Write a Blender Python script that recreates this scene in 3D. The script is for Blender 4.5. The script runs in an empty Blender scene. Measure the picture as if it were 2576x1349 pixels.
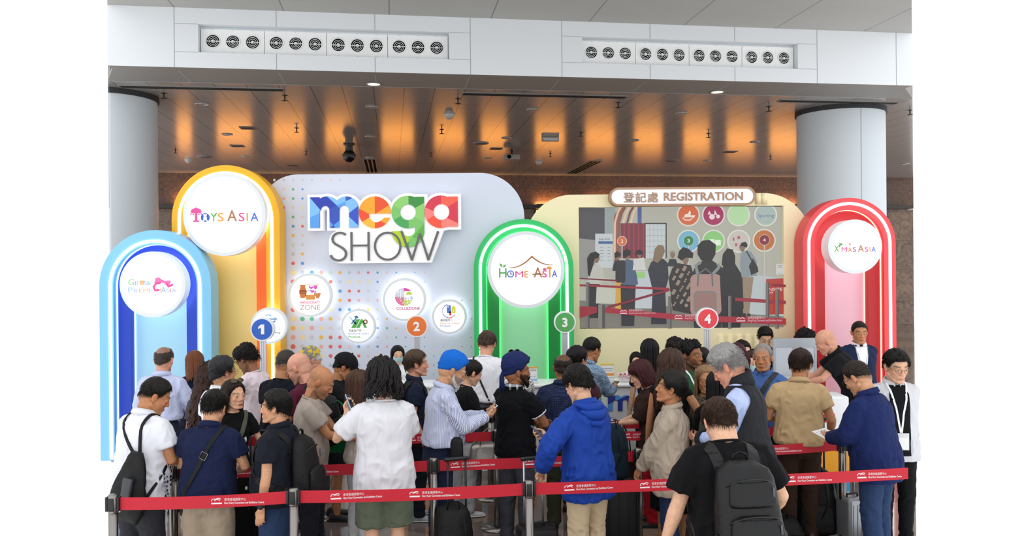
import bpy, bmesh, math, random
import numpy as np
from mathutils import Vector, Matrix, Euler
from mathutils.bvhtree import BVHTree
from mathutils.geometry import delaunay_2d_cdt

SC = bpy.context.scene
COL = SC.collection
PI = math.pi
# ------------------------------------------------------------------ camera
F = 2046.0            # focal length in pixels of the 2576 px wide frame
HC = 2.55             # camera height in metres
ROLL = 0.0085
cam_data = bpy.data.cameras.new('camera')
cam_data.sensor_width = 36.0
cam_data.lens = 36.0 * F / 2576.0
cam_data.shift_y = -19.5 / 2576.0
cam_data.clip_end = 200
camera = bpy.data.objects.new('camera', cam_data)
camera.location = (0, 0, HC)
camera.rotation_euler = (PI / 2, ROLL, 0)
COL.objects.link(camera)
SC.camera = camera
# ------------------------------------------------------------------ daylight of the atrium around the hall
world = bpy.data.worlds.new('daylight')
SC.world = world
world.use_nodes = True
_n = world.node_tree.nodes
_l = world.node_tree.links
_tc = _n.new('ShaderNodeTexCoord')
_sp = _n.new('ShaderNodeSeparateXYZ')
_mr = _n.new('ShaderNodeMapRange')
_l.new(_tc.outputs['Generated'], _sp.inputs[0])
_l.new(_sp.outputs['Y'], _mr.inputs['Value'])
_mr.inputs['From Min'].default_value = -0.6      # glazed front of the hall, behind the camera
_mr.inputs['From Max'].default_value = 0.2
_mr.inputs['To Min'].default_value = 1.45
_mr.inputs['To Max'].default_value = 1.1
_bg = _n['Background']
_bg.inputs['Color'].default_value = (0.985, 0.99, 1.0, 1)
_l.new(_mr.outputs['Result'], _bg.inputs['Strength'])
SC.view_settings.view_transform = 'Standard'
SC.view_settings.look = 'None'
SC.view_settings.gamma = 1.0
SC.view_settings.use_curve_mapping = False
SC.view_settings.exposure = 0.0
# ------------------------------------------------------------------ helpers
def at(px, py, d):
    """pixel of the photograph at depth d -> world (x, z)"""
    xi, yi = px - 1288.0, py - 674.5
    x = xi * math.cos(ROLL) - yi * math.sin(ROLL)
    y = xi * math.sin(ROLL) + yi * math.cos(ROLL)
    return x * d / F, HC - (y + 19.5) * d / F

def X(px, d, py=674.5): return at(px, py, d)[0]
def Z(py, d, px=1288.0): return at(px, py, d)[1]

def lin(c):
    if isinstance(c, str):
        c = c.lstrip('#'); c = [int(c[i:i + 2], 16) / 255 for i in (0, 2, 4)]
    return tuple((v / 12.92 if v <= 0.04045 else ((v + 0.055) / 1.055) ** 2.4) for v in c)

_mats = {}
def newmat(name):
    m = bpy.data.materials.new(name); m.use_nodes = True
    nt = m.node_tree
    return m, nt, nt.nodes['Principled BSDF'], nt.nodes, nt.links

def mat(name, color, rough=0.6, metal=0.0, emit=0.0, bump=0.0, bscale=60.0, spec=0.5, alpha=1.0, trans=0.0, coat=0.0):
    key = (name, str(color), rough, metal, emit, bump, bscale, spec, alpha, trans)
    if key in _mats: return _mats[key]
    m, nt, b, N, L = newmat(name)
    c = lin(color)
    b.inputs['Base Color'].default_value = (*c, 1)
    b.inputs['Roughness'].default_value = rough
    b.inputs['Metallic'].default_value = metal
    b.inputs['Specular IOR Level'].default_value = spec
    b.inputs['Alpha'].default_value = alpha
    b.inputs['Transmission Weight'].default_value = trans
    b.inputs['Coat Weight'].default_value = coat
    if emit:
        b.inputs['Emission Color'].default_value = (*c, 1)
        b.inputs['Emission Strength'].default_value = emit
    if bump:
        tc = N.new('ShaderNodeTexCoord'); t = N.new('ShaderNodeTexNoise'); bp = N.new('ShaderNodeBump')
        t.inputs['Scale'].default_value = bscale; t.inputs['Detail'].default_value = 4
        bp.inputs['Strength'].default_value = bump; bp.inputs['Distance'].default_value = 0.02
        L.new(tc.outputs['Object'], t.inputs['Vector']); L.new(t.outputs['Fac'], bp.inputs['Height'])
        L.new(bp.outputs['Normal'], b.inputs['Normal'])
    _mats[key] = m
    return m

def tag(o, label=None, cat=None, group=None, kind=None):
    if label: o['label'] = label
    if cat: o['category'] = cat
    if group: o['group'] = group
    if kind: o['kind'] = kind
    return o

def empty(name, loc=(0, 0, 0), rz=0.0, parent=None):
    o = bpy.data.objects.new(name, None); COL.objects.link(o)
    o.empty_display_size = 0.1
    o.location = loc; o.rotation_euler = (0, 0, rz)
    if parent: o.parent = parent
    return o

def link(name, me, m=None, parent=None, smooth=False):
    o = bpy.data.objects.new(name, me); COL.objects.link(o)
    if m is not None:
        for k in (m if isinstance(m, (list, tuple)) else [m]): me.materials.append(k)
    if smooth: me.polygons.foreach_set('use_smooth', [True] * len(me.polygons))
    if parent: o.parent = parent
    return o

def copy_tree(o, parent=None):
    c = o.copy(); COL.objects.link(c)
    if parent: c.parent = parent
    for ch in list(o.children): copy_tree(ch, c)
    return c

class G:
    """collects geometry for one mesh"""
    def __init__(s): s.v = []; s.f = []; s.mi = []; s.cur = 0; s.sm = []
    def add(s, vs, fs, smooth=True):
        n = len(s.v); s.v.extend([tuple(p) for p in vs])
        for f in fs:
            s.f.append([i + n for i in f]); s.mi.append(s.cur); s.sm.append(smooth)
    def box(s, lo, hi, M=None, bev=0.0):
        x0, y0, z0 = lo; x1, y1, z1 = hi
        if bev > 0:
            bm = bmesh.new()
            bmesh.ops.create_cube(bm, size=1.0)
            for v in bm.verts:
                v.co = ((x0 + x1) / 2 + v.co.x * (x1 - x0), (y0 + y1) / 2 + v.co.y * (y1 - y0), (z0 + z1) / 2 + v.co.z * (z1 - z0))
            bmesh.ops.bevel(bm, geom=bm.edges[:], offset=bev, segments=3, profile=0.5, affect='EDGES')
            vs = [M @ v.co if M else v.co.copy() for v in bm.verts]
            bm.verts.index_update()
            fs = [[v.index for v in f.verts] for f in bm.faces]
            bm.free(); s.add(vs, fs); return s
        vs = [Vector(p) for p in ((x0, y0, z0), (x1, y0, z0), (x1, y1, z0), (x0, y1, z0), (x0, y0, z1), (x1, y0, z1), (x1, y1, z1), (x0, y1, z1))]
        if M: vs = [M @ p for p in vs]
        s.add(vs, [(0, 3, 2, 1), (4, 5, 6, 7), (0, 1, 5, 4), (1, 2, 6, 5), (2, 3, 7, 6), (3, 0, 4, 7)], False); return s
    def loft(s, rings, caps=True, closed=False, smooth=True):
        n = len(rings[0]); vs = [p for r in rings for p in r]; fs = []
        m = len(rings)
        for i in range(m if closed else m - 1):
            a, b = i * n, ((i + 1) % m) * n
            for j in range(n): fs.append((a + j, a + (j + 1) % n, b + (j + 1) % n, b + j))
        if caps and not closed:
            fs.append(tuple(range(n - 1, -1, -1))); fs.append(tuple(range((m - 1) * n, m * n)))
        s.add(vs, fs, smooth); return s
    def tube(s, pts, rad, n=10, caps=True, flat=1.0):
        """round tube with rounded ends; rad one number or a list"""
        pts = [Vector(p) for p in pts]
        if not hasattr(rad, '__len__'): rad = [rad] * len(pts)
        rings = []; nx = None
        for i, p in enumerate(pts):
            t = (pts[min(i + 1, len(pts) - 1)] - pts[max(i - 1, 0)])
            if t.length < 1e-9: t = Vector((0, 0, 1))
            t.normalize()
            if nx is None:
                nx = t.orthogonal().normalized()
            nx = (nx - t * nx.dot(t)).normalized(); ny = t.cross(nx)
            R = lambda c, r: [c + (nx * math.cos(2 * PI * k / n) + ny * math.sin(2 * PI * k / n) * flat) * r for k in range(n)]
            if i == 0 and caps == 'round':
                for q in (0.98, 0.75, 0.4): rings.append(R(p - t * rad[0] * q, rad[0] * math.sqrt(1 - q * q)))
            rings.append(R(p, rad[i]))
            if i == len(pts) - 1 and caps == 'round':
                for q in (0.4, 0.75, 0.98): rings.append(R(p + t * rad[i] * q, rad[i] * math.sqrt(1 - q * q)))
        s.loft(rings, bool(caps)); return s
    def ball(s, c, r, M=None, nu=14, nv=10):
        if not hasattr(r, '__len__'): r = (r, r, r)
        c = Vector(c); vs = []; fs = []
        for i in range(1, nv):
            th = PI * i / nv
            for j in range(nu):
                ph = 2 * PI * j / nu
                p = Vector((r[0] * math.sin(th) * math.cos(ph), r[1] * math.sin(th) * math.sin(ph), r[2] * math.cos(th)))
                vs.append(c + (M @ p if M else p))
        for i in range(nv - 2):
            for j in range(nu):
                fs.append((i * nu + j, (i + 1) * nu + j, (i + 1) * nu + (j + 1) % nu, i * nu + (j + 1) % nu))
        p = Vector((0, 0, r[2])); vs.append(c + (M @ p if M else p)); vs.append(c - (M @ p if M else p))
        a, b = len(vs) - 2, len(vs) - 1; e = (nv - 2) * nu
        for j in range(nu):
            fs.append((a, j, (j + 1) % nu)); fs.append((b, e + (j + 1) % nu, e + j))
        s.add(vs, fs); return s
    def lathe(s, prof, n=32, M=None, smooth=True):
        """prof: (r, z) list around the z axis"""
        rings = []
        for r, z in prof:
            ring = [Vector((r * math.cos(2 * PI * k / n), r * math.sin(2 * PI * k / n), z)) for k in range(n)]
            rings.append([M @ p for p in ring] if M else ring)
        s.loft(rings, True, smooth=smooth); return s
    def ribbon(s, pts, nrm, w, th):
        """flat strap along pts; nrm: outward normals"""
        rings = []; pts = [Vector(p) for p in pts]
        for i, p in enumerate(pts):
            t = (pts[min(i + 1, len(pts) - 1)] - pts[max(i - 1, 0)]).normalized()
            n = Vector(nrm[i]); n = (n - t * n.dot(t))
            n = n.normalized() if n.length > 1e-6 else t.orthogonal().normalized()
            b = t.cross(n)
            hw = w / 2
            rings.append([p - b * hw, p + b * hw, p + b * hw * 0.9 + n * th, p - b * hw * 0.9 + n * th])
        s.loft(rings, True, smooth=False); return s
    def mesh(s, name='mesh'):
        me = bpy.data.meshes.new(name)
        me.from_pydata(s.v, [], s.f); me.polygons.foreach_set('material_index', s.mi)
        me.polygons.foreach_set('use_smooth', s.sm); me.update()
        return me
    def build(s, name, m=None, parent=None):
        return link(name, s.mesh(name), m, parent)

# ---- flat shapes: union of closed loops minus holes, optionally cut along lines, extruded to a plate
def _inside(pt, loop):
    x, y = pt; c = False; n = len(loop); j = n - 1
    for i in range(n):
        xi, yi = loop[i]; xj, yj = loop[j]
        if (yi > y) != (yj > y) and x < (xj - xi) * (y - yi) / (yj - yi) + xi: c = not c
        j = i
    return c

def shape(pos, neg=(), cuts=()):
    vs = []; es = []
    for lp in list(pos) + list(neg):
        n = len(vs); vs += [Vector((p[0], p[1])) for p in lp]
        es += [(n + i, n + (i + 1) % len(lp)) for i in range(len(lp))]
    for a, b in cuts:
        n = len(vs); vs += [Vector(a), Vector(b)]; es.append((n, n + 1))
    r = delaunay_2d_cdt(vs, es, [], 0, 1e-6)
    ov, of = r[0], r[2]
    tris = []
    for f in of:
        c = (sum(ov[i].x for i in f) / len(f), sum(ov[i].y for i in f) / len(f))
        if any(_inside(c, l) for l in pos) and not any(_inside(c, l) for l in neg): tris.append((list(f), c))
    return ov, tris

def plate(g, pos, neg=(), y0=0.0, y1=-0.02, cuts=(), pick=None, side=None, M=None):
    """shape in (x,z); front face at y1, back at y0. pick(cx,cz)->material slot"""
    ov, tris = shape(pos, neg, cuts)
    n = len(ov); base = g.cur
    vs = [Vector((p.x, y1, p.y)) for p in ov] + [Vector((p.x, y0, p.y)) for p in ov]
    if M: vs = [M @ p for p in vs]
    edge = {}
    fr = []; slots = []
    for f, c in tris:
        a, b, cc = (ov[i] for i in f[:3])
        if (b - a).cross(cc - a) < 0: f = f[::-1]
        fr.append(list(f)); slots.append(base if pick is None else pick(*c))
        for i in range(len(f)):
            e = (f[i], f[(i + 1) % len(f)])
            edge[e] = 1
    off = len(g.v); g.v.extend([tuple(p) for p in vs])
    for f, sl in zip(fr, slots):
        g.f.append([i + off for i in f]); g.mi.append(sl); g.sm.append(False)
    if abs(y1 - y0) > 1e-6:
        sd = base if side is None else side
        for f in fr:
            g.f.append([i + n + off for i in f[::-1]]); g.mi.append(sd); g.sm.append(False)
        for (a, b) in edge:
            if (b, a) not in edge:
                g.f.append([a + off, a + n + off, b + n + off, b + off]); g.mi.append(sd); g.sm.append(False)
    return g

def circ(cx, cz, r, n=48, rz=None, a0=0.0):
    rz = r if rz is None else rz
    return [(cx + r * math.cos(a0 + 2 * PI * k / n), cz + rz * math.sin(a0 + 2 * PI * k / n)) for k in range(n)]
def rect(x0, z0, x1, z1): return [(x0, z0), (x1, z0), (x1, z1), (x0, z1)]
def rrect(x0, z0, x1, z1, r, n=10, rs=None):
    """rounded rectangle; rs = radii of (bl, br, tr, tl)"""
    rs = rs or (r, r, r, r); out = []
    for (cx, cz, q, a) in ((x0, z0, rs[0], PI), (x1, z0, rs[1], 1.5 * PI), (x1, z1, rs[2], 0), (x0, z1, rs[3], 0.5 * PI)):
        sx = 1 if cx == x0 else -1; sz = 1 if cz == z0 else -1
        if q < 1e-6: out.append((cx, cz)); continue
        for k in range(n + 1):
            t = a + 0.5 * PI * k / n
            out.append((cx + sx * q + q * math.cos(t), cz + sz * q + q * math.sin(t)))
    return out
def arch(x0, x1, z0, z1, n=40):
    """loop: straight sides from z0 and a half-round head that peaks at z1"""
    r = (x1 - x0) / 2; cx = (x0 + x1) / 2; cz = z1 - r
    return [(x0, z0), (x1, z0)] + [(cx + r * math.cos(PI * k / n), cz + r * math.sin(PI * k / n)) for k in range(n + 1)]
def stroke(pts, w):
    """outline of a thick poly-line"""
    pts = [Vector(p) for p in pts]; L = []; R = []
    for i, p in enumerate(pts):
        t = pts[min(i + 1, len(pts) - 1)] - pts[max(i - 1, 0)]
        t.normalize(); n = Vector((-t.y, t.x)) * w / 2
        L.append(tuple(p + n)); R.append(tuple(p - n))
    return L + R[::-1]

_tcache = {}
def text_mesh(body, size, depth=0.0, bold=0.0, align='CENTER', width=None, spacing=1.0, shear=0.0):
    """letters as a mesh in (x,z), facing -y, baseline at z=0"""
    c = bpy.data.curves.new('lettering', 'FONT'); c.body = body; c.size = size; c.extrude = depth / 2
    c.offset = bold; c.align_x = align; c.space_character = spacing; c.resolution_u = 3; c.shear = shear
    o = bpy.data.objects.new('lettering', c); COL.objects.link(o)
    dg = bpy.context.evaluated_depsgraph_get()
    me = bpy.data.meshes.new_from_object(o.evaluated_get(dg))
    bpy.data.objects.remove(o); bpy.data.curves.remove(c)
    n = len(me.vertices); co = np.zeros(n * 3, np.float32)
    me.vertices.foreach_get('co', co); co = co.reshape(-1, 3)
    if width and n:
        w = co[:, 0].max() - co[:, 0].min()
        co[:, 0] *= width / w
        if align == 'LEFT': co[:, 0] -= co[:, 0].min()
    co = np.stack([co[:, 0], -co[:, 2], co[:, 1]], 1)
    me.vertices.foreach_set('co', co.ravel()); me.update()
    return me
def text(name, body, size, m, parent=None, loc=(0, 0, 0), **k):
    me = text_mesh(body, size, **k); me.materials.clear()
    o = link(name, me, m, parent); o.location = loc
    return o
# ------------------------------------------------------------------ the hall: frame (u along the beam, v away, z up)
ZC = 5.45            # lower ceiling
ZT = 6.335           # top of the beam
BROT = math.radians(8.4)
MB = Matrix.Translation((0, 12.76, 0)) @ Matrix.Rotation(BROT, 4, 'Z')
MBi = MB.inverted()
VW = 14.8            # back wall

def ray(px, py):
    x, z = at(px, py, 1.0); return Vector((0, 0, HC)), Vector((x, 1.0, z - HC))
def on_plane(px, py, p0, n):
    o, d = ray(px, py); t = (Vector(p0) - o).dot(n) / d.dot(n); return o + d * t
def on_fascia(px, py):
    q = MBi @ on_plane(px, py, MB @ Vector((0, 0, 0)), MB.to_3x3() @ Vector((0, 1, 0))); return q.x, q.z
def on_ceiling(px, py): return MBi @ on_plane(px, py, (0, 0, ZC), Vector((0, 0, 1)))

def u_edge(v, side):
    """u at which the modelled part of the hall ends, left (-1) or right (+1)"""
    k = (276 - 1288) / F - 0.0003 if side < 0 else (2299 - 1288) / F
    c, s = math.cos(BROT), math.sin(BROT)
    # world = (c u - s v, 12.76 + s u + c v);  x = k y
    return (k * (12.76 + c * v) + s * v) / (c - k * s)

def structure(name, g, m):
    o = g.build(name, m); o.matrix_world = MB; tag(o, kind='structure'); return o

# materials
def panel_lines(name, c, rough, metal, su, sv, wl, dark, offu=0.0, noise=0.02, bump=0.1):
    m, nt, b, N, L = newmat(name)
    tc = N.new('ShaderNodeTexCoord'); sp = N.new('ShaderNodeSeparateXYZ'); L.new(tc.outputs['Object'], sp.inputs[0])
    def M(op, a, c_=None):
        n = N.new('ShaderNodeMath'); n.operation = op
        for i, v in enumerate((a, c_)):
            if v is None: continue
            if hasattr(v, 'is_linked'): L.new(v, n.inputs[i])
            else: n.inputs[i].default_value = v
        return n.outputs[0]
    def line(s, per, off=0.0):
        f = M('FRACT', M('DIVIDE', M('ADD', s, off + 1000 * per), per)); return M('LESS_THAN', f, wl / per)
    fac = line(sp.outputs[0], su, offu)
    if sv: fac = M('MAXIMUM', fac, M('MULTIPLY', line(sp.outputs[1], sv), 0.45))
    tx = N.new('ShaderNodeTexNoise'); tx.inputs['Scale'].default_value = 1.3; tx.inputs['Detail'].default_value = 6
    L.new(tc.outputs['Object'], tx.inputs['Vector'])
    c1 = lin(c)
    mx = N.new('ShaderNodeMix'); mx.data_type = 'RGBA'; L.new(tx.outputs['Fac'], mx.inputs['Factor'])
    mx.inputs[6].default_value = tuple(v * (1 - noise * 3) for v in c1) + (1,); mx.inputs[7].default_value = tuple(v * (1 + noise * 3) for v in c1) + (1,)
    m2 = N.new('ShaderNodeMix'); m2.data_type = 'RGBA'; L.new(fac, m2.inputs['Factor']); L.new(mx.outputs[2], m2.inputs[6]); m2.inputs[7].default_value = (*lin(dark), 1)
    L.new(m2.outputs[2], b.inputs['Base Color'])
    b.inputs['Roughness'].default_value = rough; b.inputs['Metallic'].default_value = metal
    bp = N.new('ShaderNodeBump'); bp.inputs['Strength'].default_value = bump; bp.inputs['Distance'].default_value = 0.01; bp.invert = True
    L.new(fac, bp.inputs['Height']); L.new(bp.outputs['Normal'], b.inputs['Normal'])
    return m
M_CEIL = panel_lines('ceiling_planks', '#a39c98', 0.19, 0.22, 0.513, 2.4, 0.012, '#3d3733', offu=0.10)
M_SOFFIT = panel_lines('soffit_panels', '#b3b2ae', 0.6, 0.0, 1.572, None, 0.018, '#7f7f7e', offu=0.31)
M_FASCIA = mat('fascia_panel', '#e3e8ec', 0.45, bump=0.02, bscale=3)
M_JOINT = mat('panel_joint', '#aab2b9', 0.8)
M_VENT = mat('vent_white', '#f4f6f6', 0.4)
M_DARK = mat('dark_void', '#060607', 0.9, spec=0.05)
M_BLACK = mat('black_plastic', '#18191b', 0.45)
M_STEEL = mat('brushed_steel', '#8e8a86', 0.28, 1.0)
M_ALU = mat('aluminium', '#c9ccd0', 0.35, 0.9)

def stone(name, c1, c2, scale, rough, tile=None, joint='#000000', dist=0.0):
    m, nt, b, N, L = newmat(name)
    tc = N.new('ShaderNodeTexCoord'); t = N.new('ShaderNodeTexNoise'); t.inputs['Scale'].default_value = scale; t.inputs['Detail'].default_value = 8; t.inputs['Distortion'].default_value = dist
    t.inputs['Roughness'].default_value = 0.68
    L.new(tc.outputs['Object'], t.inputs['Vector'])
    cr = N.new('ShaderNodeValToRGB'); cr.color_ramp.elements[0].position = 0.34; cr.color_ramp.elements[1].position = 0.68
    cr.color_ramp.elements[0].color = (*lin(c1), 1); cr.color_ramp.elements[1].color = (*lin(c2), 1)
    L.new(t.outputs['Fac'], cr.inputs['Fac'])
    src = cr.outputs['Color']
    if tile:
        br = N.new('ShaderNodeTexBrick'); mp = N.new('ShaderNodeMapping'); mp.inputs['Rotation'].default_value = tile[2]
        L.new(tc.outputs['Object'], mp.inputs[0]); L.new(mp.outputs[0], br.inputs['Vector'])
        br.inputs['Scale'].default_value = 1.0; br.inputs['Brick Width'].default_value = tile[0]; br.inputs['Row Height'].default_value = tile[1]; br.offset = 0.0
        br.inputs['Mortar Size'].default_value = 0.006; br.inputs['Color1'].default_value = (1, 1, 1, 1); br.inputs['Color2'].default_value = (0.82, 0.82, 0.82, 1); br.inputs['Mortar'].default_value = (0.35, 0.35, 0.35, 1)
        mx = N.new('ShaderNodeMix'); mx.data_type = 'RGBA'; mx.blend_type = 'MULTIPLY'; mx.inputs['Factor'].default_value = 1.0
        L.new(src, mx.inputs[6]); L.new(br.outputs['Color'], mx.inputs[7]); src = mx.outputs[2]
    L.new(src, b.inputs['Base Color']); b.inputs['Roughness'].default_value = rough
    return m
M_GRANITE = stone('brown_granite', '#3a2519', '#6f4c36', 14, 0.35, (1.72, 5.0, (PI / 2, 0, 0)))
M_MARBLE = stone('brown_marble', '#4e3a2e', '#8a705c', 3.2, 0.25, (1.72, 1.05, (PI / 2, 0, 0)), dist=2.0)

def floor_material():
    """polished stone laid as large bands of brown, grey and cream around the queue"""
    m, nt, b, N, L = newmat('polished_floor')
    tc = N.new('ShaderNodeTexCoord'); mp = N.new('ShaderNodeMapping'); mp.inputs['Rotation'].default_value = (0, 0, 0.7)
    L.new(tc.outputs['Object'], mp.inputs[0])
    ck = N.new('ShaderNodeTexChecker'); ck.inputs['Scale'].default_value = 0.62
    ck.inputs['Color1'].default_value = (*lin('#927f70'), 1); ck.inputs['Color2'].default_value = (*lin('#7a685e'), 1)
    L.new(mp.outputs[0], ck.inputs['Vector'])
    ck2 = N.new('ShaderNodeTexChecker'); ck2.inputs['Scale'].default_value = 0.23
    ck2.inputs['Color1'].default_value = (1.0, 0.95, 0.9, 1); ck2.inputs['Color2'].default_value = (0.95, 1.05, 1.15, 1)
    L.new(mp.outputs[0], ck2.inputs['Vector'])
    t = N.new('ShaderNodeTexNoise'); t.inputs['Scale'].default_value = 9; t.inputs['Detail'].default_value = 8; L.new(tc.outputs['Object'], t.inputs['Vector'])
    cr = N.new('ShaderNodeValToRGB'); cr.color_ramp.elements[0].color = (0.7, 0.7, 0.7, 1); cr.color_ramp.elements[1].color = (1.2, 1.2, 1.2, 1)
    L.new(t.outputs['Fac'], cr.inputs[0])
    a = N.new('ShaderNodeMix'); a.data_type = 'RGBA'; a.blend_type = 'MULTIPLY'; a.inputs['Factor'].default_value = 1
    L.new(ck.outputs['Color'], a.inputs[6]); L.new(ck2.outputs['Color'], a.inputs[7])
    c = N.new('ShaderNodeMix'); c.data_type = 'RGBA'; c.blend_type = 'MULTIPLY'; c.inputs['Factor'].default_value = 1
    L.new(a.outputs[2], c.inputs[6]); L.new(cr.outputs['Color'], c.inputs[7])
    L.new(c.outputs[2], b.inputs['Base Color']); b.inputs['Roughness'].default_value = 0.09
    b.inputs['Specular IOR Level'].default_value = 0.6
    return m

# floor
g = G()
v0, v1 = -11.2, VW
g.add([(u_edge(v0, -1), v0, 0), (u_edge(v0, 1), v0, 0), (u_edge(v1, 1), v1, 0), (u_edge(v1, -1), v1, 0),
       (u_edge(v0, -1), v0, -0.2), (u_edge(v0, 1), v0, -0.2), (u_edge(v1, 1), v1, -0.2), (u_edge(v1, -1), v1, -0.2)],
      [(0, 1, 2, 3), (7, 6, 5, 4), (0, 4, 5, 1), (1, 5, 6, 2), (2, 6, 7, 3), (3, 7, 4, 0)], False)
structure('floor', g, floor_material())
# lower ceiling
g = G()
v0 = 1.05
g.add([(u_edge(v0, -1), v0, ZC), (u_edge(v0, 1), v0, ZC), (u_edge(v1, 1), v1, ZC), (u_edge(v1, -1), v1, ZC),
       (u_edge(v0, -1), v0, ZC + .3), (u_edge(v0, 1), v0, ZC + .3), (u_edge(v1, 1), v1, ZC + .3), (u_edge(v1, -1), v1, ZC + .3)],
      [(3, 2, 1, 0), (4, 5, 6, 7), (1, 5, 4, 0), (2, 6, 5, 1), (3, 7, 6, 2), (0, 4, 7, 3)], False)
structure('ceiling', g, M_CEIL)
# upper soffit over the foreground
g = G()
vs0 = -3.2
g.add([(u_edge(vs0, -1), vs0, ZT), (u_edge(vs0, 1), vs0, ZT), (u_edge(0.3, 1), 0.3, ZT), (u_edge(0.3, -1), 0.3, ZT),
       (u_edge(vs0, -1), vs0, ZT + .2), (u_edge(vs0, 1), vs0, ZT + .2), (u_edge(0.3, 1), 0.3, ZT + .2), (u_edge(0.3, -1), 0.3, ZT + .2)],
      [(3, 2, 1, 0), (4, 5, 6, 7), (1, 5, 4, 0), (2, 6, 5, 1), (3, 7, 6, 2), (0, 4, 7, 3)], False)
structure('ceiling_upper', g, M_SOFFIT)
# back wall: granite above a dark ledge, marble below
g = G()
ul, ur = u_edge(VW, -1), u_edge(VW, 1)
g.box((ul, VW, 4.42), (ur, VW + 0.3, ZC)); g.cur = 1; g.box((ul, VW + 0.02, 0), (ur, VW + 0.3, 4.30)); g.cur = 2; g.box((u_edge(VW - .35, -1), VW - 0.35, 4.30), (u_edge(VW - .35, 1), VW + 0.3, 4.42))
structure('wall_back', g, [M_GRANITE, M_MARBLE, mat('bronze_ledge', '#2c221c', 0.4)])
# beam face with two recessed vent rows
def fz(px, py): return on_fascia(px, py)
uL, uR = u_edge(0, -1), u_edge(0, 1)
rec = []
for (xa, ya, xb, yb) in ((498, 61, 1130, 148), (1464, 92, 2007, 174)):
    a, b = fz(xa, ya), fz(xb, yb); rec.append((a[0], b[1] + 0.0, b[0], a[1]))
zb0 = (rec[0][1] + rec[1][1]) / 2; zt0 = (rec[0][3] + rec[1][3]) / 2
rec = [(r[0], zb0, r[2], zt0) for r in rec]
g = G()
plate(g, [rect(uL, ZC, uR, ZT)], [rect(*r) for r in rec], 0.16, 0.0)
g.box((uL, 0.16, ZC), (uR, 0.20, ZT))                       # back of the recesses
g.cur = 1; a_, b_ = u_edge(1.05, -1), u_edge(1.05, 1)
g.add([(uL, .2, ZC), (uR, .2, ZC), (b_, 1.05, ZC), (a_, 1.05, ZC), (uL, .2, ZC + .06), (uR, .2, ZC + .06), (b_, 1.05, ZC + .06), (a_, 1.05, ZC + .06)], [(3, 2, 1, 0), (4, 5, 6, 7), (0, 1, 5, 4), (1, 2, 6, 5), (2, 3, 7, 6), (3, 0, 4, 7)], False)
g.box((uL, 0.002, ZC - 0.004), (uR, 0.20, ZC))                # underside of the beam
structure('trim_1', g, [M_FASCIA, mat('beam_underside_shaded', '#8d8985', 0.55)])  # greyer underside paint stands for the shade beneath the beam
# panel joints
g = G()
w = 0.012
jx = [fz(p, 100)[0] for p in (438, 695, 943, 1183, 1413, 1635, 1848, 2055, 2254)]
for u in jx:
    segs = [(ZC, ZT)]
    for r in rec:
        if r[0] < u < r[2]: segs = [(ZC, r[1]), (r[3], ZT)]
    for a, b in segs: g.box((u - w / 2, -0.002, a), (u + w / 2, 0.003, b))
    g.box((u - w / 2, 0, ZC - 0.002), (u + w / 2, 1.05, ZC + 0.001))
for (a, b) in ((0, 3), (4, 7)):
    for z in (zb0, zt0):
        r = rec[0] if a == 0 else rec[1]
        for (p, q) in ((jx[a], r[0]), (r[2], jx[b])): g.box((p, -0.002, z - w / 3), (q, 0.003, z + w / 3))
g.box((uL, 1.045, ZC - 0.003), (uR, 1.055, ZC + 0.001))
structure('trim_2', g, M_JOINT)

# jet nozzle vents: four panels of three nozzles in each recess
def vent_panel(u0, u1, z0, z1, label, group, tilt):
    root = empty('air_vent_panel'); root.matrix_world = MB @ Matrix.Translation(((u0 + u1) / 2, 0.155, z0))
    tag(root, label, 'air vent', group)
    W, H = u1 - u0, z1 - z0
    g = G(); n = 3; cw = (W - 0.06) / n; r = min(cw, H) * 0.335
    cs = [(-W / 2 + 0.03 + cw * (i + 0.5), H * 0.5) for i in range(n)]
    plate(g, [rect(-W / 2 + 0.004, 0.004, W / 2 - 0.004, H - 0.004)], [circ(x, z, r, 40) for x, z in cs], -0.005, -0.030)
    g.box((-W / 2 + 0.004, -0.036, 0.004), (W / 2 - 0.004, -0.03, 0.022)); g.box((-W / 2 + 0.004, -0.036, H - 0.022), (W / 2 - 0.004, -0.03, H - 0.004))
    for i in (1, 2): g.box((-W / 2 + 0.03 + cw * i - 0.002, -0.033, 0.02), (-W / 2 + 0.03 + cw * i + 0.002, -0.03, H - 0.02))
    g.cur = 1
    for x in [c[0] for c in cs]:
        for z in (0.013, H - 0.013): g.ball((x, -0.037, z), 0.006, None, 8, 6)
    g.build('panel', [M_VENT, M_ALU], root)
    g2 = G(); R = Matrix.Rotation(PI / 2, 4, 'X')
    def ring(ra, rb, y0, y1):
        R = Matrix.Rotation(PI / 2, 4, 'X')
        g2.loft([[R @ Vector((q * math.cos(2 * PI * k / 36), q * math.sin(2 * PI * k / 36), y)) for k in range(36)] for q, y in ((ra, y0), (rb, y0), (rb, y1), (ra, y1))], False, True)
    g2.cur = 1; g2.lathe([(0.0, 0.004), (r * 0.99, 0.004), (r * 0.99, 0.008), (0, 0.008)], 36, R)
    g2.cur = 0; ring(r * 1.0, r * 1.16, 0.028, 0.034)
    for k, q in enumerate((0.80, 0.56, 0.30)): ring(r * q - 0.006, r * q, 0.016 - 0.003 * k, 0.024 - 0.003 * k)
    g2.box((-r, -0.026, -0.004), (r, -0.018, 0.004)); g2.ball((0, -0.03, 0), 0.018, None, 12, 8)
    me = None
    for i, (x, z) in enumerate(cs):
        o = link('nozzle', me or g2.mesh('nozzle'), None if me else [M_VENT, M_DARK], root); me = o.data
        o.location = (x, -0.004, z); o.rotation_euler = (tilt[i], 0, tilt[i] * 0.5)
    return root
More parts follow.
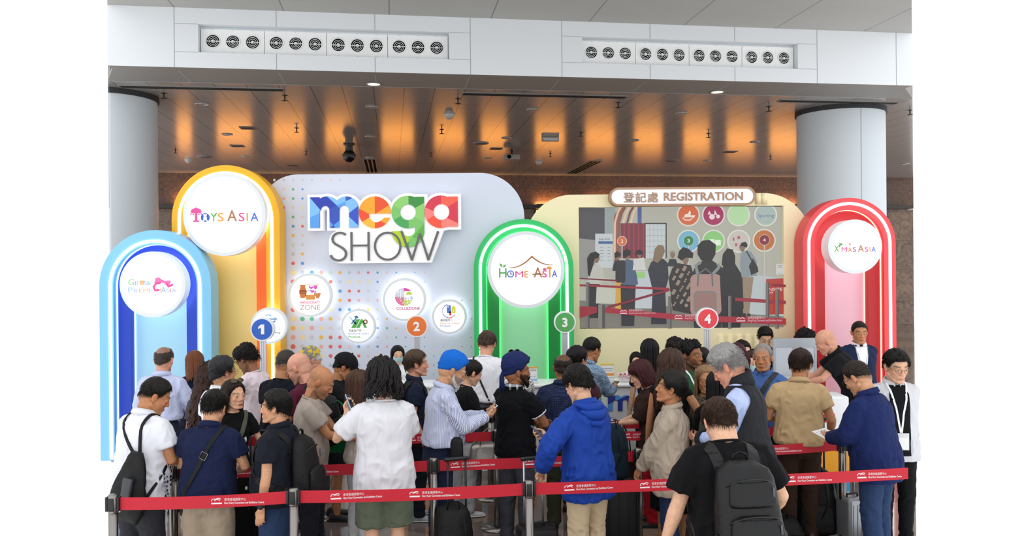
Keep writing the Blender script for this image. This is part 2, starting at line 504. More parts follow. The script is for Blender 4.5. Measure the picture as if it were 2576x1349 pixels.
_rng = random.Random(4)
for k, r in enumerate(rec):
    px = [(500, 662, 820, 975, 1127), (1466, 1604, 1740, 1874, 2003)][k]
    us = [fz(p, 110)[0] for p in px]
    us[0], us[-1] = r[0] + 0.01, r[2] - 0.01
    for i in range(4):
        vent_panel(us[i], us[i + 1], r[1] + 0.02, r[3] - 0.03,
                   ['%s white three-nozzle vent panel in the %s recess of the white beam' % (q, ('left', 'right')[k]) for q in ('leftmost', 'second', 'third', 'rightmost')][i],
                   'air vents in the beam', [_rng.uniform(-0.10, 0.10) for _ in range(3)])

# columns (sectioned where the modelled hall ends)
def column(name, cx, cy, r, edge=None):
    for nm, rr, z0, z1, m in ((name, r, 0, 5.36, mat('column_cladding', '#cfd8de', 0.42)), ('trim_3' if name == 'wall_left' else 'trim_4', r + 0.03, 5.36, ZC, mat('dark_collar', '#2b2c2e', 0.6))):  # cladding, then a dark collar ring at the top
        pts = [(cx + rr * math.cos(2 * PI * k / 96), cy + rr * math.sin(2 * PI * k / 96)) for k in range(96)]
        if edge is not None:      # keep what lies right of the sight line x = edge * y
            out = []
            for i, p in enumerate(pts):
                q = pts[(i + 1) % 96]; da, db = p[0] - edge * p[1], q[0] - edge * q[1]
                if da >= 0: out.append(p)
                if (da >= 0) != (db >= 0):
                    t = da / (da - db); out.append((p[0] + (q[0] - p[0]) * t, p[1] + (q[1] - p[1]) * t))
            pts = out
        g = G(); n = len(pts)
        g.add([(x, y, z0) for x, y in pts] + [(x, y, z1) for x, y in pts], [(i, (i + 1) % n, n + (i + 1) % n, n + i) for i in range(n)])
        g.add([(x, y, z0) for x, y in pts] + [(x, y, z1) for x, y in pts], [tuple(range(n - 1, -1, -1)), tuple(range(n, 2 * n))], False)
        o = g.build(nm, m); tag(o, kind='structure')
column('column_left', -6.97, 14.05, 0.80, (276 - 1288) / F)
column('column_right', 6.52, 16.1, 0.82)
g = G()
for (cx, cy, r, px, ys) in ((6.52, 16.1, 0.82, 2168, (0, 5.36)),):
    a = math.asin(max(-1, min(1, ((px - 1288) * 15.3 / F - cx) / r)))
    x, y = cx + (r + .001) * math.sin(a), cy - (r + .001) * math.cos(a)
    g.box((x - 0.006, y - 0.004, 0), (x + 0.006, y + 0.01, 5.36))
tag(g.build('trim_5', M_JOINT), kind='structure')
g = G(); g.lathe([(0.802, 3.70), (0.803, 3.71), (0.802, 3.72)], 64, Matrix.Translation((-6.97, 14.05, 0)))

# linear air diffusers along the beam
for i, (pa, pb, y) in enumerate(((276, 703, (202, 207)), (1170, 1600, (215, 227)), (1997, 2299, (237, 246)))):
    a = on_ceiling(pa, y[0]); b = on_ceiling(pb, y[1]); vv = 1.45
    u0, u1 = max(a.x, u_edge(vv, -1) + .02), min(b.x, u_edge(vv, 1) - .02)
    root = empty('slot_diffuser'); root.matrix_world = MB @ Matrix.Translation(((u0 + u1) / 2, vv, ZC))
    tag(root, ('long slot diffuser in the ceiling at the left column', 'long slot diffuser in the ceiling between the two warm downlights', 'long slot diffuser in the ceiling at the right column')[i], 'air vent', 'slot diffusers in the ceiling')
    L_ = (u1 - u0) / 2; g = G(); g.box((-L_, -0.11, -0.012), (L_, 0.11, 0.0)); g.build('frame', mat('diffuser_frame', '#8b8885', 0.5), root)
    for q in (-0.06, 0.0, 0.06):
        g = G(); g.box((-L_ + .02, q - 0.016, -0.015), (L_ - .02, q + 0.016, -0.011)); g.build('slot', M_DARK, root)

# ceiling fittings
M_LAMP = mat('lamp_face', '#ffd9a0', 0.4, emit=14.0)
M_LAMPOFF = mat('lamp_glass', '#cfcac6', 0.15)
def ceil_thing(name, px, py, label, cat, group, parts):
    q = on_ceiling(px, py); root = empty(name, MB @ Vector((q.x, q.y, ZC))); root.rotation_euler = (0, 0, BROT)
    tag(root, label, cat, group)
    for pn, gg, m in parts(): gg.build(pn, m, root)
    return root
def p_down(on):
    def f():
        g = G(); g.lathe([(0.105, -0.0), (0.125, -0.004), (0.12, -0.016), (0.10, -0.014), (0.095, 0.0)], 28)
        h = G(); h.lathe([(0, -0.006), (0.097, -0.006), (0.097, -0.002), (0, -0.002)], 28)
        return [('trim_ring', g, mat('trim_ring', '#c3bfbb', 0.25, 0.6)), ('lamp', h, M_LAMP if on else M_LAMPOFF)]
    return f
def spot_words(px, py):
    return ('far left', 'left', 'middle', 'right', 'far right')[min(4, int((px - 276) / 405))]
for px, py in ((940, 211), (1804, 231)):
    ceil_thing('ceiling_downlight', px, py, 'glowing warm downlight in the ceiling just behind the %s vent row' % ('left' if px < 1288 else 'right'), 'ceiling light', 'lit ceiling downlights', p_down(True))
    q = on_ceiling(px, py); li = bpy.data.lights.new('downlight', 'SPOT'); li.energy = 60; li.color = (1, 0.78, 0.5); li.spot_size = 1.6; li.spot_blend = 0.8; li.shadow_soft_size = 0.08
    lo = bpy.data.objects.new('downlight_lamp', li); COL.objects.link(lo); lo.location = MB @ Vector((q.x, q.y, ZC - 0.04))
DL = ((508, 261, 'far left behind the left column'), (936, 268, 'right behind the left glowing downlight'), (1339, 275, 'middle of the front row'), (1713, 284, 'front row near the right glowing downlight'),
      (571, 338, 'second row above the yellow arch'), (931, 343, 'second row above the colourful logo'), (1274, 347, 'second row above the logo wall corner'),
      (1595, 353, 'second row above the registration sign'), (1898, 357, 'second row beside the right column'), (617, 394, 'back row above the yellow arch'),
      (1227, 398, 'back row above the logo wall'), (1508, 403, 'back row at the slanted slot vent'), (1779, 404, 'back row above the registration sign'), (2278, 412, 'right of the right column'), (929, 397, 'back row beside the black dome camera'))
for px, py, w_ in DL:
    ceil_thing('ceiling_downlight', px, py, 'unlit round ceiling downlight, ' + w_, 'ceiling light', 'unlit ceiling downlights', p_down(False))
def p_sprinkler():
    g = G(); g.tube([(0, 0, 0), (0, 0, -0.09)], 0.012, 8); g.lathe([(0.0, -0.004), (0.05, -0.004), (0.045, 0.0), (0, 0)], 16)
    h = G(); h.lathe([(0, -0.096), (0.055, -0.094), (0.055, -0.09), (0, -0.088)], 16)
    return [('stem', g, mat('bronze', '#3b332c', 0.5, 0.5)), ('deflector', h, mat('bronze', '#3b332c', 0.5, 0.5))]
for px, py in ((412, 234), (716, 240), (1152, 248), (1555, 258), (1934, 268), (2289, 277), (746, 322), (1111, 326), (1461, 333), (1782, 336), (441, 376), (770, 381), (1084, 385), (1384, 386), (1938, 393)):
    ceil_thing('fire_sprinkler', px, py, 'small dark fire sprinkler hanging from the plank ceiling', 'sprinkler', 'ceiling sprinklers', p_sprinkler)
def p_disc():
    g = G(); g.lathe([(0, -0.02), (0.19, -0.02), (0.20, -0.01), (0.20, 0.0), (0, 0)], 32); h = G(); h.lathe([(0, -0.023), (0.165, -0.023), (0.165, -0.019), (0, -0.019)], 32)
    return [('rim', g, mat('speaker_rim', '#8f8a86', 0.5)), ('grille', h, mat('speaker_grille', '#5f5b58', 0.8))]
for px, py, w_ in ((514, 394, 'above the yellow arch'), (1209, 360, 'above the right end of the logo wall'), (1690, 404, 'above the registration sign')):
    ceil_thing('ceiling_speaker', px, py, 'flat round ceiling speaker ' + w_, 'speaker', 'ceiling speakers', p_disc)
def p_rect():
    g = G(); g.box((-0.16, -0.16, -0.012), (0.16, 0.16, 0)); h = G(); h.box((-0.13, -0.13, -0.015), (0.13, 0.13, -0.011))
    return [('frame', g, mat('grille_frame', '#7d736b', 0.6)), ('grille', h, mat('grille_dark', '#453c36', 0.8))]
for px, py, w_ in ((623, 322, 'nearest, above the yellow arch'), (597, 367, 'close above the yellow arch top'), (1248, 374, 'above the logo wall'), (735, 416, 'low over the logo wall'), (1837, 382, 'left of the right column')):
    ceil_thing('ceiling_grille', px, py, 'small square ceiling grille ' + w_, 'air vent', 'square ceiling grilles', p_rect)
def p_smoke():
    g = G(); g.lathe([(0, -0.02), (0.11, -0.02), (0.11, 0), (0, 0)], 24); h = G(); h.ball((0, 0, -0.03), (0.085, 0.085, 0.07), None, 18, 10)
    return [('base', g, mat('detector_white', '#d9d6d2', 0.5)), ('dome', h, mat('detector_dome', '#b9b5b0', 0.3))]
for px, py, w_ in ((1130, 288, 'alone above the logo wall'), (474, 402, 'beside the yellow arch'), (1355, 407, 'above the registration wall corner')):
    ceil_thing('smoke_detector', px, py, 'white domed smoke detector ' + w_, 'detector', 'domed detectors', p_smoke)
def p_cam():
    g = G(); g.lathe([(0, 0), (0.14, 0), (0.14, -0.03), (0.09, -0.05), (0.10, -0.22), (0.17, -0.27), (0.17, -0.30), (0, -0.30)], 28)
    h = G(); h.ball((0, 0, -0.30), (0.155, 0.155, 0.16), None, 24, 14)
    return [('housing', g, mat('camera_body', '#3c3835', 0.5)), ('dome', h, mat('camera_dome', '#0c0c0e', 0.12))]
ceil_thing('dome_camera', 878, 362, 'black dome security camera hanging from the ceiling', 'camera', None, p_cam)
def p_proj():
    g = G(); g.tube([(0, 0, 0), (0, 0, -0.12)], 0.03, 10); h = G(); h.box((-0.2, -0.15, -0.26), (0.2, 0.15, -0.12), None, 0.02); k = G(); k.lathe([(0, 0.0), (0.05, 0.0), (0.05, 0.03), (0, 0.03)], 18, Matrix.Translation((-0.09, -0.145, -0.19)) @ Matrix.Rotation(PI / 2, 4, 'X'))
    return [('mount', g, M_BLACK), ('body', h, mat('projector_grey', '#9a958f', 0.5)), ('lens', k, M_DARK)]
ceil_thing('projector', 1287, 378, 'grey projector hung under the ceiling above the logo wall', 'projector', None, p_proj)
def p_exit():
    g = G(); g.box((-0.2, -0.06, -0.10), (0.2, 0.06, 0.0), None, 0.01); h = G(); h.box((-0.17, -0.064, -0.085), (0.17, -0.06, -0.03))
    return [('housing', g, mat('box_grey', '#a8a29b', 0.5)), ('cover', h, mat('box_white', '#d8d4cf', 0.5))]
ceil_thing('emergency_light', 1384, 345, 'small white box light under the ceiling left of the second downlight row', 'emergency light', None, p_exit)
for px, py, w_ in ((929, 400, 'straight back from the dome camera'), (1500, 405, 'over the registration sign')):
    q = on_ceiling(px, py); root = empty('slot_diffuser', MB @ Vector((q.x, q.y, ZC))); root.rotation_euler = (0, 0, BROT)
    tag(root, 'short dark slot vent running away from the viewer, ' + w_, 'air vent', 'slot diffusers running away')
    g = G(); g.box((-0.2, 0, -0.012), (0.2, 3.4, 0)); g.build('frame', mat('diffuser_frame', '#8b8885', 0.5), root)
    for k in (-0.12, 0, 0.12):
        g = G(); g.box((k - 0.035, 0.03, -0.016), (k + 0.035, 3.37, -0.011)); g.build('slot', M_DARK, root)

# warm lit glass panels in the back wall, just below the ledge
M_WARM = mat('warm_lit_glass', '#ffa445', 0.3, emit=4.5)
for k, (pa, pb) in enumerate(((446, 482), (547, 633), (688, 767), (820, 889), (961, 1040), (1093, 1168), (1211, 1274), (1347, 1420), (1473, 1545), (1596, 1665), (1720, 1785), (1828, 1897), (1936, 2005))):
    a, b = (MBi @ on_plane(p, 400, MB @ Vector((0, VW, 0)), MB.to_3x3() @ Vector((0, 1, 0))) for p in (pa, pb))
    root = empty('wall_light_panel'); root.matrix_world = MB @ Matrix.Translation(((a.x + b.x) / 2, VW, 3.72))
    tag(root, 'warm lit glass panel in the brown stone wall behind the booth', 'wall light', 'lit panels of the back wall')
    hw = (b.x - a.x) / 2
    g = G(); plate(g, [rect(-hw - .05, -0.05, hw + .05, 0.57)], [rect(-hw, 0, hw, 0.54)], 0.02, -0.04); g.build('frame', mat('bronze_ledge', '#2c221c', 0.4), root)
    g = G(); plate(g, [rect(-hw, 0, hw, 0.54)], [], 0.015, -0.015); g.build('pane', M_WARM, root)
    g = G(); g.box((-hw, -0.20, 0.70), (hw, -0.12, 0.74)); g.build('added_uplight_strip', M_BLACK, root)
    li = bpy.data.lights.new('added_uplight', 'AREA'); li.shape = 'RECTANGLE'; li.size = 2 * hw; li.size_y = 0.08; li.energy = 13; li.color = (1, 0.55, 0.2)  # added unseen lamp and housing, to warm the ceiling near the wall
    lo = bpy.data.objects.new('added_uplight_lamp', li); COL.objects.link(lo)
    lo.matrix_world = MB @ Matrix.Translation(((a.x + b.x) / 2, VW - 0.18, 4.50)) @ Matrix.Rotation(math.radians(180 - 38), 4, 'X')
# ------------------------------------------------------------------ the registration booth
YB = 11.1            # back walls of the booth
YA = 10.75           # front of the arches
def bx(px, d, py=674.5): return X(px, d, py)
def loopx(pts, d): return [at(a, b, d) for a, b in pts]
M_LED = mat('led_line', '#ffffff', 0.4, emit=2.6)
M_DISC = mat('lightbox_face', '#ffffff', 0.5, emit=0.42)
M_RIM = mat('lightbox_rim', '#dfe5e8', 0.4)
M_GLOW = mat('halo_light', '#ffffff', 0.5, emit=3.5)

def flat(name, loops, m, parent, y, holes=(), th=0.004):
    """thin printed or cut shape whose front lies at local y"""
    g = G(); plate(g, loops, holes, y + th, y); return g.build(name, m, parent)

def arch_thing(label, d0, d1, outer, strip, mid, inner, cols, strip_w=0.035, glow=None, zmid=None, zin=None):
    """outer (xl, xr, top), strip (inset in m), mid/inner (xl, xr) in px at the front plane"""
    d = d0; YB = d1
    xl, xr = bx(outer[0], d), bx(outer[1], d); cx = (xl + xr) / 2; W = (xr - xl) / 2
    zt = Z(outer[2], d, (outer[0] + outer[1]) / 2)
    root = empty('arch_portal', (cx, d, 0)); tag(root, label, 'display arch')
    m0, m1, m2 = [mat('arch_paint', c, 0.45) for c in cols[:3]]
    im = (bx(mid[1], d) - bx(mid[0], d)) / 2; ii = (bx(inner[1], d) - bx(inner[0], d)) / 2
    zm = zt - (W - im); zi = zm - (im - ii)
    rw = W - im
    g = G(); plate(g, [arch(-W, W, 0, zt)], [arch(-im, im, -0.01, zm)], YB - d, 0.0); g.build('outer_ring', m0, root)
    s0 = strip; g = G(); plate(g, [arch(-W + s0, W - s0, 0.02, zt - s0)], [arch(-W + s0 + strip_w, W - s0 - strip_w, 0.0, zt - s0 - strip_w)], 0.002, -0.010); g.build('light_line', M_LED, root)
    g = G(); plate(g, [arch(-im, im, 0, zm)], [arch(-ii, ii, -0.01, zi)], YB - d, 0.10); g.build('middle_ring', m1, root)
    e = 0.012; g = G(); plate(g, [arch(-im + 0.002, im - 0.002, 0.02, zm - 0.002)], [arch(-im + e, im - e, 0.0, zm - e)], 0.10, 0.075); g.build('edge_light', mat('edge_light', cols[3], 0.4, emit=1.6), root)
    g = G(); plate(g, [arch(-ii, ii, 0, zi)], [], YB - d, 0.22); g.build('inner_panel', m2, root)
    g = G(); plate(g, [arch(-ii + 0.002, ii - 0.002, 0.02, zi - 0.002)], [arch(-ii + e, ii - e, 0.0, zi - e)], 0.22, 0.195); g.build('edge_light', mat('edge_light', cols[3], 0.4, emit=1.6), root)
    return root
arch_thing('light blue and deep blue lit arch at the left end of the booth', 10.52, 10.79, (249, 530, 579), 0.125, (284, 494), (321, 463), ('#82c6ec', '#083cb8', '#a6d9ee', '#bcd4ff'))
arch_thing('tall yellow and orange lit arch behind the blue arch', 10.80, 11.08, (432.6, 704, 415.6), 0.085, (467, 670), (498, 639), ('#f0b11a', '#f0650f', '#f2d684', '#ffd860'))
arch_thing('green lit arch between the logo wall and the registration wall', 10.78, 11.08, (1191.4, 1442.4, 551.4), 0.07, (1222, 1412), (1253, 1379), ('#28b962', '#0e863b', '#9de5b1', '#50ff80'))
arch_thing('red and pink lit arch at the right end of the booth', 10.75, 11.08, (2020, 2253.6, 497.6), 0.06, (2048, 2221.6), (2073, 2183), ('#e84a50', '#b81c22', '#f0bccb', '#ffb0a0'))

def wall_disc(label, px, py, rpx, d, back, art, rim=0.04, group=None, halo=True, thick=0.10):
    """white light box standing off the wall, with printed art; art(root, r) adds parts at y just before the face"""
    x, z = at(px, py, d); r = rpx * d / F
    root = empty('sign_disc', (x, d, z)); tag(root, label, 'sign', group)
    R = Matrix.Rotation(PI / 2, 4, 'X')
    g = G(); g.lathe([(0, 0.0), (r * 0.94, 0.0), (r, -0.02), (r, -thick + 0.0), (r * 0.96, -thick)], 72, Matrix.Rotation(-PI / 2, 4, 'X'))
    g = G(); plate(g, [circ(0, 0, r, 72)], [circ(0, 0, r - rim, 72)], thick, 0.0); g.build('rim', M_RIM, root)
    g = G(); plate(g, [circ(0, 0, r - rim + 0.001, 72)], [], thick, 0.006); g.build('face', M_DISC, root)
    if halo:
        g = G(); plate(g, [circ(0, 0, r * 0.97, 64)], [circ(0, 0, r * 0.86, 64)], thick + 0.012, thick + 0.001); g.build('halo_ring', M_GLOW, root)
    if back > d + thick:
        g = G(); plate(g, [circ(0, 0, r * 0.5, 32)], [], back - d, thick); g.build('mount', M_RIM, root)
    if art: art(root, r)
    return root

def ink(c, e=0.0): return mat('ink', c, 0.6, emit=e)
def letters(root, spec, y=-0.001):
    """spec: (text, x0, z0, width, size, colour[, bold]) -> one lettering part each"""
    for t in spec:
        body, x0, z0, wd, sz, c = t[:6]; bo = t[6] if len(t) > 6 else 0.0
        text('lettering', body, sz, ink(c), root, (x0, y, z0), align='LEFT', width=wd, bold=bo)
def part(root, name, loops, c, holes=(), y=0.0): return flat(name, loops, ink(c), root, y - 0.0005, holes, 0.006)
def pl(pts, k): return [(a * k, b * k) for a, b in pts]

# ---- art on the discs (unit: one pixel of the photograph on the disc)
def art_gifts(root, r):
    k = 10.32 / F
    q = lambda px, py: ((px - 383.5) * k, -(py - 716) * k)
    def L(t, px, py, w, h, c, bo=0.0008): letters(root, [(t, *q(px, py), w * k, h * k / 0.72, c, bo)])
    L('G', 322, 717, 15, 15, '#8ed08a'); L('I', 339, 717, 3, 10, '#b9a6dc'); L('F', 344, 717, 8, 10, '#a0c8ee'); L('I', 353, 717, 3, 11, '#f2a24a'); L('I', 358, 717, 3, 11, '#f2a24a'); L('S', 362, 717, 7, 10, '#90a8e6'); L('&', 369, 717, 10, 10, '#7bc9b4')
    part(root, 'motif', [rect(*q(352, 709), *q(363, 706))], '#f6b26b')
    x = 322
    for ch, w, h, c in (('P', 12, 14, '#9cc4ee'), ('R', 9, 10, '#8fa4e6'), ('E', 8, 10, '#f2a25a'), ('M', 12, 10, '#f2b45a'), ('I', 3, 10, '#9ad29a'), ('U', 10, 10, '#c8b0e6'), ('M', 11, 10, '#f29a4a')):
        L(ch, x, 736, w, h, c, 0); x += w + 3.0
    L('A', 405, 736, 12, 14, '#8fa4e6'); L('S', 418, 736, 8, 10, '#9cc4ee'); L('I', 427, 736, 3, 10, '#f29aa0'); L('A', 432, 736, 11, 10, '#a0b4ee')
    B = lambda pts: [q(*p) for p in pts]
    part(root, 'bow', [B([(391, 700), (399, 698), (411, 707), (402, 713), (388, 713)]), B([(411, 707), (428, 706), (429, 711), (423, 724), (413, 713)]), B(circ(410, 709, 4, 12))], '#f277b6')
    part(root, 'ribbon', [B(stroke([(404, 712), (392, 714), (386, 722), (390, 731), (400, 730)], 5)), B(stroke([(418, 714), (424, 722), (435, 716)], 5))], '#ea4c9c', y=-0.004)
def art_toys(root, r):
    k = 10.60 / F
    q = lambda px, py: ((px - 564) * k, -(py - 540) * k)
    B = lambda pts: [q(*p) for p in pts]
    def L(t, px, py, w, h, c, bo=0.0014): letters(root, [(t, *q(px, py), w * k, h * k / 0.72, c, bo)])
    part(root, 'carousel_letter', [B(rect(490, 532, 496, 556)), B(rect(485, 554, 501, 558)), B([(479, 532), (482, 526), (493, 522), (504, 526), (507, 532), (504, 536), (482, 536)]), B(rect(492.5, 519, 493.5, 523)), B(circ(480, 538, 2, 10)), B(circ(486, 539, 2, 10)), B(circ(500, 539, 2, 10)), B(circ(506, 538, 2, 10))], '#e0529c')
    part(root, 'round_letter', [B(circ(516, 547, 11, 40))], '#3a62c8')
    part(root, 'bear', [B(circ(516, 549.5, 4.8, 20)), B(circ(516, 543, 3.8, 20)), B(circ(512.8, 540, 1.6, 12)), B(circ(519.2, 540, 1.6, 12)), B(circ(511.5, 555, 2, 12)), B(circ(520.5, 555, 2, 12))], '#f4f7ff', y=-0.004)
    L('Y', 529, 557, 17, 22, '#5fae5b'); L('S', 547, 557, 16, 22, '#f0a03c')
    part(root, 'sprig', [B(circ(541, 541, 2.4, 12)), B(circ(544, 537, 2, 12))], '#7cc377')
    L('A', 571, 557, 25, 29, '#b07a4e', 0.002); L('S', 600, 557, 15, 22, '#e8488f'); L('I', 620, 557, 4, 22, '#f0a03c'); L('A', 630, 557, 20, 22, '#4a68d8')
def art_home(root, r):
    k = 10.55 / F
    q = lambda px, py: ((px - 1322.8) * k, -(py - 679) * k)
    B = lambda pts: [q(*p) for p in pts]
    def L(t, px, py, w, h, c, bo=0.0014): letters(root, [(t, *q(px, py), w * k, h * k / 0.72, c, bo)])
    up = []; lo = []
    for i in range(25):
        t = i / 24; x = 1281 + (1338 - 1281) * t; y = 672.5 - 30 * t ** 2.1; up.append((x, y)); lo.append((x, y + 1.2 + 4.5 * t))
    for i in range(1, 25):
        t = i / 24; x = 1338 + (1391 - 1338) * t; y = 642.5 + 24 * (1 - (1 - t) ** 2.1); up.append((x, y)); lo.append((x, y + 1.0 + 4.7 * (1 - t)))
    part(root, 'roof_line', [B(up + lo[::-1])], '#b07a4e')
    L('H', 1255, 698, 19, 25, '#5aa857'); L('M', 1296, 698, 20, 17, '#e8488f', 0); L('E', 1319, 698, 10, 17, '#f0a03c')
    part(root, 'round_letter', [B(circ(1284, 689, 9, 32))], '#4a68d8'); part(root, 'clock_face', [B(circ(1284, 689, 6.6, 32))], '#f4f7ff', y=-0.004)
    part(root, 'clock_hands', [B(rect(1283.4, 684.5, 1284.6, 690)), B(rect(1283.4, 688.5, 1288, 689.8))], '#4a68d8', y=-0.008)
    part(root, 'leaf', [B([(1264, 673), (1257, 668), (1257, 661), (1263, 665)]), B([(1265, 673), (1266, 667), (1273, 664), (1271, 671)])], '#6db86a')
    L('A', 1342, 698, 22, 26, '#b07a4e', 0.002); L('S', 1364, 698, 12, 18, '#e8488f'); L('I', 1381, 698, 4, 22, '#f0a03c'); L('A', 1388, 698, 14, 18, '#4a68d8')
    part(root, 'rolling_pin', [B(rect(1339, 689, 1366, 691.5))], '#9a6a44', y=-0.003)
    part(root, 'lamp_shade', [B([(1377, 671), (1386, 671), (1389, 677), (1374, 677)])], '#f0a03c')
    part(root, 'cloche', [B(arch(1366, 1375, 0, 1)) if False else B([(1365, 680), (1366, 676), (1370, 674.5), (1374, 676), (1375, 680)])], '#e8488f')
def art_xmas(root, r):
    k = 10.45 / F
    q = lambda px, py: ((px - 2151) * k, -(py - 620.5) * k)
    B = lambda pts: [q(*p) for p in pts]
    def L(t, px, py, w, h, c, bo=0.0010): letters(root, [(t, *q(px, py), w * k, h * k / 0.72, c, bo)])
    L('X', 2098, 634, 13, 18, '#5aa857'); L("'", 2111, 634, 2.5, 18, '#5aa857'); L('M', 2117, 634, 14, 13, '#e8488f', 0); L('A', 2133, 634, 10, 13, '#f0803c'); L('S', 2145, 634, 8.5, 13, '#8d55b8')
    L('A', 2158, 634, 15, 18, '#b07a4e', 0.0015); L('S', 2175, 634, 9, 13, '#e8488f'); L('I', 2187, 634, 2.5, 13, '#f0a03c'); L('A', 2192, 634, 11, 13, '#4a68d8')
    part(root, 'holly', [B([(2112, 617), (2115, 611), (2121, 614), (2116, 618)]), B([(2111, 616), (2112, 610), (2114, 611)])], '#5aa857'); part(root, 'berry', [B(circ(2112, 619, 1.6, 10))], '#d83040')
    st = [(2138 + (3.4 if i % 2 == 0 else 1.5) * math.sin(i * PI / 5), 614 - (3.4 if i % 2 == 0 else 1.5) * math.cos(i * PI / 5)) for i in range(10)]
    part(root, 'star', [B(st)], '#f0803c')
wall_disc('large round white lightbox sign with a pink ribbon on the blue arch', 383.5, 716, 83, 10.52 - 0.20, 10.74, art_gifts, 0.045, thick=0.16)
wall_disc('large round white lightbox sign with a teddy bear letter on the yellow arch', 564, 540, 104, 10.80 - 0.20, 11.02, art_toys, 0.045, thick=0.16)
wall_disc('large round white lightbox sign with a brown roof line on the green arch', 1322.8, 679.2, 97, 10.78 - 0.20, 11.0, art_home, 0.045, thick=0.16)
wall_disc('round white lightbox sign with a green X on the red arch', 2151, 620.5, 68, YA - 0.30, 10.97, art_xmas, 0.04, thick=0.24)

# ---- logo wall
d = YB
x0, x1 = bx(655, d), bx(1320, d); zt = Z(437, d, 980); rr = 112 * d / F
root = empty('logo_wall', ((x0 + x1) / 2, d, 0)); tag(root, 'pale grey booth wall with printed colour dots and round top corners', 'display wall')
LW = root; ox = (x0 + x1) / 2
g = G(); plate(g, [rrect(x0 - ox, 0, x1 - ox, zt, 0, 16, (0, 0, rr, rr * 0.85))], [], 0.16, 0.0); g.build('panel', mat('wall_print', '#d3d9e8', 0.5), root)
dots = {}
cols = ['#e06a62', '#5c9bd6', '#5fb57f', '#e8b84a', '#e8a79e', '#bcdcb6', '#eeda96', '#c3c8ce', '#b8c3cf', '#dcc9c4']
rs = random.Random(11)
for j in range(0, 24):
    for i in range(0, 24):
        px, py = 690 + i * 23.6, 453 + j * 23.3
        inlogo = (765 < px < 1175 and 470 < py < 675)
        v = 6.6 - 0.30 * i - 0.0 * j
        if py < 680: v = (2.0 + 0.20 * j) - 0.30 * i + 1.4; v = min(v, 6.2)
        else: v = 6.6 - 0.34 * i + 0.05 * (j - 12)
        if j > 12 and i > 7: v = max(v, 1.7)
        if i > 13 and py < 680 or inlogo or v < 0.9 or i > 21: continue
        c = rs.choice(cols)
        x, z = at(px, py, d); dots.setdefault(c, []).append((x - ox, z, v * d / F))
g = G(); ms = []
for c, L_ in dots.items():
    g.cur = len(ms); ms.append(ink(c))
    for x, z, r in L_:
        n = 20; g.add([(x + r * math.cos(2 * PI * k / n), -0.0015, z + r * math.sin(2 * PI * k / n)) for k in range(n)], [tuple(range(n))], False)
o = g.build('dot_print', ms, root); o['kind'] = 'stuff'

# ---- big logo: white backing, four faceted letters, one thin word
def px_loop(pts, d): return [(a[0], a[1]) for a in (at(px, py, d) for px, py in pts)]
dL = YB - 0.20
cxL, czL = at(965, 575, dL)
root = empty('logo_sign', (cxL, dL, czL)); tag(root, 'big colourful faceted logo lettering on a white raised board', 'sign')
kL = dL / F
q = lambda px, py: ((px - 965) * kL, -(py - 575) * kL)
B = lambda pts: [q(*p) for p in pts]
def pcirc(cx, cy, r, n=56): return B(circ(cx, cy, r, n))
def parc(cx, cy, r, a0, a1, n=30): return [(cx + r * math.cos(math.radians(a0 + (a1 - a0) * i / n)), cy - r * math.sin(math.radians(a0 + (a1 - a0) * i / n))) for i in range(n + 1)]
# letter outlines in photograph pixels
m_pos = [B(rect(780, 495, 805, 572)), B([(805, 572)] + [(781, 572), (781, 520)] + parc(823, 520, 30, 130, 0) + [(853, 572), (829, 572), (829, 522)] + parc(817, 528, 12, 0, 180)[0:] + [(805, 528)])] if False else None
def mshape(k=0):
    pos = [B(rect(780 - k, 495 - k, 804 + k, 572 + k)),
           B([(853 + k, 572 + k), (829 - k, 572 + k)] + [(829 - k, 530)] + parc(818, 528, 11 - k, 0, 180) + [(800, 528), (800, 515)] + parc(823, 524, 31 + k, 150, 0)),
           B([(901 + k, 572 + k), (878 - k, 572 + k)] + [(878 - k, 530)] + parc(866, 528, 12 - k, 0, 180) + [(846, 528), (846, 515)] + parc(871, 524, 30.5 + k, 150, 0))]
    return pos
def eshape(k=0):
    c = (943, 534)
    return ([B(circ(*c, 40 + k, 64))], [B([(928, 537.5), (990, 537.5), (990, 548), (966, 548)] + [(960, 554), (951, 559), (942, 559), (934, 554), (929, 546)])])
def gshape(k=0):
    pos = [B(circ(1026, 534, 41 + k, 64)), B(rect(1044 - k, 496 - k, 1067 + k, 590)), B([(1067 + k, 588)] + parc(1026, 582, 41 + k, 0, -180) + [(985 - k, 582), (1009, 582)] + parc(1027, 577, 18, -180, 0) + [(1044, 577)])]
    return pos, [B(circ(1026.5, 534.5, 19.8, 48))]
def ashape(k=0):
    return [B(circ(1109, 534, 41 + k, 64)), B(rect(1128 - k, 496 - k, 1152 + k, 572 + k))], [B(circ(1110.5, 534.5, 20, 48))]
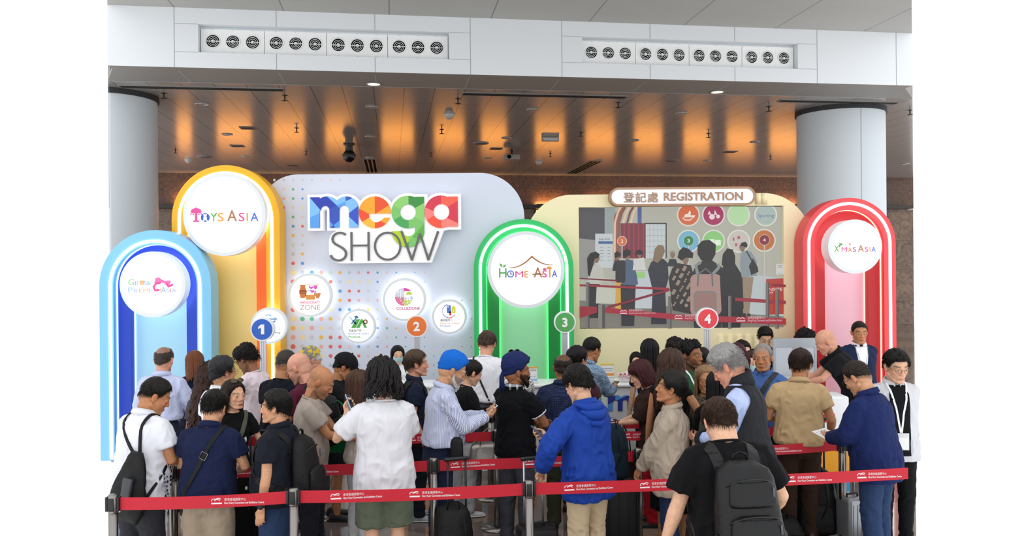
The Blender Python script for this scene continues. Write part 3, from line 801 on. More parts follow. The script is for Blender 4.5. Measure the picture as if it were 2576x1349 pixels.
# white board behind everything
g = G(); kk = 7
bpos = mshape(kk) + eshape(kk)[0] + gshape(kk)[0] + ashape(kk)[0]
bpos.append(B(rect(845, 520, 1150, 577)))
bpos.append(B(rrect(826, 578, 900, 662, 30, 8)))
bpos.append(B([(862, 575), (1118, 575), (1084, 662), (850, 662)]))
plate(g, bpos, [], 0.16, 0.02); g.build('backing', mat('logo_white', '#fbfbfb', 0.5, emit=0.12), root)
pal = {'m': ['#2b3c9e', '#3a54c4', '#5aa0ea', '#7fbdf2', '#3553b8', '#2a3fae'], 'e': ['#f7a823', '#f9b93a', '#f0502f', '#f26a3c', '#f9a62c', '#e8552c'], 'g': ['#3f8f45', '#5fb14c', '#4aa65a', '#7cc36a', '#b6d433', '#8fce6f'], 'a': ['#f4553f', '#f7837a', '#ef4a34', '#d63a4e', '#f0624e', '#f2503a']}
def facet(name, pos, neg, cuts, ctr, table, cols):
    """letter cut along straight creases; the colour of a facet follows its place among the creases"""
    g = G(); cs = [(q(*a), q(*b)) for a, b in cuts]
    ms = [ink(c, 0.05) for c in cols]
    def pick(x, z):
        code = 0
        for i, (a, b) in enumerate(cs):
            if (b[0] - a[0]) * (z - a[1]) - (b[1] - a[1]) * (x - a[0]) > 0: code |= 1 << i
        return (code * 7 + (code >> 2) * 3 + table) % len(cols)
    plate(g, pos, neg, 0.019, 0.0, cs, pick, 0)
    return g.build(name, ms, root)
facet('letter_m', mshape(), [], [((775, 548), (905, 490)), ((775, 490), (850, 580)), ((870, 490), (870, 580)), ((820, 580), (905, 515)), ((820, 490), (910, 575))], None, 0, pal['m'])
facet('letter_e', *eshape(), [((943, 490), (943, 580)), ((900, 522), (990, 575)), ((900, 565), (990, 510))], None, 1, pal['e'])
facet('letter_g', *gshape(), [((1028, 490), (1028, 630)), ((980, 512), (1070, 562)), ((980, 560), (1070, 510)), ((1000, 640), (1070, 560)), ((985, 575), (1070, 610))], None, 2, pal['g'])
facet('letter_a', *ashape(), [((1110, 490), (1110, 580)), ((1065, 520), (1155, 565)), ((1065, 560), (1155, 505))], None, 0, pal['a'])
# thin word below, drawn as strokes
grey = ink('#6a6668'); W5 = 5.4
S = [parc(851, 602, 17.5, 35, 255, 22)]
spts = [(869, 590), (862, 585.5), (852, 584.5), (842, 588), (836, 596), (836, 605), (841, 612), (850, 617), (861, 623), (869, 631), (870, 641), (865, 650), (855, 655), (843, 654), (834, 648), (831, 641)]
def smooth(pts, n=3):
    for _ in range(n):
        out = [pts[0]]
        for a, b in zip(pts, pts[1:]): out += [(a[0] * .75 + b[0] * .25, a[1] * .75 + b[1] * .25), (a[0] * .25 + b[0] * .75, a[1] * .25 + b[1] * .75)]
        pts = out + [pts[-1]]
    return pts
def word(name, loops, holes=(), y=-0.006):
    g = G(); plate(g, [B(l) for l in loops], [B(h) for h in holes], 0.019, y); g.build(name, grey, root)
word('letter_s', [stroke(smooth(spts), W5)])
word('letter_h', [rect(881, 583, 886, 656), rect(924, 583, 929, 656), rect(884, 615, 926, 619.5)])
word('letter_o', [circ(974.5, 619.5, 34.5, 56, 36.5)], [circ(974.5, 619.5, 29.5, 56, 31.5)])
word('letter_w', [stroke([(1010, 583), (1035, 654)], 5.6), stroke([(1035, 656), (1056.5, 588)], 5.2), stroke([(1056.5, 588), (1077, 656)], 5.2), stroke([(1077, 654), (1102, 583)], 5.6)])

# ---- small halo discs on the logo wall
def art_hand(root, r):
    k = (YB - 0.15) / F; q = lambda px, py: ((px - 779.5) * k, -(py - 743) * k); B = lambda pts: [q(*p) for p in pts]
    part(root, 'vase', [B([(753, 717), (769, 717), (767, 722), (771, 733), (769, 743), (766, 750), (756, 750), (752, 735), (756, 722)])], '#cf7d3c'); part(root, 'vase_band', [B(rect(753, 730, 770, 734)), B(rect(753, 737, 770, 738.5))], '#9a4e22', y=-0.004)
    part(root, 'basket', [B([(767, 742), (793, 742), (791, 754), (770, 754)])], '#e39a4c'); part(root, 'basket_handle', [B(stroke([(769, 742), (771, 733), (780, 730), (789, 733), (791, 742)], 1.2))], '#b06a30')
    part(root, 'bowl', [B([(791, 738), (807, 738), (804, 746), (802, 751), (796, 751), (794, 746)])], '#d98a48')
    part(root, 'hanging', [B(stroke([(771, 717.5), (803, 717.5)], 1.4))], '#c88a54'); part(root, 'string', [B(stroke([(776, 717), (787, 706), (798, 717)], 0.6))], '#a89088')
    part(root, 'weaving', [B([(777, 719), (783, 723), (788, 719), (788, 724), (783, 728), (777, 724)]), B([(790, 719), (798, 719), (797, 726), (793, 729), (789, 725)]), B([(779, 729), (784, 733), (790, 729), (787, 737), (782, 736)]), B([(790, 731), (796, 733), (793, 738)])], '#d95fc0')
    letters(root, [('HANDICRAFT', *q(753.5, 764.5), 51 * k, 7.6 * k / .72, '#dd6f8a', 0.0006), ('ZONE', *q(754, 780), 51 * k, 13.5 * k / .72, '#a8786a', -0.001)])
def art_hard(root, r):
    k = (YB - 0.15) / F; q = lambda px, py: ((px - 901) * k, -(py - 821) * k); B = lambda pts: [q(*p) for p in pts]
    part(root, 'tent', [B([(883, 825), (896, 803.5), (906, 803.5), (897, 825)]), B([(897, 825), (908, 803.5), (912, 803.5), (923, 825), (916, 825), (911, 812), (904, 825)])], '#58b04f')
    part(root, 'tent_edge', [B(stroke([(906, 805), (895, 825)], 1.2))], '#f4fff2', y=-0.004)
    part(root, 'screwdriver', [B(stroke([(879, 797), (887, 806)], 1.4)), B(stroke([(887, 806), (895, 815)], 4))], '#6aa2cf'); part(root, 'hammer', [B(stroke([(884, 815), (897, 799)], 2.8)), B([(891, 796), (898, 794), (902, 799), (899, 801), (892, 799)])], '#3f78ac')
    gear = []
    for i in range(48): a = 2 * PI * i / 48; rr_ = 6.6 if (i // 2) % 2 == 0 else 5.2; gear.append((919 + rr_ * math.cos(a), 810 + rr_ * math.sin(a)))
    part(root, 'gear', [B(gear)], '#8a5a3c', [B(circ(919, 810, 3.0, 20))])
    letters(root, [('五金及户外', *q(876.5, 835), 33 * k, 8 * k, '#444648', 0.0004), ('用品', *q(911, 835), 12 * k, 8 * k, '#c6c9cc', 0.0), ('Hardware & Outdoor', *q(876, 841.5), 53 * k, 6 * k, '#5d90c4', 0.0004), ('Products', *q(876, 850), 30 * k, 8.2 * k, '#58a856', 0.0006)])
def art_coll(root, r):
    k = (YB - 0.15) / F; q = lambda px, py: ((px - 1017) * k, -(py - 754) * k); B = lambda pts: [q(*p) for p in pts]
    c = (1016, 747); R_ = 22.5
    sec = lambda a0, a1: B([c] + parc(*c, R_, a0, a1, 24))
    part(root, 'quarter', [sec(90, 180)], '#d2dcf2'); part(root, 'cutlery', [B(stroke([(1002, 737), (1002, 752)], 1.6)), B(circ(1002, 735, 2.6, 14, 3.6)), B(stroke([(1008, 730), (1008, 752)], 2)), B(stroke([(1012, 730), (1012, 752)], 1.6))], '#ffffff', y=-0.004)
    part(root, 'umbrella', [B([(1016, 733)] + parc(*c, R_, 38, 90, 16))], '#ee4aa8'); part(root, 'lampshade', [B([(1021, 742)] + parc(1029, 742, 8, 180, 0, 16) + [(1037, 742)])], '#c8e04a')
    part(root, 'pots', [B(circ(1020, 751, 3.5, 16)), B(circ(1035, 750, 4.2, 16)), B(circ(1027, 752, 2, 12))], '#d2dcf2')
    part(root, 'patchwork', [B([c] + parc(*c, R_, 180, 270, 24))], '#f07ab4'); part(root, 'patches', [B(rect(1000, 749, 1005, 753)), B(rect(1006, 754, 1011, 759)), B(rect(1012, 760, 1016, 765)), B(rect(1011, 749, 1015, 753))], '#f8c89a', y=-0.004)
    part(root, 'foliage', [B([(1017, 755)] + [(1017, 768)] + parc(*c, R_, -85, -22, 16))], '#c8e04a'); part(root, 'leaf', [B([(1020, 765), (1026, 758), (1028, 763)]), B([(1028, 762), (1034, 756), (1034, 761)]), B([(1022, 757), (1026, 753), (1026, 758)])], '#ffffff', y=-0.004)
    letters(root, [('THE', *q(978, 780), 15 * k, 7.6 * k / .72, '#d4d6d8', -0.0005), ('COLLEZIONE', *q(997, 780), 59 * k, 7.6 * k / .72, '#c05a92', 0.0012)])
def art_comm(root, r):
    k = (YB - 0.15) / F; q = lambda px, py: ((px - 1130) * k, -(py - 797) * k); B = lambda pts: [q(*p) for p in pts]
    part(root, 'phone', [B(rrect(1124, 768, 1134, 788, 2, 4))], '#5b7fd6'); part(root, 'lens', [B(rrect(1125.5, 769.5, 1129, 774, 1, 4))], '#dfe8ff', y=-0.004)
    part(root, 'battery', [B(rrect(1136, 772, 1146, 788, 2, 4)), B(rect(1139, 769.5, 1143, 772))], '#f0ec3c'); letters(root, [('$', *q(1138.5, 784.5), 5 * k, 9 * k, '#ffffff', 0.0006)], -0.005)
    part(root, 'plug', [B(rect(1130, 786, 1135, 794)), B(rect(1131, 783, 1134, 786))], '#e04a4a')
    dd = [B(circ(1130 + 17 * math.cos(math.radians(a)), 783 - 17 * math.sin(math.radians(a)), 1.0 + 0.5 * abs(math.sin(math.radians(a))), 10)) for a in range(110, 330, 12)]
    part(root, 'dotted_ring', dd[:12], '#5b6fd0'); part(root, 'dotted_ring', dd[12:], '#e04a5a')
    letters(root, [('通訊配件', *q(1107, 808.5), 26 * k, 7.5 * k, '#55585c', 0.0003), ('赠品', *q(1134, 808.5), 13 * k, 7.5 * k, '#d6d8da', 0), ('Premiums for Commtech', *q(1107, 815.5), 48 * k, 4.6 * k, '#e0856a', 0.0003), ('Products', *q(1107, 822), 26 * k, 6.6 * k, '#5d80c8', 0.0003)])
def art_sell(root, r):
    k = 10.62 / F; q = lambda px, py: ((px - 676.5) * k, -(py - 820) * k); B = lambda pts: [q(*p) for p in pts]
    part(root, 'arrow', [B([(660, 801), (690, 801), (690, 798.5), (699, 803), (690, 807.5), (690, 805), (662, 805)])], '#86b0da'); part(root, 'stripe', [B([(664, 808), (694, 808), (690, 812), (668, 812)]), B([(668, 815), (692, 815), (688, 819), (670, 819)])], '#6a9cd0'); part(root, 'swirl', [B(stroke(parc(675, 800, 8, 30, 150), 2))], '#7aa8d8')
    letters(root, [('銷售大會', *q(658, 830), 48 * k, 9 * k, '#d0d2d4', 0), ('Online Selling', *q(650, 839), 55 * k, 5 * k, '#5b5f66', 0.0004)])
wall_disc('small round lit sign with a vase and basket picture on the logo wall', 779.5, 743, 55, YB - 0.15, YB, art_hand, 0.030, thick=0.07)
wall_disc('small round lit sign with a green tent picture on the logo wall', 901, 821, 43.5, YB - 0.15, YB, art_hard, 0.026, thick=0.07)
wall_disc('small round lit sign with a quartered colour circle on the logo wall', 1017, 754, 54, YB - 0.15, YB, art_coll, 0.030, thick=0.07)
wall_disc('small round lit sign with a phone picture beside the green arch', 1130, 797, 43.5, YB - 0.15, YB, art_comm, 0.026, thick=0.07)
wall_disc('small round lit sign half hidden behind the blue number one', 676.5, 820, 46, 10.62, 10.80, art_sell, 0.028, thick=0.07)

# ---- registration wall with the video screen
d = YB
x0, x1 = bx(1322, d), bx(2040, d); ox = (x0 + x1) / 2; zt = Z(488, d, 1680); rr = 118 * d / F
root = empty('registration_wall', (ox, d, 0)); tag(root, 'cream booth wall with round top corners around a large video screen', 'display wall')
M_CREAM = mat('cream_paint', '#f3e7bd', 0.5)
sx0, sx1 = bx(1457, d) - ox, bx(1972, d) - ox; sz1, sz0 = Z(519.5, d, 1715), Z(826, d, 1715)
g = G(); plate(g, [rrect(x0 - ox, 0, x1 - ox, zt, 0, 16, (0, 0, rr, rr))], [rect(sx0, sz0, sx1, sz1)], 0.35, 0.0)
g.build('panel', M_CREAM, root)
g = G()
for px in (1812, 1835, 1858, 1881, 1904):
    a = bx(px, d) - ox; g.lathe([(0.045, 0.02), (0.045, sz0 - 0.10)], 14, Matrix.Translation((a, 0.0, 0)))
for px in (1908, 1924):
    a = bx(px, d) - ox; g.lathe([(0.04, sz1 + .02), (0.04, zt - 0.003)], 14, Matrix.Translation((a, 0.0, 0)))
g.build('ribs', M_CREAM, root)
# sign pill
dS = YB - 0.18; cx, cz = at(1717, 494, dS); kS = dS / F
root = empty('registration_sign', (cx, dS, cz)); tag(root, 'long white rounded sign board with brown lettering above the video screen', 'sign')
w2, h2 = 184 * kS, 23.5 * kS
g = G(); plate(g, [rrect(-w2, -h2, w2, h2, h2, 16)], [rrect(-w2 + .028, -h2 + .028, w2 - .028, h2 - .028, h2 - .028, 16)], 0.18, 0.0); g.build('border', mat('sign_brown', '#a98466', 0.5), root)
g = G(); plate(g, [rrect(-w2 + .027, -h2 + .027, w2 - .027, h2 - .027, h2 - .028, 16)], [], 0.18, 0.012); g.build('face', mat('sign_white', '#f6f8fc', 0.5, emit=0.15), root)
br = mat('sign_letter', '#ab856b', 0.5)
text('lettering', '登記處', 27.5 * kS, br, root, (-149 * kS, 0.004, -12 * kS), align='LEFT', width=88 * kS, bold=0.0012, depth=0.014, spacing=1.1)
text('lettering', 'REGISTRATION', 21 * kS / .72, br, root, (-47 * kS, 0.004, -10.5 * kS), align='LEFT', width=199 * kS, bold=0.0028, depth=0.014)

# the screen: a flat lit picture of the same queue
dV = YB + 0.07
root = empty('video_screen', (0, dV, 0)); tag(root, 'large video screen on the cream wall showing the queue at the counters', 'screen')
_scr = {}
def glow(c, e=0.62):
    if c not in _scr:
        m, nt, b, N, L = newmat('screen_pixel'); b.inputs['Base Color'].default_value = (0.02, 0.02, 0.02, 1); b.inputs['Roughness'].default_value = 0.5
        b.inputs['Emission Color'].default_value = (*lin(c), 1); b.inputs['Emission Strength'].default_value = 1.0
        _scr[c] = m
    return _scr[c]
g = G(); plate(g, [rect(*at(1455, 828, dV), *at(1974, 517, dV))], [], 0.10, 0.012); g.build('housing', M_BLACK, root)
_lay = [0]
def S(name, loops, c, holes=()):
    """one flat layer of the picture, in photograph pixels"""
    _lay[0] += 1; y = 0.010 - 0.0006 * _lay[0]
    def cl(lp):
        return [at(min(1972, max(1457, a)), min(825.5, max(520, b)), dV) for a, b in lp]
    g = G(); plate(g, [cl(l) for l in loops], [cl(h) for h in holes], y + 0.0004, y); return g.build(name, glow(c), root)
def St(body, px, py, w, h, c):
    _lay[0] += 1; x, z = at(px, py, dV); text('lettering', body, h * dV / F / .72, glow(c), root, (x, 0.010 - 0.0006 * _lay[0], z), align='LEFT', width=w * dV / F)
S('picture', [rect(1457, 520, 1972, 826)], '#a8a79b')
S('dark_ceiling', [[(1457, 522), (1522, 524), (1522, 604), (1457, 604)]], '#4a494c')
S('column', [rect(1521, 520, 1548, 600)], '#8f9896')
S('floor', [[(1457, 756), (1972, 790), (1972, 826), (1457, 826)]], '#77746c')
S('arch_stripe', [[(1546, 660), (1544, 560)] + parc(1575, 552, 31, 180, 100) + [(1575, 523), (1565, 540), (1556, 560), (1557, 660)]], '#8a5a4c')
for i, (a, c) in enumerate(((1552, '#d8b49a'), (1563, '#7d5348'), (1573, '#d8b49a'), (1583, '#6b4a44'), (1592, '#d8b49a'))): S('arch_stripe', [stroke([(a - 6, 650), (a - 5, 560), (a + 2, 535), (a + 10, 521)], 5)], c)
S('blue_post', [rect(1604, 520, 1614, 562)], '#4d5a8c')
S('red_drape', [rect(1561, 562, 1622, 650)], '#74303c')
for x in (1568, 1580, 1592, 1604, 1616): S('drape_fold', [rect(x, 563, x + 4, 650)], '#8d3a48')
S('white_board', [rect(1622, 561, 1677, 650)], '#2e3236'); S('board_face', [rect(1624, 564, 1674, 650)], '#b8bfc0')
for x in (1634, 1644, 1654, 1664): S('board_line', [rect(x, 564, x + 0.8, 650)], '#8f9a9e')
for y in (578, 592, 606, 620, 634): S('board_line', [rect(1624, y, 1674, y + 0.8)], '#8f9a9e')
S('grey_partition', [[(1457, 600), (1505, 605), (1505, 700), (1457, 700)]], '#8b8b88')
S('notice_board', [rect(1497, 588, 1541, 674)], '#b9bfc0'); S('notice_band', [rect(1505, 607, 1541, 614)], '#3f5f8c'); St('Badge Holder', 1507, 604, 28, 5, '#3c4448')
for y in (622, 630, 638, 646, 654): S('notice_line', [rect(1509, y, 1518, y + 1.2), rect(1528, y, 1535, y + 1.2)], '#6d7478')
for x, y, c in ((1731, 541, '#c8633c'), (1794, 541, '#9c2a58'), (1857, 541, '#a9cf9c'), (1925, 541, '#9eb0a8'), (1731, 607, '#6ea9c4'), (1794, 607, '#83bd72'), (1857, 607, '#b9b6ae'), (1921, 605, '#b56a34')):
    S('disc_rim', [circ(x, y, 29, 40)], '#cfccc2'); S('disc_face', [circ(x, y, 25.5, 40)], c)
S('horse_icon', [[(1719, 548), (1722, 540), (1730, 538), (1733, 530), (1737, 534), (1736, 542), (1748, 542), (1745, 549), (1740, 547), (1727, 547)], stroke([(1716, 548), (1722, 554), (1735, 554), (1741, 549)], 2.5)], '#e4d6c8')
S('bell_icon', [circ(1790, 546, 7, 16), [(1783, 530), (1788, 540), (1779, 540)], [(1797, 528), (1803, 541), (1795, 541)], circ(1805, 545, 5, 12)], '#e0c8cc')
St('Sporting', 1905, 547, 40, 9, '#5a6c9c')
S('bag_icon', [rrect(1782, 602, 1796, 613, 2), rrect(1797, 604, 1812, 618, 2)], '#d8e4d0')
S('gift_icon', [rect(1848, 612, 1853, 620), rect(1862, 612, 1872, 622), circ(1857, 598, 4, 14), rect(1842, 598, 1846, 606)], '#b0505c')
for x, y, c, n in ((1564, 607, '#c8663c', '2'), (1731, 606, '#2f7a4c', '3'), (1921, 604, '#7c2434', '4')):
    S('number_rim', [circ(x, y, 12.5 if n == '2' else 13.5, 28)], '#c8c4bc'); S('number_face', [circ(x, y, 11 if n == '2' else 12.5, 28)], c); St(n, x - 3.4, y + 4.5, 6.5, 9, '#f0ece4')
    S('number_pole', [rect(x - 1.5, y + 12, x + 1.5, 700 if n != '4' else 790)], '#b5b4ae')
S('counter', [rect(1550, 682, 1660, 776)], '#b4bcc0'); S('counter_glow', [rect(1600, 684, 1622, 700)], '#8fbf74'); S('counter_print', [rect(1547, 708, 1562, 780)], '#c79a48'); S('counter', [[(1880, 690), (1972, 700), (1972, 796), (1880, 790)]], '#aeb6b8')
S('red_sign', [[(1925, 702), (1969, 700), (1970, 790), (1925, 792)]], '#a8382c'); St('NSITE', 1932, 732, 34, 8, '#e6d8d0'); St('GIS', 1931, 738, 12, 4, '#e6d8d0'); St('4', 1924, 709, 5, 6, '#a8382c')
def fig(name, head, hair, body, legs=None, skin='#7d6558', hc='#1f1d1f', bc='#2b2d34', lc='#24252b'):
    if legs: S(name + '_legs', [legs], lc)
    S(name + '_top', [body], bc); S(name + '_neck', [circ(head[0], head[1] + head[2] * 0.8, head[2] * 0.55, 12)], skin); S(name + '_face', [circ(head[0], head[1], head[2] * 0.85, 20, head[2])], skin); S(name + '_hair', [hair], hc)
fig('white_top_figure', (1500, 650, 9), [(1478, 690), (1476, 650), (1484, 637), (1498, 633), (1508, 640), (1505, 648), (1495, 652), (1490, 672), (1482, 697)], [(1480, 690), (1488, 672), (1500, 662), (1514, 672), (1520, 700), (1530, 703), (1530, 710), (1510, 708), (1510, 715), (1477, 714)], [(1482, 712), (1508, 712), (1506, 800), (1482, 800)], bc='#b4b2aa', lc='#2a2b30')
S('white_bag', [[(1500, 722), (1548, 726), (1546, 765), (1498, 763)], stroke([(1512, 724), (1515, 700), (1530, 700), (1535, 724)], 2)], '#b8b9ac')
fig('clerk_figure', (1552, 645, 7), [(1545, 650), (1544, 637), (1552, 632), (1560, 638), (1559, 646)], [(1540, 674), (1545, 656), (1562, 656), (1568, 680), (1540, 682)])
fig('blue_shirt_figure', (1576, 642, 9), [(1565, 640), (1568, 630), (1577, 627), (1587, 632), (1584, 642), (1570, 650)], [(1562, 665), (1574, 652), (1590, 655), (1600, 690), (1604, 715), (1596, 718), (1590, 718), (1562, 716)], [(1560, 714), (1598, 716), (1594, 820), (1562, 820)], bc='#4a5a72', lc='#2c2c30')
S('backpack', [rrect(1547, 655, 1572, 711, 6)], '#2a2a2d')
fig('counter_figure', (1607, 640, 7), [(1598, 640), (1600, 631), (1608, 628), (1616, 634), (1614, 642)], [(1590, 680), (1594, 652), (1618, 648), (1624, 680)], bc='#c2c3be')
fig('blonde_figure', (1660, 632, 9), [(1640, 655), (1646, 625), (1655, 616), (1667, 618), (1671, 632), (1664, 650), (1652, 662)], [(1628, 680), (1636, 660), (1652, 650), (1668, 652), (1678, 662), (1680, 700), (1672, 730), (1675, 815), (1636, 815), (1640, 730)], hc='#7d6a52', bc='#2a2d38')
fig('smiling_clerk_figure', (1690, 641, 7), [(1682, 636), (1686, 631), (1694, 631), (1697, 637)], [(1676, 670), (1682, 652), (1698, 652), (1706, 672)], hc='#8a847a')
fig('floral_dress_figure', (1722, 652, 10), [(1702, 648), (1706, 632), (1716, 622), (1730, 626), (1742, 638), (1740, 650), (1724, 648), (1712, 656)], [(1680, 700), (1690, 672), (1704, 662), (1736, 668), (1742, 690), (1740, 740), (1735, 790), (1690, 780)], bc='#2c2726')
S('dress_flower', [circ(1690 + (i * 37) % 46, 672 + (i * 53) % 100, 2.6 + (i % 3), 9) for i in range(34)], '#8d7d70')
fig('backpacker_figure', (1776, 630, 15), [(1752, 640), (1752, 618), (1764, 606), (1782, 604), (1798, 616), (1797, 640), (1788, 656), (1762, 656)], [(1738, 690), (1748, 668), (1766, 656), (1790, 656), (1812, 672), (1836, 700), (1838, 740), (1815, 770), (1812, 826), (1744, 826), (1736, 740)], bc='#262628')
S('shirt_line', [stroke([(1812 + i * 3 % 20, 680 + i * 11), (1835 - i * 4 % 12, 684 + i * 9)], 1) for i in range(8)], '#6a6a68')
S('pink_pack', [rrect(1734, 690, 1812, 792, 14)], '#a3807a'); S('pack_pocket', [rrect(1742, 732, 1800, 788, 12)], '#8f6e69'); S('pack_seam', [rrect(1742, 732, 1800, 788, 12)], '#6f7a74', [rrect(1744.5, 734.5, 1797.5, 785.5, 10)]); S('pack_strap', [stroke([(1752, 690), (1748, 668), (1760, 660)], 8)], '#7a827e'); S('pack_strap', [stroke([(1790, 690), (1806, 672), (1802, 664)], 8)], '#7a827e'); S('pack_handle', [stroke([(1752, 720), (1754, 690), (1772, 676), (1788, 690), (1790, 720)], 4)], '#5f6664')
fig('black_hair_figure', (1832, 645, 8), [(1812, 668), (1815, 640), (1826, 625), (1840, 628), (1846, 645), (1846, 668)], [(1808, 700), (1816, 668), (1846, 664), (1862, 690), (1874, 730), (1868, 770), (1858, 826), (1814, 826)], bc='#1e1f22')
fig('grey_shirt_figure', (1864, 622, 9), [(1858, 620), (1862, 611), (1872, 609), (1877, 616), (1875, 624), (1866, 620)], [(1858, 665), (1860, 638), (1872, 630), (1886, 634), (1900, 656), (1900, 694), (1862, 698)], [(1864, 697), (1892, 697), (1884, 760), (1880, 795), (1868, 795)], bc='#7f8a90', lc='#8d7a66')
S('shoulder_bag', [[(1880, 670), (1890, 650), (1902, 672), (1904, 684), (1886, 692)], stroke([(1874, 632), (1892, 664)], 3)], '#232427'); S('sneaker', [rrect(1858, 788, 1874, 797, 3), rrect(1876, 788, 1884, 797, 3)], '#262729')
S('leaflet', [rect(1948, 664, 1968, 691)], '#c3c4be'); S('leaflet_line', [rect(1952, 668, 1964, 670), rect(1952, 673, 1964, 674), rect(1952, 688, 1964, 689)], '#7c7f80')
for pts in ([(1457, 702), (1550, 708), (1550, 704), (1457, 699)], ): S('belt', [pts], '#6d1f2c')
S('belt', [[(1457, 715), (1680, 724), (1680, 730), (1457, 720)]], '#8f2434'); S('belt', [[(1526, 770), (1682, 726), (1682, 732), (1526, 776)]], '#7a1f2e'); S('belt', [[(1845, 748), (1972, 756), (1972, 765), (1845, 757)]], '#8f2434'); S('belt', [[(1938, 714), (1972, 716), (1972, 722), (1938, 720)]], '#7a1f2e')
for x, y in ((1477, 710), (1682, 745), (1832, 744), (1926, 710), (1950, 728)): S('post', [rect(x - 4.5, y, x + 4.5, 826)], '#6c6a66'); S('post_shade', [rect(x + 1.5, y, x + 4.5, 826)], '#4a4846')
S('belt', [[(1520, 773), (1720, 792), (1972, 800), (1972, 816), (1720, 806), (1520, 786)]], '#9c2436'); S('belt', [[(1457, 770), (1500, 771), (1500, 786), (1457, 800)]], '#8f2434')
S('post', [rect(1503, 766, 1520, 826)], '#7b7974'); S('post_shade', [rect(1513, 766, 1520, 826)], '#4a4846')
for x, y, k in ((1558, 784, 1.0), (1694, 797, 1.15), (1848, 803, 1.3)):
    S('belt_mark', [stroke([(x, y), (x + 4 * k, y - 4 * k), (x + 8 * k, y - 2 * k), (x + 12 * k, y - 4 * k), (x + 16 * k, y - 1 * k)], 2.0), rect(x, y + 2, x + 17 * k, y + 5)], '#d8b8bc'); St('Hong Kong Convention and Exhibition Centre', x + 22 * k, y + 5, 66 * k, 4.5 * k, '#d8b8bc'); St('香港會議展覽中心', x + 22 * k, y - 1.5, 34 * k, 4.5 * k, '#d8b8bc')

# ---- counters
YC = 9.64
def mini_logo(root, x, z, k, y):
    """small print of the logo letters: x left, z baseline, k metres per photo pixel of the big logo"""
    P = lambda pts: [(x + (a[0] / kL + 965 - 780) * k, z + (a[1] / kL + (572 - 575)) * k) for a in pts]
    for nm, (pos, neg), c2 in (('letter_m', (mshape(), []), ('#2b3c9e', '#5aa0ea')), ('letter_e', eshape(), ('#f7a823', '#f0502f')), ('letter_g', gshape(), ('#3f8f45', '#b6d433')), ('letter_a', ashape(), ('#f4553f', '#d63a4e'))):
        g = G(); po = [P(l) for l in pos]; ne = [P(l) for l in neg]
        cx = sum(p[0] for p in po[0]) / len(po[0]); cz = z + 38 * k
        plate(g, po, ne, y + 0.004, y, [((cx - 200 * k, cz - 90 * k), (cx + 200 * k, cz + 90 * k)), ((cx + 25 * k, cz - 200 * k), (cx + 25 * k, cz + 200 * k))], lambda a, b: 0 if ((b - cz) - (a - cx) * .45 > 0) ^ (a > cx + 25 * k) else 1, 0)
        g.build(nm, [ink(c2[0]), ink(c2[1])], root)
def counter(px, pw, label, c_print, logo):
    x = bx(px, YC); w = pw * YC / F / 2; H = 1.07
    root = empty('registration_counter', (x, YC, 0)); tag(root, label, 'counter', 'registration counters')
    g = G(); g.box((-w, 0, 0.0), (w, 0.45, H - 0.03)); g.build('body', mat('counter_white', '#eceff2', 0.4), root)
    g = G(); g.box((-w - .02, -0.03, H - .03), (w + .02, 0.5, H), None, 0.006); g.build('counter_top', mat('counter_top', '#f6f7f8', 0.3), root)
    g = G(); g.box((-w - .01, -0.01, 0.0), (w + .01, 0.45, 0.06)); g.build('plinth', M_ALU, root)
    for i, (a, b, c, e, col) in enumerate(c_print):
        flat('printed_panel', [rrect(-w + a * 2 * w, b, -w + c * 2 * w, e, 0.06, 6)], ink(col), root, -0.004, (), 0.005)
    if logo: mini_logo(root, -w + logo[0], logo[1], logo[2], -0.010)
    return root
counter(735, 215, 'white registration counter below the blue number one', [(0.02, 0.10, 0.35, 0.62, '#f39a1f'), (0.40, 0.10, 0.62, 0.5, '#3fae5a'), (0.66, 0.1, 0.97, 0.62, '#53b4e8')], None)
counter(1000, 200, 'white registration counter below the orange number two', [(0.02, 0.10, 0.34, 0.55, '#3fae5a'), (0.55, 0.08, 0.97, 0.76, '#f7961e')], None)
counter(1345, 280, 'white registration counter before the green arch', [(0.02, 0.1, 0.25, 0.45, '#53b4e8'), (0.3, 0.1, 0.5, 0.42, '#f7c61e'), (0.72, 0.1, 0.97, 0.5, '#f39a1f')], None)
counter(1610, 176, 'white registration counter printed with the small colourful logo', [(0.02, 0.1, 0.3, 0.30, '#f0f3f6'), (0.04, 0.30, 0.16, 0.42, '#58b850')], (0.02, 0.755, 0.00235))
counter(1955, 165, 'white registration counter below the red number four', [(0.03, 0.1, 0.5, 0.6, '#f0a03c'), (0.55, 0.1, 0.95, 0.6, '#53b4e8')], None)
# counter with the waved print at the red arch
x = bx(2068, 8.75); root = empty('registration_counter', (x, 8.75, 0)); tag(root, 'white counter with orange and blue waves at the red arch', 'counter', 'registration counters')
g = G(); g.box((-0.28, 0, 0), (0.28, 0.36, 1.05), None, 0.02); g.build('body', mat('counter_white', '#eceff2', 0.4), root)
wv = [(-0.27 + 0.54 * i / 20, 0.47 + 0.02 * math.sin(i * 1.1)) for i in range(21)]; w2_ = [(-0.27 + 0.54 * i / 20, 0.17 + 0.02 * math.sin(i * 1.1 + 1)) for i in range(21)]
flat('orange_wave', [[(-0.27, 0.17)] + w2_ + wv[::-1]], ink('#f5a81c'), root, -0.005); flat('blue_wave', [[(-0.27, 0.03), (0.27, 0.03)] + w2_[::-1]], ink('#35a4e0'), root, -0.005); flat('red_wave', [wv + [(a, b + 0.05) for a, b in wv[::-1]]], ink('#f0653a'), root, -0.005)

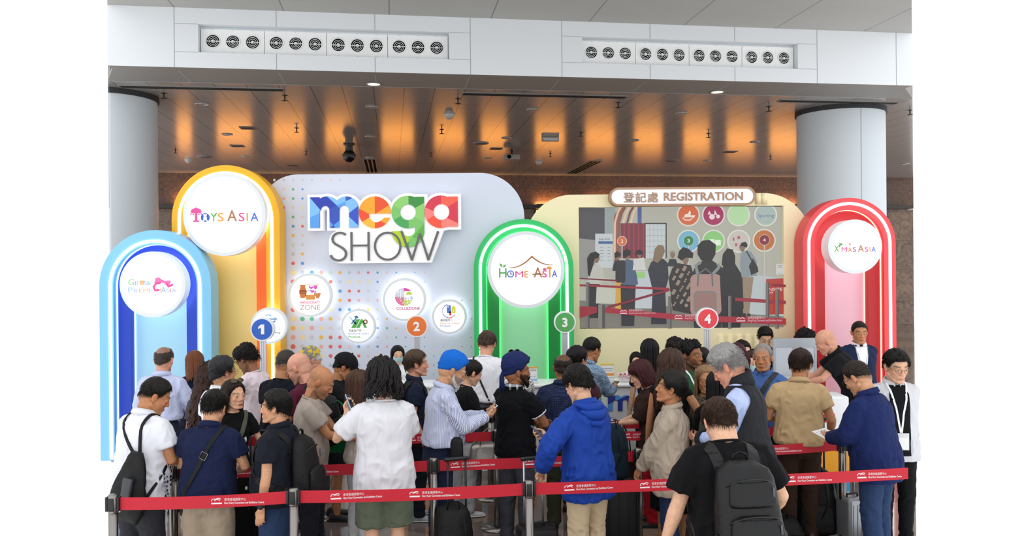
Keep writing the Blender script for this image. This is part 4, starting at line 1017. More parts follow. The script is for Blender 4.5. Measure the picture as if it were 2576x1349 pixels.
# ---- number signs on poles
def number_sign(n, px, py, rpx, col, name, d=9.42):
    x, z = at(px, py, d); r = rpx * d / F
    root = empty('number_sign', (x, d, 0)); tag(root, 'round %s number %s sign on a white pole above the heads' % (col[1], name), 'sign', 'queue number signs')
    g = G(); plate(g, [circ(0, z, r, 56)], [], 0.07, 0.0); g.build('disc', mat('sign_shell', '#eef1f4', 0.4), root)
    f = flat('face', [circ(0, z, r - 0.016, 56)], mat('number_face', col[0], 0.5), root, -0.004)
    if n == '1': flat('numeral', [rect(-r * .07, z - r * .42, r * .21, z + r * .42), [(-r * .07, z + r * .42), (-r * .30, z + r * .22), (-r * .30, z + r * .02), (-r * .07, z + r * .16)]], mat('number_white', '#f6f8fa', 0.5), f, -0.010)
    else: text('numeral', n, r * 1.12, mat('number_white', '#f6f8fa', 0.5), f, (0, -0.008, z - r * 0.40), bold=r * 0.045)
    g = G()
    for k in (-0.024, 0, 0.024): g.box((k - 0.010, 0.02, 0.02), (k + 0.010, 0.05, z - r + 0.02), None)
    g.box((-0.03, 0.03, 0.02), (0.03, 0.045, z - r + 0.02)); g.build('pole', mat('pole_white', '#d4d8dd', 0.35, 0.5), root)
    g = G(); g.lathe([(0, 0.0), (0.16, 0.0), (0.16, 0.012), (0.03, 0.02), (0, 0.02)], 32); g.build('base', M_ALU, root)
number_sign('1', 659, 829, 29.5, ('#2a62c4', 'blue'), 'one'); number_sign('2', 1048, 821, 28, ('#f07a30', 'orange'), 'two')
number_sign('3', 1421, 811, 27.5, ('#55ad58', 'green'), 'three'); number_sign('4', 1780, 802, 27.5, ('#ec4650', 'red'), 'four')

# ---- grey partition at the right counters
x0, z1 = at(1945, 858, 10.2); x1, _ = at(2054, 862, 10.2)
root = empty('partition_screen', ((x0 + x1) / 2, 10.2, 0)); tag(root, 'light grey office partition in front of the curly-haired clerk', 'partition')
w = (x1 - x0) / 2
for s_ in (-1, 1):
    g = G(); g.box((s_ * w / 2 - w / 2 + .01, 0, 0.05), (s_ * w / 2 + w / 2 - .01, 0.03, z1)); g.build('panel', mat('partition_grey', '#c3cad2', 0.6), root)
    g = G(); plate(g, [rect(s_ * w / 2 - w / 2, 0.0, s_ * w / 2 + w / 2, z1 + .03)], [rect(s_ * w / 2 - w / 2 + .03, 0.04, s_ * w / 2 + w / 2 - .03, z1 - .08)], 0.035, -0.006); g.build('frame', mat('partition_frame', '#aeb6bd', 0.4, 0.3), root)

# ---- leaflets in stands and a sweet bowl on the counters
def leaflet(px, py, w_, h_, label, stripes, d=9.75):
    x, z = at(px, py, d); w, h = w_ * d / F, h_ * d / F; zt_ = max(z - h / 2, 1.07)
    root = empty('leaflet_stand', (x, d, 1.071)); tag(root, label, 'notice', None)
    z0 = 0.02
    g = G(); g.box((-w / 2 - .01, -0.03, 0), (w / 2 + .01, 0.06, 0.012)); g.box((-w / 2 - .005, 0.0, 0.01), (w / 2 + .005, 0.006, z - h / 2 - 1.07 + h)); g.build('stand', mat('acrylic', '#e6ecef', 0.1, alpha=0.55), root)
    zz = z - h / 2 - 1.07
    p_ = flat('sheet', [rect(-w / 2, zz, w / 2, zz + h)], ink('#f5f6f6'), root, -0.006)
    for t in stripes:
        if t[0] == 'T': text('lettering', t[1], t[5], ink(t[4]), p_, (t[2] * w - w / 2, -0.008, zz + t[3] * h), align='LEFT', width=t[6] * w)
        else: flat('print', [rect(t[1] * w - w / 2, zz + t[2] * h, t[3] * w - w / 2, zz + t[4] * h)], ink(t[5]), p_, -0.0085, (), 0.002)
leaflet(897, 962, 36, 48, 'white notice sheet in a clear stand below the green tent sign', [('T', 'Show Directory', 0.1, 0.86, '#4a4e54', 0.018, 0.8), ('T', '展會場刊', 0.25, 0.74, '#4a4e54', 0.03, 0.5), ('R', 0, 0.0, 1, 0.06, '#7ec4e8'), ('R', 0.3, 0.02, 0.8, 0.05, '#f4c84a')])
leaflet(1340, 948, 22, 50, 'narrow white notice sheet standing beside the navy turban', [('R', 0.1, 0.8, 0.9, 0.86, '#b8bcc2'), ('R', 0.1, 0.5, 0.9, 0.54, '#c8ccd0'), ('R', 0.0, 0.3, 1.0, 0.4, '#8fc8ea'), ('R', 0, 0.92, 1, 1, '#f0b050')])
leaflet(1527, 932, 34, 34, 'white notice sheet with a yellow top edge on the counter with the small logo', [('R', 0, 0.88, 1, 1, '#f2d24a'), ('R', 0.1, 0.6, 0.9, 0.66, '#b0b6bc'), ('R', 0.1, 0.45, 0.9, 0.5, '#c4c8cc'), ('R', 0, 0.1, 1, 0.3, '#f2a24a')])
x, _ = at(1572, 955, 9.8); root = empty('sweet_bowl', (x, 9.8, 1.071)); tag(root, 'clear bowl of red wrapped sweets on the white counter', 'bowl')
g = G(); g.lathe([(0.05, 0), (0.05, 0.01), (0.09, 0.04), (0.13, 0.10), (0.125, 0.10), (0.085, 0.045), (0.04, 0.015), (0, 0.012)], 28); g.build('bowl', mat('clear_plastic', '#f4f0f2', 0.05, alpha=0.35), root)
rs = random.Random(3)
for i in range(16):
    a, r_ = rs.random() * 6.28, 0.08 * rs.random() ** 0.5
    g = G(); g.ball((0, 0, 0), (0.024, 0.015, 0.013), None, 10, 8); o = g.build('wrapped_sweet', mat('sweet_wrap', rs.choice(['#c4243c', '#d84a5c', '#8a1c3c', '#e0a0a8']), 0.25)); o.location = (x + r_ * math.cos(a), 9.8 + r_ * math.sin(a), 1.07 + 0.045 + 0.04 * rs.random()); o.rotation_euler = (rs.random(), rs.random(), rs.random() * 6)
    tag(o, 'small shiny red wrapped sweet in the clear bowl on the counter', 'sweet', 'sweets in the bowl')
# ------------------------------------------------------------------ people
def _hash(ix, iy, iz, seed):
    h = (ix * 374761393 + iy * 668265263 + iz * 2147483647 * 0 + iz * 1274126177 + seed * 974634777) & 0xFFFFFFFF
    h = ((h ^ (h >> 13)) * 1274126177) & 0xFFFFFFFF
    return ((h ^ (h >> 16)) & 0xFFFF) / 65535.0
def vnoise(P, seed=0):
    """smooth value noise in 0..1 at points P (n,3)"""
    I = np.floor(P).astype(np.int64); f = P - I; f = f * f * (3 - 2 * f)
    out = 0
    for dx in (0, 1):
        for dy in (0, 1):
            for dz in (0, 1):
                w = (f[:, 0] if dx else 1 - f[:, 0]) * (f[:, 1] if dy else 1 - f[:, 1]) * (f[:, 2] if dz else 1 - f[:, 2])
                out = out + w * _hash(I[:, 0] + dx, I[:, 1] + dy, I[:, 2] + dz, seed)
    return out
def sstep(a, b, x):
    t = np.clip((x - a) / (b - a), 0, 1); return t * t * (3 - 2 * t)

def get_co(me):
    a = np.zeros(len(me.vertices) * 3, np.float32); me.vertices.foreach_get('co', a); return a.reshape(-1, 3).astype(np.float64)
def set_co(me, a):
    me.vertices.foreach_set('co', a.astype(np.float32).ravel()); me.update()
def get_no(me):
    a = np.zeros(len(me.vertices) * 3, np.float32); me.vertex_normals.foreach_get('vector', a); return a.reshape(-1, 3).astype(np.float64)

def smooth_mesh(me, it=2, k=0.5):
    n = len(me.vertices); e = np.zeros(len(me.edges) * 2, np.int32); me.edges.foreach_get('vertices', e)
    a, b = e[0::2], e[1::2]; co = get_co(me)
    cnt = np.bincount(a, minlength=n) + np.bincount(b, minlength=n)
    for _ in range(it):
        acc = np.stack([np.bincount(a, co[b, i], n) + np.bincount(b, co[a, i], n) for i in range(3)], 1)
        co += k * (acc / np.maximum(cnt, 1)[:, None] - co)
    set_co(me, co)

def solid(g, vox, sm=3, name='mesh'):
    """union of overlapping closed pieces as one continuous surface"""
    me0 = g.mesh('tmp'); o = bpy.data.objects.new('tmp', me0); COL.objects.link(o)
    md = o.modifiers.new('r', 'REMESH'); md.mode = 'VOXEL'; md.voxel_size = vox; md.use_smooth_shade = True
    dg = bpy.context.evaluated_depsgraph_get()
    me = bpy.data.meshes.new_from_object(o.evaluated_get(dg)); me.name = name
    bpy.data.objects.remove(o); bpy.data.meshes.remove(me0)
    if sm: smooth_mesh(me, sm)
    me.polygons.foreach_set('use_smooth', [True] * len(me.polygons))
    me.materials.clear()
    return me

def se_ring(cx, cy, z, a, b, n=28, p=2.4, fr=None):
    """super-ellipse ring; fr = different half depth for the front half"""
    out = []
    for k in range(n):
        t = 2 * PI * k / n; c, s = math.cos(t), math.sin(t)
        bb = fr if (fr is not None and s > 0) else b
        out.append(Vector((cx + a * math.copysign(abs(c) ** (2 / p), c), cy + bb * math.copysign(abs(s) ** (2 / p), s), z)))
    return out

# ---- materials of people
SKINS = {'light': '#e2b394', 'asian': '#d5a07c', 'pale': '#ecc0a8', 'tan': '#bd845c', 'brown': '#9a6744', 'pink': '#e0a489', 'olive': '#cf9c77'}
_skin = None
def skin_mat():
    global _skin
    if _skin: return _skin
    m, nt, b, N, L = newmat('skin')
    a = N.new('ShaderNodeAttribute'); a.attribute_name = 'tone'
    tx = N.new('ShaderNodeTexNoise'); tx.inputs['Scale'].default_value = 55; tx.inputs['Detail'].default_value = 3
    tc = N.new('ShaderNodeTexCoord'); L.new(tc.outputs['Object'], tx.inputs['Vector'])
    mx = N.new('ShaderNodeMix'); mx.data_type = 'RGBA'; mx.blend_type = 'MULTIPLY'
    cr = N.new('ShaderNodeValToRGB'); cr.color_ramp.elements[0].color = (0.86, 0.80, 0.78, 1); cr.color_ramp.elements[1].color = (1.08, 1.08, 1.06, 1)
    cr.color_ramp.elements[0].position = 0.3; cr.color_ramp.elements[1].position = 0.7
    L.new(tx.outputs['Fac'], cr.inputs['Fac'])
    mx.inputs['Factor'].default_value = 0.7
    L.new(a.outputs['Color'], mx.inputs[6]); L.new(cr.outputs['Color'], mx.inputs[7]); L.new(mx.outputs[2], b.inputs['Base Color'])
    b.inputs['Roughness'].default_value = 0.48; b.inputs['Specular IOR Level'].default_value = 0.4
    b.inputs['Subsurface Weight'].default_value = 0.0
    _skin = m
    return m

_fab = {}
def fabric(color, pattern=None, color2=None, scale=1.0, rough=0.85, weave=0.25):
    """cloth: fine weave bump, soft sheen and an optional woven or printed pattern"""
    key = (str(color), pattern, str(color2), scale, rough)
    if key in _fab: return _fab[key]
    m, nt, b, N, L = newmat('cloth')
    b.inputs['Roughness'].default_value = rough; b.inputs['Specular IOR Level'].default_value = 0.12
    b.inputs['Sheen Weight'].default_value = 0.02; b.inputs['Sheen Roughness'].default_value = 0.5
    tc = N.new('ShaderNodeTexCoord')
    t1 = N.new('ShaderNodeTexNoise'); t1.inputs['Scale'].default_value = 14; t1.inputs['Detail'].default_value = 5; t1.inputs['Distortion'].default_value = 0.6
    t2 = N.new('ShaderNodeTexNoise'); t2.inputs['Scale'].default_value = 420; t2.inputs['Detail'].default_value = 1
    mp = N.new('ShaderNodeMapping'); mp.inputs['Scale'].default_value = (1.2, 1.2, 0.55)
    L.new(tc.outputs['Object'], mp.inputs['Vector']); L.new(mp.outputs[0], t1.inputs['Vector']); L.new(tc.outputs['Object'], t2.inputs['Vector'])
    b1 = N.new('ShaderNodeBump'); b1.inputs['Strength'].default_value = 0.5; b1.inputs['Distance'].default_value = 0.016
    b2 = N.new('ShaderNodeBump'); b2.inputs['Strength'].default_value = weave; b2.inputs['Distance'].default_value = 0.002
    L.new(t1.outputs['Fac'], b1.inputs['Height']); L.new(t2.outputs['Fac'], b2.inputs['Height'])
    L.new(b1.outputs['Normal'], b2.inputs['Normal']); L.new(b2.outputs['Normal'], b.inputs['Normal'])
    def M(op, a_, b_=None, c_=None):
        n = N.new('ShaderNodeMath'); n.operation = op
        for i, v in enumerate((a_, b_, c_)):
            if v is None: continue
            if hasattr(v, 'is_linked'): L.new(v, n.inputs[i])
            else: n.inputs[i].default_value = v
        return n.outputs[0]
    c1 = (*lin(color), 1)
    if pattern is None:
        mx = N.new('ShaderNodeMix'); mx.data_type = 'RGBA'
        L.new(t1.outputs['Fac'], mx.inputs['Factor'])
        mx.inputs[6].default_value = (c1[0] * 0.92, c1[1] * 0.92, c1[2] * 0.92, 1); mx.inputs[7].default_value = (c1[0] * 1.06, c1[1] * 1.06, c1[2] * 1.06, 1)
        L.new(mx.outputs[2], b.inputs['Base Color'])
    else:
        sx = N.new('ShaderNodeSeparateXYZ'); L.new(tc.outputs['Object'], sx.inputs[0])
        x, y, z = sx.outputs
        if pattern == 'stripe':
            ang = M('ARCTAN2', y, x)
            fac = M('GREATER_THAN', M('SINE', M('MULTIPLY', ang, 78.0 * scale)), 0.15)
        elif pattern == 'plaid':
            s = M('ADD', x, M('MULTIPLY', y, 0.9))
            u = M('GREATER_THAN', M('SINE', M('MULTIPLY', s, 150 * scale)), 0.62)
            v = M('GREATER_THAN', M('SINE', M('MULTIPLY', z, 150 * scale)), 0.62)
            fac = M('MULTIPLY', M('ADD', u, v), 0.5)
        elif pattern == 'dots':
            vo = N.new('ShaderNodeTexVoronoi'); vo.inputs['Scale'].default_value = 62 * scale; vo.inputs['Randomness'].default_value = 0.0
            L.new(tc.outputs['Object'], vo.inputs['Vector'])
            fac = M('LESS_THAN', vo.outputs['Distance'], 0.26)
        elif pattern == 'fleck':
            vo = N.new('ShaderNodeTexVoronoi'); vo.inputs['Scale'].default_value = 90 * scale
            L.new(tc.outputs['Object'], vo.inputs['Vector'])
            fac = M('LESS_THAN', vo.outputs['Distance'], 0.42)
        elif pattern == 'triangles':   # dark triangles that grow towards the hem at the front side
            vo = N.new('ShaderNodeTexVoronoi'); vo.inputs['Scale'].default_value = 30 * scale; vo.inputs['Randomness'].default_value = 0.35; vo.distance = 'MANHATTAN'
            L.new(tc.outputs['Object'], vo.inputs['Vector'])
            lim = M('MULTIPLY', M('SUBTRACT', 1.24, z), 1.9)
            lim = M('MULTIPLY', lim, M('GREATER_THAN', y, 0.015))
            fac = M('LESS_THAN', vo.outputs['Distance'], M('MINIMUM', lim, 0.56))
        elif pattern == 'print':       # small white motifs set in rows
            vo = N.new('ShaderNodeTexVoronoi'); vo.inputs['Scale'].default_value = 11 * scale; vo.inputs['Randomness'].default_value = 0.25
            L.new(tc.outputs['Object'], vo.inputs['Vector'])
            fac = M('LESS_THAN', vo.outputs['Distance'], 0.17)
        elif pattern == 'camo':
            t3 = N.new('ShaderNodeTexNoise'); t3.inputs['Scale'].default_value = 22 * scale; t3.inputs['Detail'].default_value = 1
            L.new(tc.outputs['Object'], t3.inputs['Vector']); fac = M('GREATER_THAN', t3.outputs['Fac'], 0.5)
        else:                          # denim: fades
            t3 = N.new('ShaderNodeTexNoise'); t3.inputs['Scale'].default_value = 7; t3.inputs['Detail'].default_value = 3
            L.new(tc.outputs['Object'], t3.inputs['Vector']); fac = t3.outputs['Fac']
        mx = N.new('ShaderNodeMix'); mx.data_type = 'RGBA'
        L.new(fac, mx.inputs['Factor']); mx.inputs[6].default_value = c1; mx.inputs[7].default_value = (*lin(color2), 1)
        L.new(mx.outputs[2], b.inputs['Base Color'])
    _fab[key] = m
    return m

_hm = {}
def hair_mat(color):
    if color in _hm: return _hm[color]
    m, nt, b, N, L = newmat('hair')
    c = lin(color)
    tc = N.new('ShaderNodeTexCoord'); t = N.new('ShaderNodeTexNoise'); mp = N.new('ShaderNodeMapping')
    mp.inputs['Scale'].default_value = (150, 150, 18); t.inputs['Scale'].default_value = 1.0; t.inputs['Detail'].default_value = 3
    L.new(tc.outputs['Object'], mp.inputs[0]); L.new(mp.outputs[0], t.inputs['Vector'])
    mx = N.new('ShaderNodeMix'); mx.data_type = 'RGBA'; L.new(t.outputs['Fac'], mx.inputs['Factor'])
    mx.inputs[6].default_value = (c[0] * 0.45, c[1] * 0.45, c[2] * 0.45, 1); mx.inputs[7].default_value = (min(c[0] * 1.6, 1), min(c[1] * 1.6, 1), min(c[2] * 1.6, 1), 1)
    L.new(mx.outputs[2], b.inputs['Base Color'])
    b.inputs['Roughness'].default_value = 0.5; b.inputs['Specular IOR Level'].default_value = 0.22
    bp = N.new('ShaderNodeBump'); bp.inputs['Strength'].default_value = 0.6; bp.inputs['Distance'].default_value = 0.004
    L.new(t.outputs['Fac'], bp.inputs['Height']); L.new(bp.outputs['Normal'], b.inputs['Normal'])
    _hm[color] = m
    return m

# ---- the head: origin between the ears, +y is the face, height 0.235
SKULL = [((0, -0.012, 0.030), (0.0755, 0.0965, 0.0865)), ((0, 0.030, -0.030), (0.0600, 0.0640, 0.0860)), ((0, -0.030, -0.02), (0.066, 0.072, 0.072))]
def head_pieces(g, M, fem=False, w=1.0):
    P = lambda x, y, z: M @ Vector((x, y, z))
    R3 = M.to_3x3()
    for c, r in SKULL: g.ball(P(*c), (r[0] * w, r[1], r[2]), R3, 22, 16)
    j = 0.9 if fem else 1.0
    g.tube([P(-0.018 * j, 0.079, -0.099), P(0.018 * j, 0.079, -0.099)], 0.0165 * j, 10, 'round')          # chin
    for s in (-1, 1):
        g.tube([P(s * 0.056 * j * w, -0.005, -0.058), P(s * 0.030 * j, 0.062, -0.098)], [0.018, 0.016], 10, 'round')   # jaw
        g.ball(P(s * 0.036, 0.062, -0.027), (0.022, 0.021, 0.020), R3)                                   # cheek
        g.tube([P(s * 0.012, 0.0885, 0.021), P(s * 0.034, 0.084, 0.025), P(s * 0.051, 0.066, 0.017)], [0.010, 0.0095, 0.007], 8, 'round')  # brow
        g.ball(P(s * 0.0315, 0.0725, 0.000), (0.0145, 0.012, 0.0125), R3)                                   # eyeball under lids
        g.tube([P(s * 0.0175, 0.0855, 0.0015), P(s * 0.0315, 0.0905, 0.0075), P(s * 0.046, 0.0815, 0.002)], 0.0042, 6, 'round')  # upper lid
        g.tube([P(s * 0.0185, 0.0845, -0.004), P(s * 0.0315, 0.0880, -0.0095), P(s * 0.046, 0.0800, -0.004)], 0.0038, 6, 'round')
        E = R3 @ Matrix.Rotation(s * 0.30, 3, 'Z')
        g.ball(P(s * 0.0785 * w, -0.008, -0.010), (0.009, 0.019, 0.031), E)                                # ear
        g.ball(P(s * 0.0835 * w, -0.014, 0.000), (0.007, 0.019, 0.021), E)
        g.ball(P(s * 0.0115, 0.0985, -0.0345), (0.0085, 0.010, 0.008), R3)                                  # nostril wing
    g.tube([P(0, 0.088, 0.013), P(0, 0.0985, -0.010), P(0, 0.1065, -0.031)], [0.0085, 0.0095, 0.0115], 10, 'round')     # nose
    g.tube([P(-0.022, 0.0895, -0.0675), P(0, 0.0975, -0.0640), P(0.022, 0.0895, -0.0675)], [0.0040, 0.0058, 0.0040], 8, 'round')   # lips
    g.tube([P(-0.019, 0.0885, -0.0715), P(0, 0.0955, -0.0745), P(0.019, 0.0885, -0.0715)], [0.0040, 0.0064, 0.0040], 8, 'round')
    g.ball(P(0, 0.077, -0.068), (0.032, 0.0185, 0.030), R3)
    g.ball(P(0, 0.083, -0.083), (0.020, 0.010, 0.012), R3)

def skull_r(D, w=1.0):
    """distance from the head origin to the skull surface along unit directions D"""
    out = np.full(len(D), 0.03)
    for c, r in SKULL:
        r = np.array([r[0] * w, r[1], r[2]]); c = np.array(c)
        d = D / r; o = -c / r
        A = (d * d).sum(1); B = (d * o).sum(1); Cc = (o * o).sum() - 1
        disc = B * B - A * Cc
        t = np.where(disc > 0, (-B + np.sqrt(np.maximum(disc, 0))) / A, 0)
        out = np.maximum(out, t)
    return out

def hairline(az, style='m'):
    """elevation (deg) of the hair border against azimuth from the face (deg, 0..180)"""
    if style == 'fade':   xs, ys = (0, 38, 55, 68, 80, 100, 118, 180), (38, 36, 26, 8, -4, 6, -12, -26)
    elif style == 'f':    xs, ys = (0, 25, 48, 62, 78, 100, 118, 180), (41, 39, 22, -5, -16, -24, -34, -46)
    elif style == 'bang': xs, ys = (0, 30, 48, 62, 78, 100, 118, 180), (19, 18, 12, -12, -24, -34, -40, -48)
    elif style == 'fringe': xs, ys = (0, 55, 68, 80, 96, 115, 150, 180), (88, 82, 30, 0, 8, -16, -36, -38)
    elif style == 'recede': xs, ys = (0, 30, 52, 66, 80, 98, 118, 180), (52, 62, 40, 12, -8, 8, -22, -40)
    elif style == 'beard': xs, ys = (0, 30, 60, 75, 90, 180), (0,) * 6
    else:                 xs, ys = (0, 38, 54, 66, 80, 98, 116, 180), (37, 35, 24, 4, -10, 8, -20, -40)
    return np.interp(az, xs, ys)

def hair_shell(g, M, thick, line='m', w=1.0, seed=0, rough=0.15, top=1.0, bald=0.0, nu=72, nv=44, curl=0.0, part=0.0):
    u = np.linspace(0, 2 * np.pi, nu, endpoint=False); v = np.linspace(-0.95, np.pi / 2 - 0.02, nv)
    U, V = np.meshgrid(u, v)
    D = np.stack([np.sin(U) * np.cos(V), np.cos(U) * np.cos(V), np.sin(V)], -1).reshape(-1, 3)
    r = skull_r(D, w)
    az = np.degrees(np.abs((U.ravel() + np.pi) % (2 * np.pi) - np.pi)); el = np.degrees(V.ravel())
    hl = hairline(az, line)
    n1 = vnoise(D * 7, seed); n2 = vnoise(D * 22, seed + 3)
    m = sstep(0.0, 14.0, el - hl + (n2 - 0.5) * 5)
    if bald > 0:        # crown without hair
        cr = np.degrees(np.arccos(np.clip(D[:, 2] * math.cos(0.42) - D[:, 1] * math.sin(0.42), -1, 1)))
        m = m * sstep(bald - 6, bald + 8, cr + (n1 - 0.5) * 8)
    t = thick * (0.38 + (top - 0.38) * sstep(5, 55, el)) * (1 + rough * (n1 - 0.5) * 3 + rough * (n2 - 0.5) * 1.5) + curl * (n2 - 0.4)
    if part: t = t - thick * 0.5 * np.exp(-((D[:, 0] - part) / 0.05) ** 2) * sstep(20, 50, el) * sstep(-0.6, 0.2, D[:, 1])
    off = m * (t + 0.006) - 0.006
    Pn = D * (r + off)[:, None]
    vs = [M @ Vector(p) for p in Pn]
    fs = []
    for i in range(nv - 1):
        for j in range(nu):
            q = (i * nu + j, i * nu + (j + 1) % nu, (i + 1) * nu + (j + 1) % nu, (i + 1) * nu + j)
            if max(m[k] for k in q) > 0.02: fs.append(q)
    fs.append([(nv - 1) * nu + j for j in range(nu)])
    g.add(vs, fs)

def hair_strands(g, M, n, length, line='m', w=1.0, seed=0, thick=0.008, lift=0.5, rad=0.0016, flow=(0, -1, -0.2), bald=0.0, wild=0.35, elmin=-45):
    """short tapering tufts that break up the outline"""
    rs = np.random.RandomState(seed)
    D = rs.normal(size=(n * 2, 3)); D /= np.linalg.norm(D, axis=1)[:, None]
    az = np.degrees(np.abs(np.arctan2(D[:, 0], D[:, 1]))); el = np.degrees(np.arcsin(D[:, 2]))
    ok = (el > hairline(az, line) + 4) & (el > elmin)
    if bald > 0:
        cr = np.degrees(np.arccos(np.clip(D[:, 2] * math.cos(0.42) - D[:, 1] * math.sin(0.42), -1, 1))); ok &= cr > bald
    D = D[ok][:n]; r = skull_r(D, w)
    fl = np.array(flow, float)
    for d, q in zip(D, r):
        t = fl + rs.normal(size=3) * wild; t -= d * t.dot(d); t /= np.linalg.norm(t) + 1e-9
        p0 = d * (q + thick * 0.5); dirv = t * (1 - lift) + d * lift
        L = length * (0.6 + 0.8 * rs.rand())
        p1 = p0 + dirv * L * 0.55 + d * 0.002; p2 = p0 + dirv * L - d * L * 0.12 + np.array((0, 0, -0.1 * L))
        s = np.cross(dirv, d); s /= np.linalg.norm(s) + 1e-9
        a = rad
        pts = [p0 + s * a, p0 - s * a, p0 + d * a, p1 + s * a * 0.8, p1 - s * a * 0.8, p1 + d * a * 0.8, p2]
        g.add([M @ Vector(p) for p in pts], [(0, 1, 4, 3), (1, 2, 5, 4), (2, 0, 3, 5), (3, 4, 6), (4, 5, 6), (5, 3, 6)])

def hair_locks(g, M, n, zend, seed=0, rad=0.011, az0=60, spread=0.02, wave=0.004, back=0.0, freq=9, w=1.0, up=0.03, bodyfall=None):
    """long locks from the crown down to zend (head space); az0 = azimuth from which hair hangs"""
    rs = np.random.RandomState(seed)
    for i in range(n):
        a = math.radians(az0 + (180 - az0) * rs.rand() ** 0.8) * (1 if rs.rand() < 0.5 else -1)
        ze = zend * (0.86 + 0.2 * rs.rand()); ph = rs.rand() * 6.28; k = 0.6 + 0.8 * rs.rand()
        pts = []; rr = []
        N = 12
        for j in range(N):
            t = j / (N - 1)
            if t < 0.42:   # over the skull
                e = math.radians(78 - 88 * (t / 0.42)); d = np.array([[math.sin(a) * math.cos(e), math.cos(a) * math.cos(e), math.sin(e)]])
                p = d[0] * (skull_r(d, w)[0] + up * 0.35)
                last = p
            else:
                q = (t - 0.42) / 0.58
                p = np.array([last[0] * (1 + spread * 6 * q), last[1] * (1 + spread * 2 * q) - back * q, last[2] + (ze - last[2]) * q])
            p = p + np.array([math.sin(ph + t * freq), math.cos(ph * 1.3 + t * freq), 0]) * wave * (0.3 + t) * 2
            pts.append(M @ Vector(p)); rr.append(rad * k * (0.5 + 0.7 * math.sin(PI * min(1, t * 0.9 + 0.12)) if t < 0.93 else 0.25))
        g.tube(pts, rr, 6, True)

def ik(a, t, l1, l2, pole):
    """shoulder a, hand t -> elbow"""
    d = t - a; L = d.length
    if L > (l1 + l2) * 0.999: t = a + d * ((l1 + l2) * 0.999 / L); d = t - a; L = d.length
    d.normalize(); x = (l1 * l1 - l2 * l2 + L * L) / (2 * L); h = math.sqrt(max(0, l1 * l1 - x * x))
    p = pole - d * pole.dot(d)
    p = p.normalized() if p.length > 1e-6 else d.orthogonal().normalized()
    return a + d * x + p * h, t

def hand_pieces(g, W, Fd, N, right, curl=0.35, spread=0.0, k=1.0, point=False):
    S = Fd.cross(N) if right else N.cross(Fd)
    Q = lambda s, f, n: W + S * s * k + Fd * f * k + N * n * k
    g.tube([Q(0, -0.035, 0), Q(0, 0.0, 0), Q(0, 0.025, 0)], [0.026 * k, 0.026 * k, 0.027 * k], 10, 'round', 0.8)
    xs = (0.030, 0.010, -0.010, -0.029); kf = (0.088, 0.092, 0.087, 0.078)
    ln = ((0.041, 0.025, 0.020), (0.045, 0.029, 0.021), (0.042, 0.026, 0.020), (0.033, 0.020, 0.017))
    for i in range(4):
        g.tube([Q(xs[i] * 0.55, 0.010, 0), Q(xs[i], kf[i], -0.002)], [0.0135 * k, 0.0115 * k], 8, 'round')
        p = Q(xs[i], kf[i], -0.002); ang = 0.0; c = curl * (0.9 + 0.12 * i); pts = [p]
        if point and i == 0: c = 0.12
        sp = (1.5 - i) * spread
        for q, l in enumerate(ln[i]):
            ang += c * (1.0, 1.25, 0.8)[q]
            p = p + ((Fd * math.cos(ang) + N * math.sin(ang)) + S * sp) * l * k; pts.append(p)
        g.tube(pts, [0.0100 * k, 0.0092 * k, 0.0084 * k, 0.0070 * k], 8, 'round')
    t0 = Q(0.020, 0.022, 0.004); t1 = Q(0.043, 0.050, 0.012 + 0.012 * curl); t2 = Q(0.048 - 0.012 * curl, 0.080, 0.018 + 0.03 * curl); t3 = Q(0.043 - 0.03 * curl, 0.104, 0.020 + 0.045 * curl)
    g.tube([t0, t1, t2, t3], [0.0150 * k, 0.0125 * k, 0.0100 * k, 0.0078 * k], 8, 'round')
    g.tube([Q(0.005, 0.02, 0.006), Q(0.014, 0.055, 0.006)], 0.014 * k, 8, 'round')

class Person:
    pass

POSES = {  # hand target (x outwards, y forward, z up), palm normal, curl, elbow pole (x outwards)
    'down':   ((0.26, 0.04, 0.80), (-1, 0.1, 0), 0.35, (0.25, -1, 0)),
    'phone':  ((0.07, 0.33, 1.16), (-0.45, -0.35, 0.8), 0.75, (0.6, -0.35, -1)),
    'phonehi': ((0.06, 0.30, 1.30), (-0.4, -0.6, 0.6), 0.75, (0.6, -0.2, -1)),
    'reading': ((0.11, 0.34, 1.10), (-0.3, -0.3, 0.9), 0.6, (0.7, -0.4, -1)),
    'clasp':  ((0.05, 0.26, 0.93), (-0.5, -0.6, -0.2), 0.5, (1, -0.5, -0.3)),
    'fold':   ((-0.08, 0.23, 1.13), (-0.2, -1, 0), 0.4, (1, 0, -0.6)),
    'behind': ((0.06, -0.19, 0.88), (-0.3, -1, 0), 0.5, (1, -0.4, 0)),
    'handle': ((0.22, 0.30, 0.98), (0, -0.2, -1), 0.95, (0.6, -0.8, 0)),
    'desk':   ((0.18, 0.44, 1.06), (-0.2, 0, -1), 0.3, (0.8, -0.5, -0.3)),
    'strap':  ((0.16, 0.14, 1.28), (0, -1, 0), 0.9, (0.7, -0.1, -1)),
    'hip':    ((0.20, 0.16, 0.98), (-0.8, -0.5, 0), 0.4, (1, -0.6, 0)),
    'hang':   ((0.24, 0.12, 0.95), (-1, 0, 0), 0.8, (0.2, -1, 0)),
}

